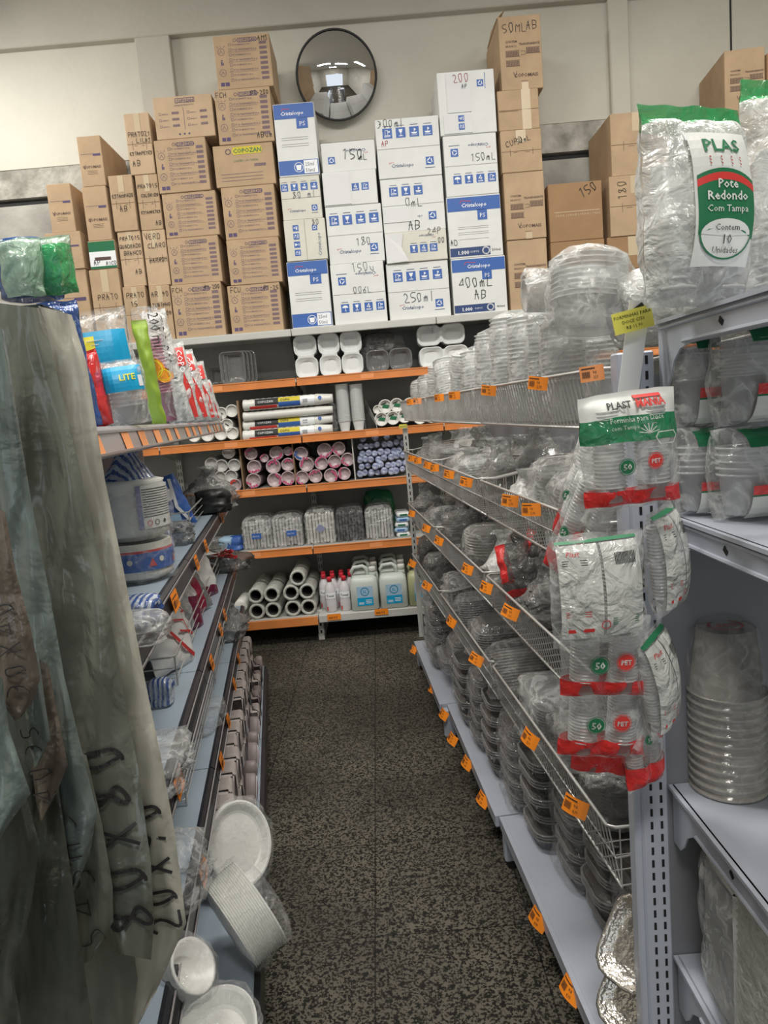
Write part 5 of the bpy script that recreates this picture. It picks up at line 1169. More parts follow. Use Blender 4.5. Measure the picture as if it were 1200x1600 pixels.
q = fr(PB_, 3.24, .07, SHZ + .07)
tray_stack('flat clear tray pack sticking out over the aisle on the right bottom shelf', fr(PB_, 3.36, .16, SHZ + .085), rang(PB_), .25, .30, 1, 'tray_clear', 'cellophane', 31, R(3))
# foil trays by the near post
for k in range(2):
    q = at(990, 1455 + 75 * k, 1.345); b = MB(); b.M = Matrix.Rotation(R(62), 4, 'X'); trays(b, .12, .17, 5, .005, .03, .014, .03, 0, True)
    single('foil_tray', b, ['alu_foil'], ('upper', 'lower')[k] + ' crinkled aluminium foil tray beside the near post', 'foil tray', 'foil trays beside the near post', (q.x + .015, q.y, q.z - .03), (R(-6), R(8), R(-52)))
# a second row of bags behind, in the depth of the baskets
random.seed(77); nb = 0
for ti, hs in ((1, .21), (2, .23), (3, .24)):
    for k in range(12):
        Y = 3.85 - k * .205; nb += 1; w_ = random.uniform(.17, .2); h_ = hs * random.uniform(.75, 1.05)
        t = thing('filled_bag', NTH[k] + ' bag from the far end in the back row of the ' + TN[ti] + ' basket tier', 'bag', fr(PA, Y, .25, TIER[ti][0] + .006), rang(PA), 'bags in the back row of the baskets')
        b = MB(); b.M = Matrix.Rotation(R(random.uniform(-14, 14)), 4, 'Y'); cups(b, w_ * .4, w_ * .3, h_ * .4, .011, max(3, int(h_ * .5 / .011)), k % 2 == 0, 16); b.build('containers', random.choice(['cup_shadow', 'cup_clear', 'tray_grey', 'tray_clear'] if ti == 1 else ['cup_shadow', 'tray_clear', 'tray_grey', 'tray_clear']), t, smooth=True)
        b = MB(); blob(b, w_, .17, h_, 0, .12, 24, 16, 100 + nb, .75, h_ * .12); b.build('bag_film', random.choice(['bag_grey', 'cellophane', 'bag_film']), t, smooth=True)

# ================================================================== end-of-aisle shelf unit facing the camera
EX, EY = .440, 1.21
t = thing('endcap_shelving', 'light grey slotted end-of-aisle shelving with four shelves at the right edge', 'gondola shelving', (EX, EY, 0))
for x in (0, .92):
    b = MB(); b.box((x, .012, .78), (.048, .03, 1.56), 0, bev=.003); b.box((x - .031, .014, .78), (.014, .034, 1.56), 0, bev=.003)
    for q in range(58):
        for s in (-.007, .011): b.box((x + s, -.0035, .12 + q * .025), (.0045, .001, .014), 1)
    b.build('upright', ['steel_grey', 'slot_black'], t)
b = MB(); b.box((.465, .006, .82), (.90, .008, 1.40), 0); b.build('back_panel', 'steel_panel', t)
def side_plate(b, x, z, dep):
    prof = [(-.002, z), (-dep, z), (-dep, z - .045), (-.12, z - .045), (-.085, z - .05), (-.06, z - .068), (-.045, z - .095), (-.03, z - .11), (-.002, z - .11)]
    n = b.addv([(x - .0015, y, zz) for y, zz in prof] + [(x + .0015, y, zz) for y, zz in prof]); N_ = len(prof)
    b.face([n + k for k in range(N_)]); b.face([n + N_ + k for k in range(N_)][::-1])
    for k in range(N_): k2 = (k + 1) % N_; b.face([n + k, n + k2, n + N_ + k2, n + N_ + k])
    b.tube([(x - .003, -dep, z - .012), (x - .003, -.01, z - .012)], .003, 6); b.tube([(x - .003, -dep, z - .040), (x - .003, -.1, z - .040)], .0035, 6)
    b.box((x - .0022, -dep * .55, z - .025), (.001, .012, .008), 1, rot=Matrix.Rotation(.6, 3, 'X'))
EZ = [1.605, 1.29, .795, .455, .13]
for i, z in enumerate(EZ):
    b = MB(); b.box((.46, -.2, z - .003), (.87, .40, .006), 0); b.box((.46, -.400, z - .0235), (.87, .014, .044), 0, bev=.003)
    side_plate(b, .034, z, .40); side_plate(b, .886, z, .40)
    b.build('shelf', ['steel_grey', 'slot_black'], t)
# tall inverted cup stacks on the third shelf
ECG = 'wrapped cup stacks on the end shelving'
p = atz(1158, 1252, .797)
def ecup(label, x, Y, rt, n, hh=.29):
    t = thing('cup_stack', label, 'cup stack', (x, Y, .797), 0, ECG)
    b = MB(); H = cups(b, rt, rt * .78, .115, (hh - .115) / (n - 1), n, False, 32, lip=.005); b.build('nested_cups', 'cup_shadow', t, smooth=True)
    b = MB(); blob(b, rt * 2.12, rt * 2.12, H * 1.06, 0, .025, 32, 20, 5, 1.0); b.build('plastic_wrap', 'cellophane', t, smooth=True)
    b = MB(); b.ring(0, 0, rt * .45, .004, 0, lambda x, z: (x, z, H + .0015)); b.text('400', 0, -.01, .025, 0, lambda x, z: (x, z, H + .0015), 'C'); b.build('print', 'print_red', t)
    return t
ecup('large upturned clear cup stack standing at the shelf front', p.x + .005, p.y + .055, .060, 12)
p = atz(1075, 1190, .797); ecup('upturned clear cup stack behind and left of the large one', p.x + .012, p.y + .03, .055, 13, .30)
# large clear tub with white plates on the fourth shelf
t = thing('clear_plate_pack', 'big clear wrapped pack of large white plates on the lower end shelf', 'pack of plates', (.632, 1.035, .457), 0, None)
b = MB(); b.loft([rr(.2, .2, .05, 0, 6), rr(.284, .284, .08, .012, 6)] + [rr(.288 - (.006 if k % 2 else 0), .288 - (.006 if k % 2 else 0), .08, .012 + .262 * k / 40, 6) for k in range(41)] + [rr(.2, .2, .05, .276, 6)], 0); b.build('plates', 'film_roll', t, smooth=True)
b = MB(); b.box((-.132, .03, .14), (.03, .12, .26), 0, bev=.012); b.build('white_edge', 'cup_white', t, smooth=True)
b = MB(); blob(b, .305, .305, .30, 0, .02, 40, 20, 2, .5); b.build('plastic_wrap', 'bag_film', t, smooth=True)
b = MB(); b.M = Matrix.Translation((0, 0, .12)); b.box((0, 0, 0), (.16, .12, .24), 0, bev=.01)
mp = lambda x, z: (x, -.0615, z); b.text('Guardanapos', -.06, .06, .022, 1, mp, ang=.0); b.text('50 folhas', -.04, .03, .018, 1, mp)
single('cream_pack', b, ['paper_white', 'print_black'], 'cream printed pack on the bottom shelf of the end shelving', 'pack', None, (.60, 1.10, .131), (0, 0, R(8)), smooth=False)

# ---- printed pot packs
def pot_pack(label, P, rot, w, h, d, big=False, seed=0, style='pote', group='packs of clear pots on the end shelving'):
    t = thing('pot_pack', label, 'pack of pots', P, 0, group, rot=rot)
    b = MB()
    if big:
        for (xx, yy) in ((-w * .24, 0), (w * .24, 0)):
            b2 = MB(); cups(b2, w * .19, w * .15, h * .28, .012, int(h * .40 / .012), False, 18)
            for v in b2.v: v.x += xx; v.z += .02
            b2.build('pots', 'cup_clear', t, smooth=True)
        pk = Pillow(w, h, d, seed, .45, .008, .07); 
        pk.build(b, lambda u, t_: 1 if t_ > .9 else 0, 24, 30); b.build('bag', ['bag_milky', 'green_film'], t, smooth=True)
        b = MB(); mp = pk.mp; q = lambda dd: (lambda x, z: (mp(x, z)[0], mp(x, z)[1] - dd, mp(x, z)[2]))
        b.rect(-w * .26, h * .16, w * .30, h * .80, 0, mp, 10, 14)
        N_ = 12
        def arc(x, zc): return zc - ((x) / (w * .3)) ** 2 * h * .05
        for k in range(N_):
            x0 = -w * .24 + w * .54 * k / N_; x1 = -w * .24 + w * .54 * (k + 1) / N_
            for (za, zb_, mi, dd) in ((.33, .55, 1, .001), (.55, .585, 2, .0012), (.585, .605, 1, .001)):
                nz = 5 if mi == 1 and za < .4 else 1
                for j in range(nz):
                    a = za + (zb_ - za) * j / nz; c = za + (zb_ - za) * (j + 1) / nz; zl = .33 + .04
                    n = b.addv([q(dd)(x0, arc(x0, a * h)), q(dd)(x1, arc(x1, a * h)), q(dd)(x1, arc(x1, c * h)), q(dd)(x0, arc(x0, c * h))]); b.face([n, n + 1, n + 2, n + 3], mi)
        # lower white oval
        for k in range(12):
            a0 = PI * k / 12; a1 = PI * (k + 1) / 12
            n = b.addv([q(.0012)(.02 * w, h * .30), q(.0012)(.02 * w - w * .25 * math.cos(a0), h * .30 - h * .11 * math.sin(a0)), q(.0012)(.02 * w - w * .25 * math.cos(a1), h * .30 - h * .11 * math.sin(a1))]); b.face([n, n + 1, n + 2], 0)
        b.stroke([(.02 * w - w * .25 * math.cos(PI * k / 16), h * .31 - h * .12 * math.sin(PI * k / 16)) for k in range(17)], .0022, 1, q(.0022))
        for k in range(12):
            a0 = PI * k / 12; a1 = PI * (k + 1) / 12
            n = b.addv([q(.0016)(.02 * w, h * .29), q(.0016)(.02 * w + w * .24 * math.cos(a0), h * .30 + h * .07 * math.sin(a0)), q(.0016)(.02 * w + w * .24 * math.cos(a1), h * .30 + h * .07 * math.sin(a1))]); b.face([n, n + 1, n + 2], 0)
        b.text('PLAS', -w * .16, h * .69, h * .095, 1, q(.002), bold=.02)
        for xx in (-.12, -.02, .08, .17):
            for k in range(3): b.disc(w * xx, h * (.66 - k * .017), .0013, 3, q(.002), 6)
        b.text('Pote', .02 * w, h * .51, h * .06, 0, q(.0026), 'C', bold=.015); b.text('Redondo', .02 * w, h * .455, h * .06, 0, q(.0026), 'C', bold=.015); b.text('Com Tampa', .02 * w, h * .40, h * .045, 0, q(.0026), 'C')
        b.text('Contem', .02 * w, h * .315, h * .042, 4, q(.0028), 'C'); b.text('10', .02 * w, h * .255, h * .06, 4, q(.0028), 'C'); b.text('Unidades', .02 * w, h * .215, h * .04, 4, q(.0028), 'C')
        b.build('printed_label', ['label_paper', 'print_green', 'print_red', 'marker_red', 'print_black'], t)
    else:
        b2 = MB(); cups(b2, w * .35, w * .29, h * .45, .010, int(h * .4 / .010), True, 22)
        for v in b2.v: v.z += .008
        b2.build('pots', 'pot_clear', t, smooth=True)
        pk = Pillow(w, h, d, seed, .3, .005, .04); pk.build(b, None, 20, 22); b.build('bag', ['bag_film'], t, smooth=True)
        b = MB(); q = lambda dd: (lambda x, z: (pk.mp(x, z)[0], pk.mp(x, z)[1] - dd, pk.mp(x, z)[2]))
        x0, x1 = -w * .16, w * .47
        b.rect(x0, h * .80, x1, h * .99, 1, q(0), 6, 4); b.rect(x0, h * .30, x1, h * .40, 2, q(0), 6, 2); b.rect(x0, h * .28, x1, h * .30, 1, q(0), 6, 1); b.rect(x0, h * .03, x1, h * .28, 0, q(0), 6, 4)
        b.disc(w * .33, h * .58, w * .085, 1, q(.001), 18); b.text('10', w * .33, h * .55, h * .08, 0, q(.002), 'C', bold=.02)
        b.stroke([(w * .2, h * .2), (w * .24, h * .24), (w * .3, h * .24), (w * .3, h * .15), (w * .22, h * .15), (w * .2, h * .2)], .0015, 4, q(.001)); b.text('PLAST', w * .32, h * .16, h * .035, 3, q(.001))
        b.build('printed_label', ['label_paper', 'print_green', 'red_clear', 'marker_red', 'print_black'], t)
    return t
def gp(x, y, Y): return at(x, y, Y)
for k, (cx, yt, yb, wpx, Y, rz, lab) in enumerate([(1088, 160, 447, 165, 1.06, R(12), 'large clear pot pack printed Pote Redondo with green top'), (1268, 110, 432, 200, 1.10, R(-6), 'large green-topped clear pot pack cut by the right picture edge')]):
    a, c = gp(cx, yb, Y), gp(cx, yt, Y); h = (c - a).length; w = wpx / 1130 * Y * 1.03
    pot_pack(lab, (a.x, Y, EZ[0] + .002), (R(-4), R(2), rz), w, c.z - EZ[0], .11, True, k + 1)
for k, (cx, yt, yb, wpx, Y, lab) in enumerate([(1090, 655, 808, 70, 1.15, 'lower left clear pot pack on the upper end shelf'), (1165, 650, 825, 105, 1.08, 'lower right clear pot pack showing the number 10'), (1088, 500, 655, 70, 1.16, 'upper left clear pot pack with red and green band'), (1170, 480, 652, 110, 1.09, 'upper right clear pot pack with red and green band')]):
    w = wpx / 1130 * Y * 1.05; x = gp(cx, yb, Y).x; z0 = EZ[1] + .002 if k < 2 else EZ[1] + .142
    pot_pack(lab, (x, Y, z0), (0, 0, R(4)), w, .138 if k < 2 else .150, w * .85, False, k + 4)
# ---- clip strip with hanging packs of small sweet cups
HG = 'hanging packs of small clear sweet cups'
ps0, ps1 = at(1000, 470, 1.20), at(978, 640, 1.20)
b = MB(); b.M = Matrix.Translation(ps1)
dv = ps0 - ps1; b.box((dv.x / 2, 0, dv.z / 2), (.034, .0015, dv.length), 0, rot=Matrix.Rotation(math.atan2(dv.x, dv.z), 3, 'Y')); b.box((dv.x * .93 , -.004, dv.z * .93), (.014, .006, .012), 1, rot=Matrix.Rotation(-.6, 3, 'Y'))
single('clip_strip', b, ['paper_white', 'rubber_black'], 'white clip strip with black clip hanging from the end shelving post', 'clip strip', None, smooth=False)
p = at(989, 500, 1.185); b = MB(); b.box((0, 0, 0), (.066, .0012, .034), 0); mp = lambda x, z: (x, -.0014, z)
b.text('FORMINHAS PARA', 0, .006, .0075, 1, mp, 'C'); b.text('DOCE C/50', 0, -.003, .0075, 1, mp, 'C'); b.text('R$ 11,90', 0, -.012, .0075, 1, mp, 'C')
single('price_card', b, ['label_yellow', 'print_black'], 'yellow price card for sweet cups on the white clip strip', 'price label', None, p, (0, R(-10), R(3)), smooth=False)
p = at(925, 571, 1.24); price_tag('large orange price tag behind clear film beside the clip strip', p, R(-4), .66, R(-4), m='label_pale')
def form_pack(label, cx, yt, yb, wpx, Y, yaw, tilt, style, seed, dark=False):
    top, bot = at(cx, yt, Y), at(cx, yb, Y); h = (top - bot).length; w = wpx / 1130 * Y / max(.45, math.cos(yaw)) * 1.02
    t = thing('sweet_cup_pack', label, 'pack of cups', bot, 0, HG, rot=(0, tilt, yaw))
    d = .05
    for s in (-1, 1):
        b = MB(); n = max(4, int((h - .05) / .0055)); cups(b, w * .155, w * .12, .022, .0055, n, True, 16, lip=.0015)
        for v in b.v: v.x += s * w * .22; v.z += h * .07
        b.build('nested_cups', 'cup_clear', t, smooth=True)
    b = MB(); pk = Pillow(w, h, d, seed, .42, .005, .045, lobes=2)
    hh = h
    def mf(u, t_):
        if style == 'back': return 0
        if style == 'low': return 2 if .05 < t_ < .24 else 0
        if style == 'redonly': return 2 if .1 < t_ < .5 else 0
        return 3 if t_ > .80 else (1 if t_ > .58 else (2 if .03 < t_ < .17 else 0))
    pk.build(b, mf, 24, 30); b.build('bag', ['bag_film', 'green_clear', 'red_clear', 'label_paper'], t, smooth=True)
    b = MB(); q = lambda dd: (lambda x, z: (pk.mp(x, z)[0], pk.mp(x, z)[1] - dd, pk.mp(x, z)[2]))
    if style == 'front':
        b.text('PLAST', -w * .25, h * .865, h * .085, 3, q(.001), bold=.02, sx=.9); b.text('MANIA', w * .04, h * .865, h * .095, 1, q(.001), bold=.03, sx=.85); b.rect(w * .04, h * .94, w * .32, h * .965, 1, q(.001), 4, 1)
        b.text('Forminha para Doce', -w * .25, h * .75, h * .065, 0, q(.001), sx=.85); b.text('com Tampa', -w * .25, h * .69, h * .05, 0, q(.001))
        for k in range(7): a = PI * (k + .5) / 7; b.stroke([(w * .12, h * .64), (w * .12 + w * .10 * math.cos(a), h * .64 + h * .08 * math.sin(a))], .0012, 0, q(.001))
        b.stroke([(w * .18, h * .60), (w * .21, h * .64), (w * .37, h * .64), (w * .4, h * .60), (w * .36, h * .54), (w * .22, h * .54), (w * .18, h * .6)], .0015, 0, q(.001))
    if style in ('front', 'low'):
        z = h * (.38 if style == 'front' else .48); r = w * .07 if style == 'front' else w * .09
        b.disc(-w * .13, z, r, 2, q(.001), 20); b.ring(-w * .13, z, r * 1.15, .001, 2, q(.001)); b.text('50', -w * .13, z - r * .45, r * 1.25, 0, q(.002), 'C', bold=.03)
        b.disc(w * .16, z + .004, r, 1, q(.001), 20); b.ring(w * .16, z + .004, r * 1.15, .001, 1, q(.001)); b.text('PET', w * .16, z + .004 - r * .3, r * .85, 0, q(.002), 'C', bold=.03)
    if style == 'back':
        b.rect(-w * .44, h * .10, -w * .02, h * .93, 0, q(0), 6, 16); b.rect(w * .01, h * .10, w * .42, h * .93, 0, q(0), 6, 16); b.rect(-w * .44, h * .94, w * .42, h * .96, 2, q(0), 8, 1)
        for k in range(14): b.rect(w * .14 + k * w * .016, h * .74, w * .14 + k * w * .016 + w * .009, h * .84, 3, q(.001))
        b.text('Plast', -w * .36, h * .84, h * .06, 1, q(.001), slant=.3)
        for z in (.80, .78, .76, .35, .33, .31): b.rect(-w * .4, h * z, -w * .15, h * z + .001, 3 if z > .5 else 1, q(.001))
        b.rect(-w * .38, h * .16, -w * .12, h * .195, 1, q(.001)); b.ring(w * .0, h * .22, w * .045, .0012, 1, q(.001))
        for z in (.27, .25, .23, .21): b.rect(w * .07, h * z, w * .36, h * z + .0012, 2, q(.001))
    if b.f: b.build('print', ['label_film', 'print_red', 'print_green', 'print_black'], t)
    return t
FP = [('sweet cup pack tilted at the far left of the hanging bunch, upper', 893, 672, 852, 52, 1.16, R(-52), R(22), 'low', 2), ('sweet cup pack tilted at the left of the hanging bunch, lower', 880, 725, 905, 58, 1.12, R(-48), R(26), 'low', 3),
      ('hanging sweet cup pack showing its back labels and red foot', 938, 832, 1004, 150, 1.02, R(4), R(-1), 'back', 4), ('hanging pack with red band and number 50, directly under the back-label pack', 942, 962, 1088, 142, 1.07, R(2), R(4), 'low', 5),
      ('hanging pack with red band and number 50, second under the back-label pack', 938, 1052, 1182, 140, 1.11, R(-2), R(5), 'low', 6), ('lowest hanging pack showing mostly its red foot', 950, 1120, 1212, 130, 1.15, R(0), R(10), 'redonly', 7),
      ('sweet cup pack at the right of the bunch beneath the green-headed pack', 1046, 786, 955, 62, 1.08, R(42), R(-8), 'back', 8), ('sweet cup pack with red corner at the right of the back-label pack', 1036, 968, 1138, 62, 1.10, R(46), R(-14), 'back', 9),
      ('sweet cup pack with red foot at the lower right of the bunch', 1010, 1035, 1228, 72, 1.13, R(24), R(-6), 'low', 10), ('hanging sweet cup pack with green header reading PLASTMANIA', 990, 611, 792, 152, 1.0, R(3), R(-2), 'front', 1)]
for (lab, cx, yt, yb, wp, Y, yaw, tl, st, sd) in FP: form_pack(lab, cx, yt, yb, wp, Y, yaw, tl, st, sd)
# ================================================================== left gondola
LA, LB = (-.30, -.1335), (-.188, -.1425)
LZ = [1.512, 1.13, .80, .50, .144]
G2, G3 = 3.90, 1.08
def fl(pl, Y, off=0.0, z=0.0): return fr(pl, Y, off, z, -1)
t = thing('gondola_shelving', 'blue-grey gondola shelving on the left with dark price rails', 'gondola shelving', fl(LA, G3), lang(LA))
LL = dist(LA, G3, G2)
for i, z in enumerate(LZ):
    for k in range(3):
        x0, x1 = LL * k / 3, LL * (k + 1) / 3
        if i == 4:
            ya = [fl(LB, G3 + (G2 - G3) * q / 3) for q in (k, k + 1)]
            # front edge follows the lower line
            inv = Matrix.Rotation(-lang(LA), 3, 'Z'); o0 = fl(LA, G3)
            A_, B_ = inv @ (ya[0] - o0), inv @ (ya[1] - o0)
            b = MB(); n = b.addv([(A_.x + .002, A_.y, z), (B_.x - .002, B_.y, z), (B_.x - .002, .42, z), (A_.x + .002, .42, z), (A_.x + .002, A_.y, z - .02), (B_.x - .002, B_.y, z - .02), (B_.x - .002, .42, z - .02), (A_.x + .002, .42, z - .02)])
            for q in ((0, 1, 2, 3), (7, 6, 5, 4), (0, 4, 5, 1), (1, 5, 6, 2), (2, 6, 7, 3), (3, 7, 4, 0)): b.face([n + a for a in q])
            s = b.build('shelf', 'steel_left', t)
            b = MB(); n = b.addv([(A_.x + .002, A_.y - .001, z + .002), (B_.x - .002, B_.y - .001, z + .002), (B_.x - .002, B_.y - .016, z + .0), (A_.x + .002, A_.y - .016, z), (A_.x + .002, A_.y - .02, z - .055), (B_.x - .002, B_.y - .02, z - .055), (B_.x - .002, B_.y, z - .055), (A_.x + .002, A_.y, z - .055)])
            for q in ((0, 1, 2, 3), (3, 2, 5, 4), (4, 5, 6, 7), (7, 6, 1, 0), (0, 3, 4, 7), (1, 6, 5, 2)): b.face([n + a for a in q])
            b.build('price_rail', 'rail_dark', s)
        else:
            b = MB(); b.box(((x0 + x1) / 2, .215, z - .011), (x1 - x0 - .004, .41, .02), 0); s = b.build('shelf', 'steel_left', t)
            b = MB(); X0, X1 = x0 + .003, x1 - .003; zz = z + .001
            prof = [(.012, 0), (.004, 0), (-.004, -.006), (-.014, -.05), (-.004, -.054), (.012, -.054)]
            n = b.addv([(X0, y, zz + c) for y, c in prof] + [(X1, y, zz + c) for y, c in prof])
            for q in range(6): q2 = (q + 1) % 6; b.face([n + q, n + q2, n + 6 + q2, n + 6 + q])
            b.face([n + q for q in range(6)][::-1]); b.face([n + 6 + q for q in range(6)])
            for (ya_, za_) in ((-.0065, -.010), (-.0145, -.046)): b.box(((X0 + X1) / 2, ya_ - .001, zz + za_), (X1 - X0, .003, .004), 1)
            if i == 0:
                random.seed(k)
                x = X0 + .02
                while x < X1 - .1:
                    w_ = random.uniform(.05, .09); n = b.addv([(x, -.0068, zz - .012), (x + w_, -.0068, zz - .012), (x + w_, -.0148, zz - .044), (x, -.0148, zz - .044)]); b.face([n + a for a in (0, 1, 2, 3)][::-1], 2); x += w_ + random.uniform(.06, .2)
            b.build('price_rail', ['rail_clear' if i == 0 else 'rail_dark', 'rail_clear', 'label_pale'], s)
for k in range(3):
    b = MB(); b.box((LL * (k + .5) / 3, .432, .80), (LL / 3 - .01, .01, 1.40), 0); b.build('back_panel', 'steel_panel', t)
for k in range(4):
    b = MB(); b.box((LL * k / 3, .445, .77), (.05, .03, 1.5), 0)
    for q in range(28): b.box((LL * k / 3, .4295, .2 + q * .045), (.006, .002, .026), 1)
    b.build('upright', ['steel_grey', 'slot_black'], t)
    b = MB(); b.box((LL * k / 3 + (.025 if k == 0 else -.025), .2, .06), (.03, .40, .12), 0); b.build('foot', 'steel_grey', t)
# orange stickers in the dark rails
for ti, L_ in ((1, [(344, 795), (318, 838), (303, 862), (268, 918)]), (2, [(347, 940), (341, 967), (326, 1012), (271, 1180)]), (3, [(370, 1017), (364, 1063), (354, 1118), (344, 1187), (315, 1358)])):
    for k, (x, y) in enumerate(L_):
        q = onp(x, y, LA[0] + .013, LA[1]); b = MB()
        f = lambda a, c: (a, -.012 * (.5 - c / .045) * .4 - .0 - .0016, c)
        w_ = .085 if (ti, k) in ((1, 3), (2, 3), (3, 4)) else .06
        b.rect(-w_ / 2, -.021, w_ / 2, .021, 0, lambda a, c: (a, -.0015 + c * .17, c)); mp = lambda a, c: (a, -.0025 + c * .17, c)
        for j in range(10): b.rect(-w_ * .42 + j * .003, -.012, -w_ * .42 + j * .003 + .0016, .004, 1, mp)
        b.rect(-w_ * .4, .009, w_ * .3, .012, 1, mp); b.text('R$ 6,90', -w_ * .02, -.010, .016, 1, mp, sx=.7)
        # thickness
        n = b.addv([(-w_ / 2, -.0005 - .021 * .17, -.021), (w_ / 2, -.0005 - .021 * .17, -.021), (w_ / 2, -.0005 + .021 * .17, .021), (-w_ / 2, -.0005 + .021 * .17, .021)]); b.face([n + 3, n + 2, n + 1, n])
        q2 = fl(LA, q.y, -.0165, LZ[ti] - .027)
        single('price_sticker', b, ['label_orange', 'print_black'], NTH[k] + ' orange price sticker from the far end in the ' + ('second', 'third', 'fourth')[ti - 1] + ' left rail', 'price label', 'orange stickers in the left dark rails', q2, (0, 0, lang(LA)), smooth=False)
# wire fences
def fence(label, Ya, Yb, z, h, dep):
    L = dist(LA, Ya, Yb); p = fl(LA, Ya, .05, z); t = thing('wire_divider', label, 'wire divider', p, lang(LA), 'wire dividers on the left shelves')
    b = MB()
    for hh in (h, h * .62, h * .25):
        b.tube([(0, dep, hh), (0, .01, hh), (.01, 0, hh), (L - .01, 0, hh), (L, .01, hh), (L, dep, hh)], .0019 if hh < h else .003, 5)
    b.build('rails', 'wire', t)
    for x in (0, L * .5, L):
        b = MB(); b.tube([(x, 0, 0), (x, 0, h)], .0025, 5); b.build('leg', 'wire', t)
    return t
fence('wire divider on the second left shelf beside the blue pack', 2.55, 3.55, LZ[1] + .001, .07, .12)
fence('long wire divider on the third left shelf holding red and white packs', 1.92, 3.6, LZ[2] + .001, .08, .2)
fence('wire divider on the nearly empty fourth left shelf, far half', 2.72, 3.55, LZ[3] + .001, .07, .13)
fence('wire divider on the nearly empty fourth left shelf, near half', 1.82, 2.66, LZ[3] + .001, .06, .13)

# ---- top deck packs
TD = 'packs standing on the top left shelf'
def shelf_pack(name, label, cat, x, yt, yb, wpx, Y, base, d, yaw, tilt, mats, mf=None, inner=None, prt=None, pmats=None, seed=0, amp=.006, ex=.4, group=TD):
    c = at(x, yb, Y); h = at(x, yt, Y).z - at(x, yb, Y).z; w = wpx / 1130 * Y
    t = thing(name, label, cat, (c.x, Y, base if base is not None else c.z), 0, group, rot=(0, tilt, yaw))
    if inner:
        m, n = inner
        for k in range(n):
            b = MB(); cups(b, w / n * .33, w / n * .27, h * .25, .009, max(3, int(h * .5 / .009)), True, 16)
            for v in b.v: v.x += (k - (n - 1) / 2) * w / n; v.z += .006
            b.build('nested_cups' if n < 3 else 'plates', m, t, smooth=True)
    pk = Pillow(w, h, d, seed, ex, amp, .04); b = MB(); pk.build(b, mf, 22, 30); b.build('bag', mats, t, smooth=True)
    if prt:
        b = MB(); prt(b, w, h, lambda dd: (lambda a, c_: (pk.mp(a, c_)[0], pk.mp(a, c_)[1] - dd, pk.mp(a, c_)[2]))); b.build('print', pmats, t)
    return t
z1 = LZ[0] + .003
shelf_pack('blue_pack', 'tall dark blue wrapped pack beside the hanging bags', 'pack', 128, 452, 655, 56, 1.38, z1, .07, R(8), R(-4), ['blue_film'], seed=3)
shelf_pack('green_pack', 'bright green translucent pack above the dark blue pack', 'pack', 88, 368, 462, 66, 1.22, None, .06, R(4), R(-3), ['green_film', 'palegreen_film'], lambda u, t_: 1 if t_ > .82 else 0, seed=5)
shelf_pack('pale_green_pack', 'pale green translucent pack left of the bright green one', 'pack', 42, 372, 462, 58, 1.18, None, .06, R(4), R(0), ['palegreen_film'], seed=6)
b = MB(); p = at(20, 440, 1.2); blob(b, .09, .07, .10, 0, .1, 20, 14, 77); single('blue_pack', b, ['blue_film'], 'dark blue pack at the left picture edge behind the pale green pack', 'pack', None, (p.x, 1.26, p.z - .02))
for (x, y, s) in ((70, 470, 0),):
    p = at(x, y, 1.25); b = MB(); b.box((0, 0, 0), (.15, .12, p.z - z1 - .012), 0, bev=.02); single('wrapped_pack', b, ['old_bag_blue'], 'pale wrapped pack under the green packs, mostly behind the hanging bags', 'pack', None, (p.x - .045, 1.25, (p.z + z1) / 2 - .006))
def pr_plate(txt):
    def f(b, w, h, q):
        z0, z1_ = (.52, .80) if txt == 'A' else (.50, .88)
        b.rect(-w * .46, h * z0, w * .46, h * z1_, 0, q(0), 10, 6)
        if txt == 'A': b.rect(-w * .25, h * .60, w * .02, h * .76, 1, q(.001), 4, 3)
        else: b.text('LITE', -w * .05, h * .66, h * .13, 1, q(.0015), bold=.02); b.rect(w * .36, h * .55, w * .45, h * .72, 2, q(.001))
    return f
shelf_pack('plate_pack', 'clear pack of plates with cyan label and yellow square', 'pack of plates', 180, 470, 655, 100, 1.66, z1, .09, R(10), R(-5), ['bag_film'], inner=('cup_clear', 1), prt=pr_plate('A'), pmats=['pack_cyan', 'pack_yellow', 'paper_white'], seed=7)
shelf_pack('plate_pack', 'narrow red plate pack at the front of the top left shelf', 'pack of plates', 163, 536, 658, 30, 1.50, z1, .08, R(4), R(-7), ['red_clear'], seed=8)
shelf_pack('plate_pack', 'clear plate pack with cyan label reading LITE, beside the red pack', 'pack of plates', 205, 555, 658, 66, 1.55, z1, .08, R(18), R(-5), ['bag_film'], inner=('cup_clear', 1), prt=pr_plate('B'), pmats=['pack_cyan', 'pack_yellow', 'paper_white'], seed=9)
def pr_fruit(b, w, h, q):
    b.disc(-w * .1, h * .46, w * .42, 0, q(.0005), 18); b.ring(-w * .1, h * .46, w * .33, .003, 1, q(.0015)); b.disc(w * .25, h * .40, w * .28, 0, q(.001), 14); b.ring(w * .25, h * .40, w * .2, .002, 1, q(.0015)); b.text('200 ml', w * .12, h * .93, h * .12, 2, q(.001), ang=-PI / 2, sx=.9)
def pr_tipo(b, w, h, q): b.text('TIPO 200 ml', -w * .05, h * .94, h * .12, 0, q(.001), ang=-PI / 2, sx=.9)
def pr_red(b, w, h, q):
    b.rect(w * .0, h * .70, w * .42, h * .93, 0, q(.0005), 3, 4); b.poly([(w * .22, h * .05), (w * .38, h * .05), (w * .40, h * .4), (w * .25, h * .62), (w * .1, h * .45)], 0, q(.002)); b.text('COPO', w * .12, h * .9, h * .1, 1, q(.004), ang=-PI / 2)
shelf_pack('cup_pack', 'lime green cup sleeve on the top left shelf', 'cup sleeve', 248, 490, 655, 22, 2.05, z1, .05, R(12), R(-4), ['pack_lime'], lambda u, t_: 0, seed=11)
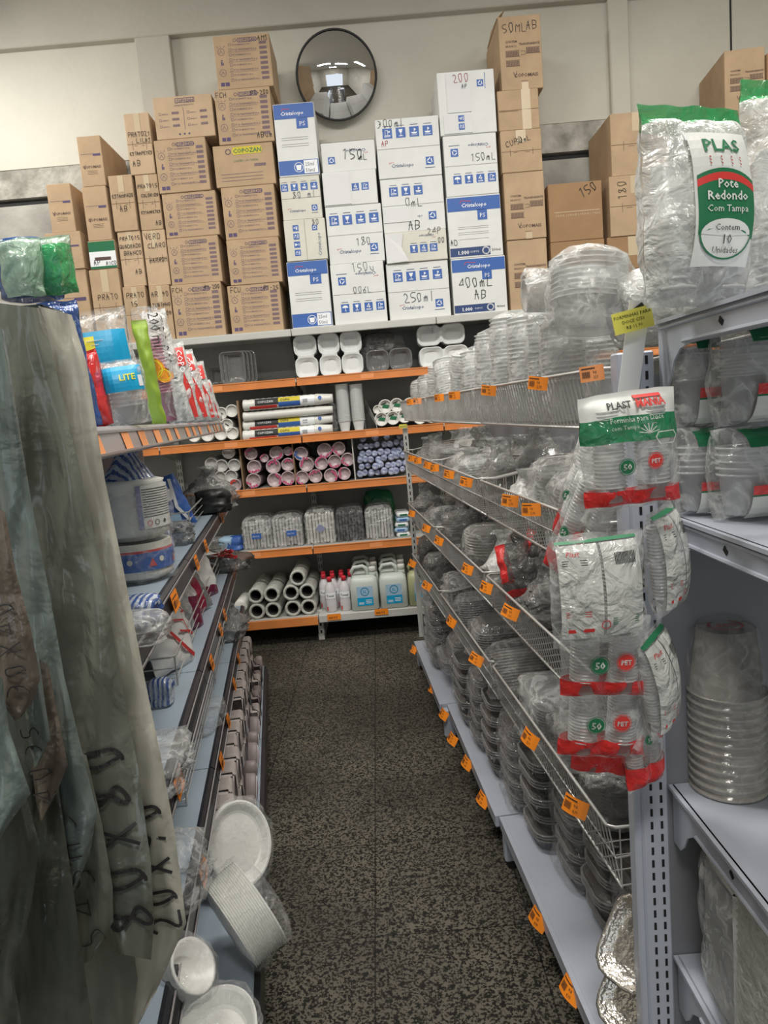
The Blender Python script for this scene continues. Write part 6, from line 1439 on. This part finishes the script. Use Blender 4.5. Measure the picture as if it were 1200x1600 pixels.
shelf_pack('cup_pack', 'pink cup sleeve printed 200 ml with an orange fruit', 'cup sleeve', 266, 468, 655, 40, 2.15, z1, .07, R(8), R(-6), ['bag_film'], inner=('pack_pink', 1), prt=pr_fruit, pmats=['pack_orange', 'pack_yellow', 'print_black'], seed=12)
shelf_pack('cup_pack', 'clear cup sleeve printed TIPO 200 ml behind the pink sleeve', 'cup sleeve', 284, 475, 655, 36, 2.45, z1, .07, R(8), R(-8), ['bag_milky'], inner=('cup_clear', 1), prt=pr_tipo, pmats=['print_black'], seed=13)
shelf_pack('cup_pack', 'clear cup sleeve with red stripe, first of the red-striped ones', 'cup sleeve', 298, 528, 655, 36, 2.75, z1, .07, R(8), R(-7), ['bag_milky'], inner=('cup_white', 1), prt=pr_red, pmats=['print_red', 'print_white'], seed=14)
shelf_pack('cup_pack', 'clear cup sleeve with red stripe, tallest of the red-striped ones', 'cup sleeve', 312, 540, 655, 38, 3.1, z1, .08, R(8), R(-9), ['bag_milky'], inner=('cup_white', 1), prt=pr_red, pmats=['print_red', 'print_white'], seed=15)
shelf_pack('cup_pack', 'clear cup sleeve with red stripe, last but one before the wall rack', 'cup sleeve', 324, 560, 655, 34, 3.4, z1, .08, R(8), R(-8), ['bag_milky'], inner=('cup_clear', 1), prt=pr_red, pmats=['print_red', 'print_white'], seed=16)
shelf_pack('cup_pack', 'clear cup sleeve with red stripe, farthest on the top left shelf', 'cup sleeve', 333, 590, 655, 28, 3.7, z1, .08, R(8), R(-10), ['bag_milky'], inner=('cup_clear', 1), prt=pr_red, pmats=['print_red', 'print_white'], seed=17)

# ---- second left shelf
def Lp(x, Y): return at(x, 800, Y).x
z2 = LZ[1] + .002
def plate_tower(label, x, Y, z, r, h, m, seg=30):
    pass
t = thing('plate_pack', 'wrapped deep plates with blue and orange label on the second left shelf', 'pack of plates', (-.625, 1.80, z2), R(60), 'plate packs on the left shelves')
b = MB(); b.lathe([(.055, 0), (.078, .012)] + [(.080 - (.003 if k % 2 else 0), .012 + .085 * k / 14) for k in range(15)] + [(.06, .095)], 30, 0); b.build('plates', 'cup_white', t, smooth=True)
b = MB(); cy = lambda r: (lambda x, z: (r * math.sin(x / r), -r * math.cos(x / r), z))
b.rect(-.2, .03, .2, .075, 0, cy(.083), 40, 2); b.rect(-.2, .075, .2, .081, 1, cy(.083), 40, 1); b.rect(-.2, .081, .2, .098, 2, cy(.083), 40, 1)
for k in range(4): b.poly([(-.12 + k * .08, .04), (-.10 + k * .08, .04), (-.11 + k * .08, .062)], 1, cy(.0845)); b.disc(-.085 + k * .08, .055, .007, 2, cy(.0845), 10)
b.build('printed_band', ['pack_blue', 'cutlery_red', 'carton_cream'], t, smooth=True)
b = MB(); blob(b, .175, .175, .10, 0, .03, 30, 14, 41, 1.0); b.build('plastic_wrap', 'cellophane', t, smooth=True)
t = thing('plate_pack', 'tall wrapped stack of deep plates in blue striped bag with a printed label', 'pack of plates', (-.625, 1.80, z2 + .103), R(66), 'plate packs on the left shelves')
b = MB(); b.lathe([(.06, 0), (.080, .014)] + [(.083 - (.004 if k % 2 else 0), .014 + .13 * k / 20) for k in range(21)] + [(.06, .15)], 30, 0); b.build('plates', 'cup_white', t, smooth=True)
b = MB(); b.rect(-.06, .03, .05, .135, 0, cy(.0865), 14, 2)
for k in range(12): b.rect(-.048, .058 + k * .006, .044, .0598 + k * .006, 1, cy(.0872), 10, 1)
b.rect(-.062, .03, -.05, .135, 2, cy(.0873), 2, 1); b.ring(-.035, .043, .006, .0015, 3, cy(.0875)); b.ring(-.015, .043, .006, .0015, 1, cy(.0875)); b.disc(.01, .043, .005, 1, cy(.0875), 8)
b.build('label', ['label_paper', 'print_black', 'pack_lilac', 'print_red'], t, smooth=True)
b = MB(); blob(b, .18, .18, .20, 0, .04, 36, 26, 42, .95, .055); 
fm = [0] * len(b.f)
for i_, f_ in enumerate(b.f):
    if sum(b.v[a].z for a in f_) / len(f_) > .145: b.m[i_] = 1
b.build('striped_bag', ['cellophane', 'stripe_film'], t, smooth=True)
t = thing('plate_pack', 'second wrapped plate stack behind the striped bag on the second left shelf', 'pack of plates', (-.70, 2.02, z2), R(66), 'plate packs on the left shelves')
b = MB(); b.lathe([(.06, 0), (.078, .014)] + [(.080 - (.004 if k % 2 else 0), .014 + .22 * k / 30) for k in range(31)] + [(.06, .24)], 26, 0); b.build('plates', 'cup_white', t, smooth=True)
b = MB(); blob(b, .175, .175, .26, 0, .05, 30, 22, 43, .95, .06); b.build('bag_film', 'stripe_film', t, smooth=True)
def crumple(name, label, cat, x, y, Y, w, d, h, m, seed, amp=.2, neck=0, rot=None, z=None, group=None, ex=.7):
    p = at(x, y, Y); b = MB(); blob(b, w, d, h, 0, amp, 26, 18, seed, ex, neck); return single(name, b, [m] if isinstance(m, str) else m, label, cat, group, (p.x, Y, p.z if z is None else z), rot)
crumple('crumpled_bag', 'grey crumpled clear bag with dark contents at the far end of second left shelf', 'bag', 325, 750, 3.15, .20, .16, .16, 'bag_grey', 51, .22, .03, z=z2)
crumple('dark_contents', 'black contents at the foot of the grey crumpled bag', 'pack', 330, 760, 3.05, .13, .12, .10, 'dark_stuff', 52, .15, z=z2 + .001)
crumple('crumpled_bag', 'small crumpled wrapper beside the blue pack on second left shelf', 'bag', 281, 830, 2.30, .07, .07, .07, 'bag_grey', 53, .25, z=z2)
def pr_bl(b, w, h, q): b.rect(-w * .2, h * .55, w * .15, h * .75, 0, q(.001)); b.stroke([(w * .3, h * .1), (w * .1, h * .4), (w * .25, h * .9)], .012, 0, q(.001)); b.rect(-w * .4, h * .05, w * .1, h * .3, 1, q(.001), 3, 3)
P_ = fl(LA, 2.62, .10, z2)
t = thing('napkin_bag', 'blue and white printed pack leaning on the second left shelf', 'pack', P_, 0, None, rot=(R(-12), R(-14), R(40)))
pk = Pillow(.15, .20, .06, 60, .4, .006, .04); b = MB(); pk.build(b, None); b.build('bag', 'pack_blue', t, smooth=True)
b = MB(); pr_bl(b, .15, .20, lambda dd: (lambda a, c_: (pk.mp(a, c_)[0], pk.mp(a, c_)[1] - dd, pk.mp(a, c_)[2]))); b.build('print', ['paper_white', 'pack_skyblue'], t)
crumple('blue_label_pack', 'small blue and white printed pack at the near end of second left shelf', 'pack', 215, 925, 1.36, .07, .09, .055, 'stripe_film', 61, .12, z=z2)
crumple('clear_pack', 'clear plate pack under the cyan-labelled row, near end of second left shelf', 'pack', 205, 960, 1.25, .12, .1, .05, 'bag_film', 62, .12, z=z2)

# ---- third left shelf
z3 = LZ[2] + .002
def lean(label, Y, off, w, h, d, yaw, rx, ty, mats, mf, seed, z=z3, prt=None, pm=None, group='red and white packs leaning on the third left shelf', name='cutlery_pack'):
    t = thing(name, label, 'pack', fl(LA, Y, off, z), 0, group, rot=(rx, ty, yaw)); pk = Pillow(w, h, d, seed, .4, .006, .05); b = MB(); pk.build(b, mf, 20, 24); b.build('bag', mats, t, smooth=True)
    if prt: b = MB(); prt(b, w, h, lambda dd: (lambda a, c_: (pk.mp(a, c_)[0], pk.mp(a, c_)[1] - dd, pk.mp(a, c_)[2]))); b.build('print', pm, t)
    return t
def arc_red(b, w, h, q):
    b.stroke([(-w * .35, h * .9), (-w * .15, h * .6), (w * .1, h * .3), (w * .35, h * .12)], .012, 0, q(.001)); b.stroke([(w * .0, h * .75), (w * .3, h * .7), (w * .35, h * .5), (w * .1, h * .55)], .006, 0, q(.001))
for k, (Y, off, w, h, mats, mf, prt, lab) in enumerate([
    (2.10, .09, .17, .15, ['cutlery_white'], None, arc_red, 'white pack with a curved red stripe, nearest in the wire divider'),
    (2.28, .11, .17, .16, ['cutlery_white'], None, arc_red, 'white pack with a curved red stripe, second in the wire divider'),
    (2.48, .10, .16, .15, ['bag_milky', 'pack_wine'], lambda u, t_: 1 if u > .55 and t_ < .6 else 0, None, 'clear pack with dark red contents in the wire divider'),
    (2.70, .09, .17, .15, ['tray_grey', 'pack_crimson'], lambda u, t_: 1 if .3 < u < .7 else 0, None, 'grey pack with a deep red panel in the wire divider'),
    (2.95, .09, .17, .16, ['cutlery_white', 'pack_wine'], lambda u, t_: 1 if t_ < .2 else 0, None, 'white oval-topped pack above the red panel pack'),
    (3.20, .12, .16, .15, ['bag_dark'], None, None, 'dark clear pack at the far end of third left shelf')]):
    lean(lab, Y - .05, off - .02, w * 1.2, h * 1.25, .06, lang(LA) + R(-25), R(-18 - 4 * (k % 2)), R(6 * (-1) ** k), mats, mf, 70 + k, prt=prt, pm=['cutlery_red'])
for k in range(5):   # grey trays standing on edge
    b = MB(); b.M = Matrix.Rotation(R(90), 4, 'X'); trays(b, .15, .17, 3, .004, .018, .012, .02, 0, True)
    for v in b.v: v.z += .085
    single('tray_on_edge', b, ['tray_grey'], NTH[k] + ' grey tray standing on edge beside the red-striped packs, nearest first', 'tray', 'grey trays standing on edge', fl(LA, 1.98 + k * .035, .24, z3), (R(-8), R(-6), lang(LA) + R(-70)))
t = thing('cutlery_bundle', 'bunch of thin red plastic sticks at the far end of third left shelf', 'cutlery', fl(LA, 3.45, .06, z3 + .05), 0, None); random.seed(9)
for k in range(22):
    b = MB(); a = Vector((random.uniform(-.07, .07), random.uniform(-.05, .05), random.uniform(0, .045))); b.tube([a, a + Vector((random.uniform(.03, .09), random.uniform(-.10, -.02), random.uniform(.0, .03)))], .004, 5); b.build('stick', 'cutlery_red' if k % 4 else 'cutlery_white', t)
crumple('dark_pack', 'black crumpled pack beneath the bunch of red sticks', 'pack', 355, 870, 3.45, .20, .16, .075, 'bag_dark', 81, .2, z=z3)
crumple('blue_label_pack', 'blue and white striped pack standing near the front of third left shelf', 'pack', 247, 1050, 1.78, .06, .05, .07, 'stripe_film', 82, .1, z=z3)
crumple('clear_bag', 'clear film bag lying flat at the near end of third left shelf', 'bag', 225, 1190, 1.40, .16, .22, .05, 'bag_film', 83, .25, z=z3)
# ---- fourth left shelf
z4 = LZ[3] + .002
crumple('crumpled_bag', 'crumpled dark clear bag at the far end of fourth left shelf', 'bag', 362, 990, 3.35, .13, .24, .11, 'bag_grey', 84, .3, .04, z=z4)
crumple('clear_bag', 'clear crumpled bag on the nearly empty fourth left shelf', 'bag', 318, 1085, 2.35, .10, .22, .05, 'cellophane', 85, .3, z=z4)
crumple('clear_bag', 'clear bag with a blue corner at the near end of fourth left shelf', 'bag', 283, 1400, 1.45, .11, .16, .12, ['bag_film'], 86, .2, z=z4)
P_ = at(288, 1520, 1.24)
t = thing('bowl_stack', 'stack of white bowls in film poking out past the hanging bags', 'bowls', (P_.x, 1.24, P_.z), 0, None, rot=(R(20), R(48), R(10)))
b = MB(); b.lathe([(.03, -.04)] + [(.052 - (.003 if k % 2 else 0), -.03 + .006 * k) for k in range(11)] + [(.045, .03), (.03, .0)], 24, 0, True, True); b.build('bowls', 'cup_white', t, smooth=True)
b = MB(); blob(b, .115, .115, .10, 0, .08, 24, 16, 90, .9)
for v in b.v: v.z -= .05
b.build('plastic_wrap', 'cellophane', t, smooth=True)
# ---- bottom left shelf: napkin packs, rolls, plates
z5 = LZ[4] + .002; random.seed(4)
NG = 'napkin packs on the bottom left shelf'; n_ = 0
for k in range(16):
    Y = 3.80 - k * .112
    for lv in range(2):
        if lv == 1 and k in (8,): continue
        b = MB(); b.box((0, .06, .049), (.104, .12, .096), 0, bev=.010); b.box((.045, -.001, .05), (.002, .002, .05), 1); n_ += 1
        single('napkin_pack', b, ['napkin_pack', 'napkin_side'], NTH[k] + ' napkin pack from the far end, ' + ('lower' if lv == 0 else 'upper') + ' layer of the back row', 'napkin pack', NG, fl(LB, Y, .052 + .006 * (k % 3), z5 + lv * .099), (0, 0, lang(LB) + random.uniform(-.06, .06)))
for k in range(7):
    Y = 3.78 - k * .11
    b = MB(); b.box((0, .02, .04), (.10, .04, .08 + .02 * (k % 2)), 0, bev=.008); single('napkin_pack', b, ['napkin_side' if k % 3 else 'napkin_pack'], NTH[k] + ' napkin pack from the far end, front row at shelf edge', 'napkin pack', NG, fl(LB, Y, .004, z5 + .003 + .01 * (k % 2)), (0, 0, lang(LB) + random.uniform(-.1, .1)))
for k in range(7):
    Y = 2.92 - k * .125
    t = thing('folded_cloth', NTH[k] + ' rolled wine-red wrapped cloth from the far end, front of the napkin packs', 'cloth roll', fl(LB, Y, .008 + .006 * (k % 2), z5 + .058), 0, 'rolled wine-red cloths', rot=(R(10), R(20 * (-1) ** k), lang(LB) + R(10)))
    b = MB()
    for (r, m_, yy) in ((.05, 0, 0), (.043, 1, -.003), (.036, 0, -.005), (.028, 2, -.007)):
        b.mi = m_; b.M = Matrix.Translation((0, yy, 0)) @ Matrix.Diagonal((.62, 1, 1.15, 1)) @ Matrix.Rotation(R(-90), 4, 'X'); b.lathe([(r * .96, 0), (r, .006), (r, .035)], 18, m_)
    b.build('rolled_layers', ['napkin_side', 'paper_white', 'pack_crimson'], t, smooth=True)
def plate_bag(label, P, r, th, rot, m, film_, seed, n=12, sy=1.25):
    t = thing('plate_pack', label, 'pack of plates', P, 0, 'wrapped plates on the bottom left shelf', rot=rot)
    b = MB(); b.M = Matrix.Diagonal((1, sy, 1, 1)); b.lathe([(r * .6, 0), (r * .95, th * .1)] + [(r * (1 - (.045 if k % 2 else 0)), th * (.1 + .85 * k / (2 * n))) for k in range(2 * n + 1)] + [(r * .95, th * .99), (r * .90, th * .9), (r * .76, th * .45), (r * .70, th * .36), (.001, th * .33)], 36, 0, True, False); b.build('plates', m, t, smooth=False)
    b = MB(); blob(b, r * 2.1, r * 2.1 * sy, th * 1.25 + .01, 0, .05, 36, 18, seed, 1.0); b.build('plastic_wrap', film_, t, smooth=True)
P_ = at(372, 1345, 1.93); plate_bag('large oval white plate in crumpled film leaning beside the napkins', (P_.x - .01, 1.98, z5 + .13), .095, .032, (R(62), R(10), R(30)), 'cup_white', 'cellophane', 91)
P_ = at(372, 1470, 1.55); plate_bag('thick stack of white plates in film leaning out over the aisle', (P_.x - .045, 1.62, z5 + .13), .115, .10, (0, R(70), R(34)), 'cup_white', 'cellophane', 92, 15, 1.0)
P_ = at(330, 1590, 1.36); plate_bag('wrapped white plates lowest at the bottom left of the aisle', (P_.x, 1.38, z5 + .03), .085, .06, (R(10), R(4), 0), 'cup_white', 'cellophane', 93)

# ================================================================== large bags hanging at the left, nearest the camera
HB_G = 'large flat plastic bags hanging at the left'
def relief(x, y, seed, Y):
    v = Vector((x * .022 + seed * 4, y * .004, seed)); return .022 * Y * noise.noise(v) + .012 * Y * noise.noise(Vector((x * .05, y * .012, seed + 9))) + .004 * Y * abs(noise.noise(Vector((x * .09, y * .05, seed))))
def hang_bag(label, rows, Y, m, th, seed, texts=(), group=HB_G, yaw=0.0, nu=22, sub=5):
    R_ = []
    for a, c in zip(rows, rows[1:]):
        for k in range(sub): f = k / sub; R_.append([a[i] + (c[i] - a[i]) * f for i in range(4)])
    R_.append(list(rows[-1])); nv = len(R_)
    cx = sum(r[0] + r[2] for r in R_) / len(R_) / 2; cy_ = R_[0][1]
    org = at(cx, cy_, Y)
    def pt(x, y, back):
        e = relief(x, y, seed, Y); x0 = 0
        return at(x, y, Y + (x - cx) * yaw + e + (th if back else 0)) - org
    b = MB()
    def fn(u, t_):
        j = t_ * (nv - 1); r = R_[min(nv - 1, int(round(j)))]
        return u, r
    def front(u, t_):
        u, r = fn(u, t_); x = r[0] + (r[2] - r[0]) * u; y = r[1] + (r[3] - r[1]) * u
        e = min(u, 1 - u) * 2; bulge = (1 - (1 - min(1, e * 2.2)) ** 2)
        p = pt(x, y, False); q = pt(x, y, True); return q * (1 - .5 - .5 * bulge) + p * (.5 + .5 * bulge)
    def back(u, t_):
        u, r = fn(1 - u, t_); x = r[0] + (r[2] - r[0]) * u; y = r[1] + (r[3] - r[1]) * u
        e = min(u, 1 - u) * 2; bulge = (1 - (1 - min(1, e * 2.2)) ** 2)
        p = pt(x, y, False); q = pt(x, y, True); return (p + q) * .5 + (q - p) * .5 * bulge
    b.grid(nu, nv, front); b.grid(nu, nv, back)
    o = b.build('hanging_bag', [m], None, smooth=True, loc=org); tag(o, label, 'bag', group)
    if texts:
        b = MB(); mp = lambda x, y: (lambda p: p + Vector((0, -.0045, 0)))(pt(x, y, False))
        for (ch, x, y, sz, w, ang) in texts: b.hand(ch, 0, 0, sz, w, 0, lambda a, c: mp(x - .19 * a - .98 * c, y - .98 * a + .19 * c), 0, .03, 1.0)
        b.build('handwriting', 'marker_black', o)
    return o
def glyphs(s, pts, size, w, ang):
    return [(s, pts[0][0], pts[0][1], abs(size), w, 0)]
def glyphs_old(s, pts, size, w, ang):   # pixel-space glyphs; y grows downward so flip by angle
    return [(c, x, y, size, w, ang) for c, (x, y) in zip(s, pts)]
hang_bag('cream plastic bag hanging nearest the shelves, with bold black handwriting', [(60, 478, 112, 492), (78, 560, 135, 565), (98, 700, 164, 750), (118, 850, 193, 890), (138, 1000, 224, 1050), (158, 1150, 251, 1180), (172, 1300, 273, 1300), (180, 1450, 291, 1442), (190, 1560, 246, 1545), (196, 1650, 204, 1625)],
         .97, 'old_bag_cream', .03, 1, glyphs('20X90', [(286, 1448)], -45, 5, 0))
hang_bag('dark grey-green plastic bag in front of the cream one, handwritten 80X80', [(-30, 470, 66, 482), (-20, 560, 92, 600), (0, 700, 128, 750), (30, 850, 161, 900), (55, 1000, 187, 1050), (85, 1150, 216, 1200), (115, 1300, 236, 1350), (145, 1400, 241, 1440), (185, 1490, 236, 1500)],
         .89, 'old_bag_green', .035, 2, glyphs('80X80', [(243, 1440)], -64, 6, 0))
hang_bag('wide dark bag filling the lowest left corner', [(60, 1280, 150, 1300), (60, 1400, 200, 1420), (50, 1500, 215, 1530), (40, 1620, 200, 1640)], .93, 'old_bag_green', .03, 12)
hang_bag('greenish bag handwritten 545, tip pointing down beside the 80X80 bag', [(60, 1150, 135, 1180), (75, 1250, 160, 1290), (95, 1370, 176, 1385), (108, 1460, 177, 1440), (122, 1510, 142, 1500)], .84, 'old_bag_green', .02, 3, glyphs('545', [(168, 1468)], -46, 2.4, 0))
hang_bag('long blue-grey bag handwritten 5H5, left of the 80X80 bag', [(-30, 500, 6, 515), (-25, 620, 27, 650), (-10, 760, 52, 800), (10, 900, 78, 930), (30, 1030, 101, 1060), (50, 1160, 131, 1185), (62, 1280, 152, 1270), (78, 1350, 140, 1335), (100, 1412, 110, 1408)], .79, 'old_bag_blue', .025, 4, glyphs('5H5', [(138, 1375)], -42, 2.4, 0))
hang_bag('brown bag handwritten 40 with its tip behind the small pale bag', [(20, 1000, 76, 1040), (40, 1110, 90, 1115), (50, 1200, 106, 1195), (56, 1250, 88, 1240), (62, 1284, 68, 1280)], .74, 'old_bag_brown', .02, 5, glyphs('40', [(92, 1245)], -36, 2.2, 0))
hang_bag('small pale bag handwritten 35 hanging over the brown one', [(22, 1010, 60, 1020), (36, 1090, 70, 1095), (44, 1150, 79, 1154), (52, 1200, 60, 1194)], .70, 'old_bag_blue', .015, 6, glyphs('35', [(68, 1170)], -24, 2, 0))
hang_bag('brownish bag handwritten 30X40 at the left picture edge', [(-30, 780, 8, 800), (-30, 870, 24, 890), (-30, 960, 48, 980), (-20, 1040, 63, 1060), (0, 1090, 50, 1100), (22, 1126, 32, 1122)], .66, 'old_bag_brown', .02, 7, glyphs('30X40', [(50, 1080)], -32, 2.2, 0))
hang_bag('dark bluish bag tip at the left picture edge', [(-40, 1040, 4, 1060), (-40, 1120, 14, 1140), (-40, 1200, 48, 1240), (-40, 1290, 12, 1290), (-40, 1340, -10, 1330)], .62, 'old_bag_blue', .02, 8)
hang_bag('dark green bag hanging lowest at the left picture edge', [(-40, 1240, 40, 1240), (-40, 1340, 62, 1320), (-40, 1440, 48, 1420), (-40, 1540, 20, 1520), (-40, 1640, 40, 1640)], .68, 'old_bag_dark', .02, 9)
hang_bag('dark bag with deep folds behind the lowest left bags', [(0, 1200, 90, 1220), (10, 1340, 110, 1360), (0, 1480, 130, 1500), (-30, 1640, 150, 1640)], .76, 'old_bag_dark', .02, 10)
hang_bag('dark bag behind all the hanging bags at the left edge', [(-60, 500, 40, 500), (-60, 800, 90, 800), (-60, 1100, 140, 1100), (-60, 1400, 170, 1400), (-60, 1660, 190, 1660)], 1.01, 'old_bag_dark', .02, 11)
# rod that carries them
p0 = at(-40, 470, .60); t = thing('bag_rod', 'steel rod carrying the large hanging bags at the left', 'rod', (0, 0, 0))
b = MB(); a = at(20, 482, 1.05); b.tube([a, Vector((a.x - .08, .55, a.z + .02))], .006, 8); b.build('rod', 'wire', t)
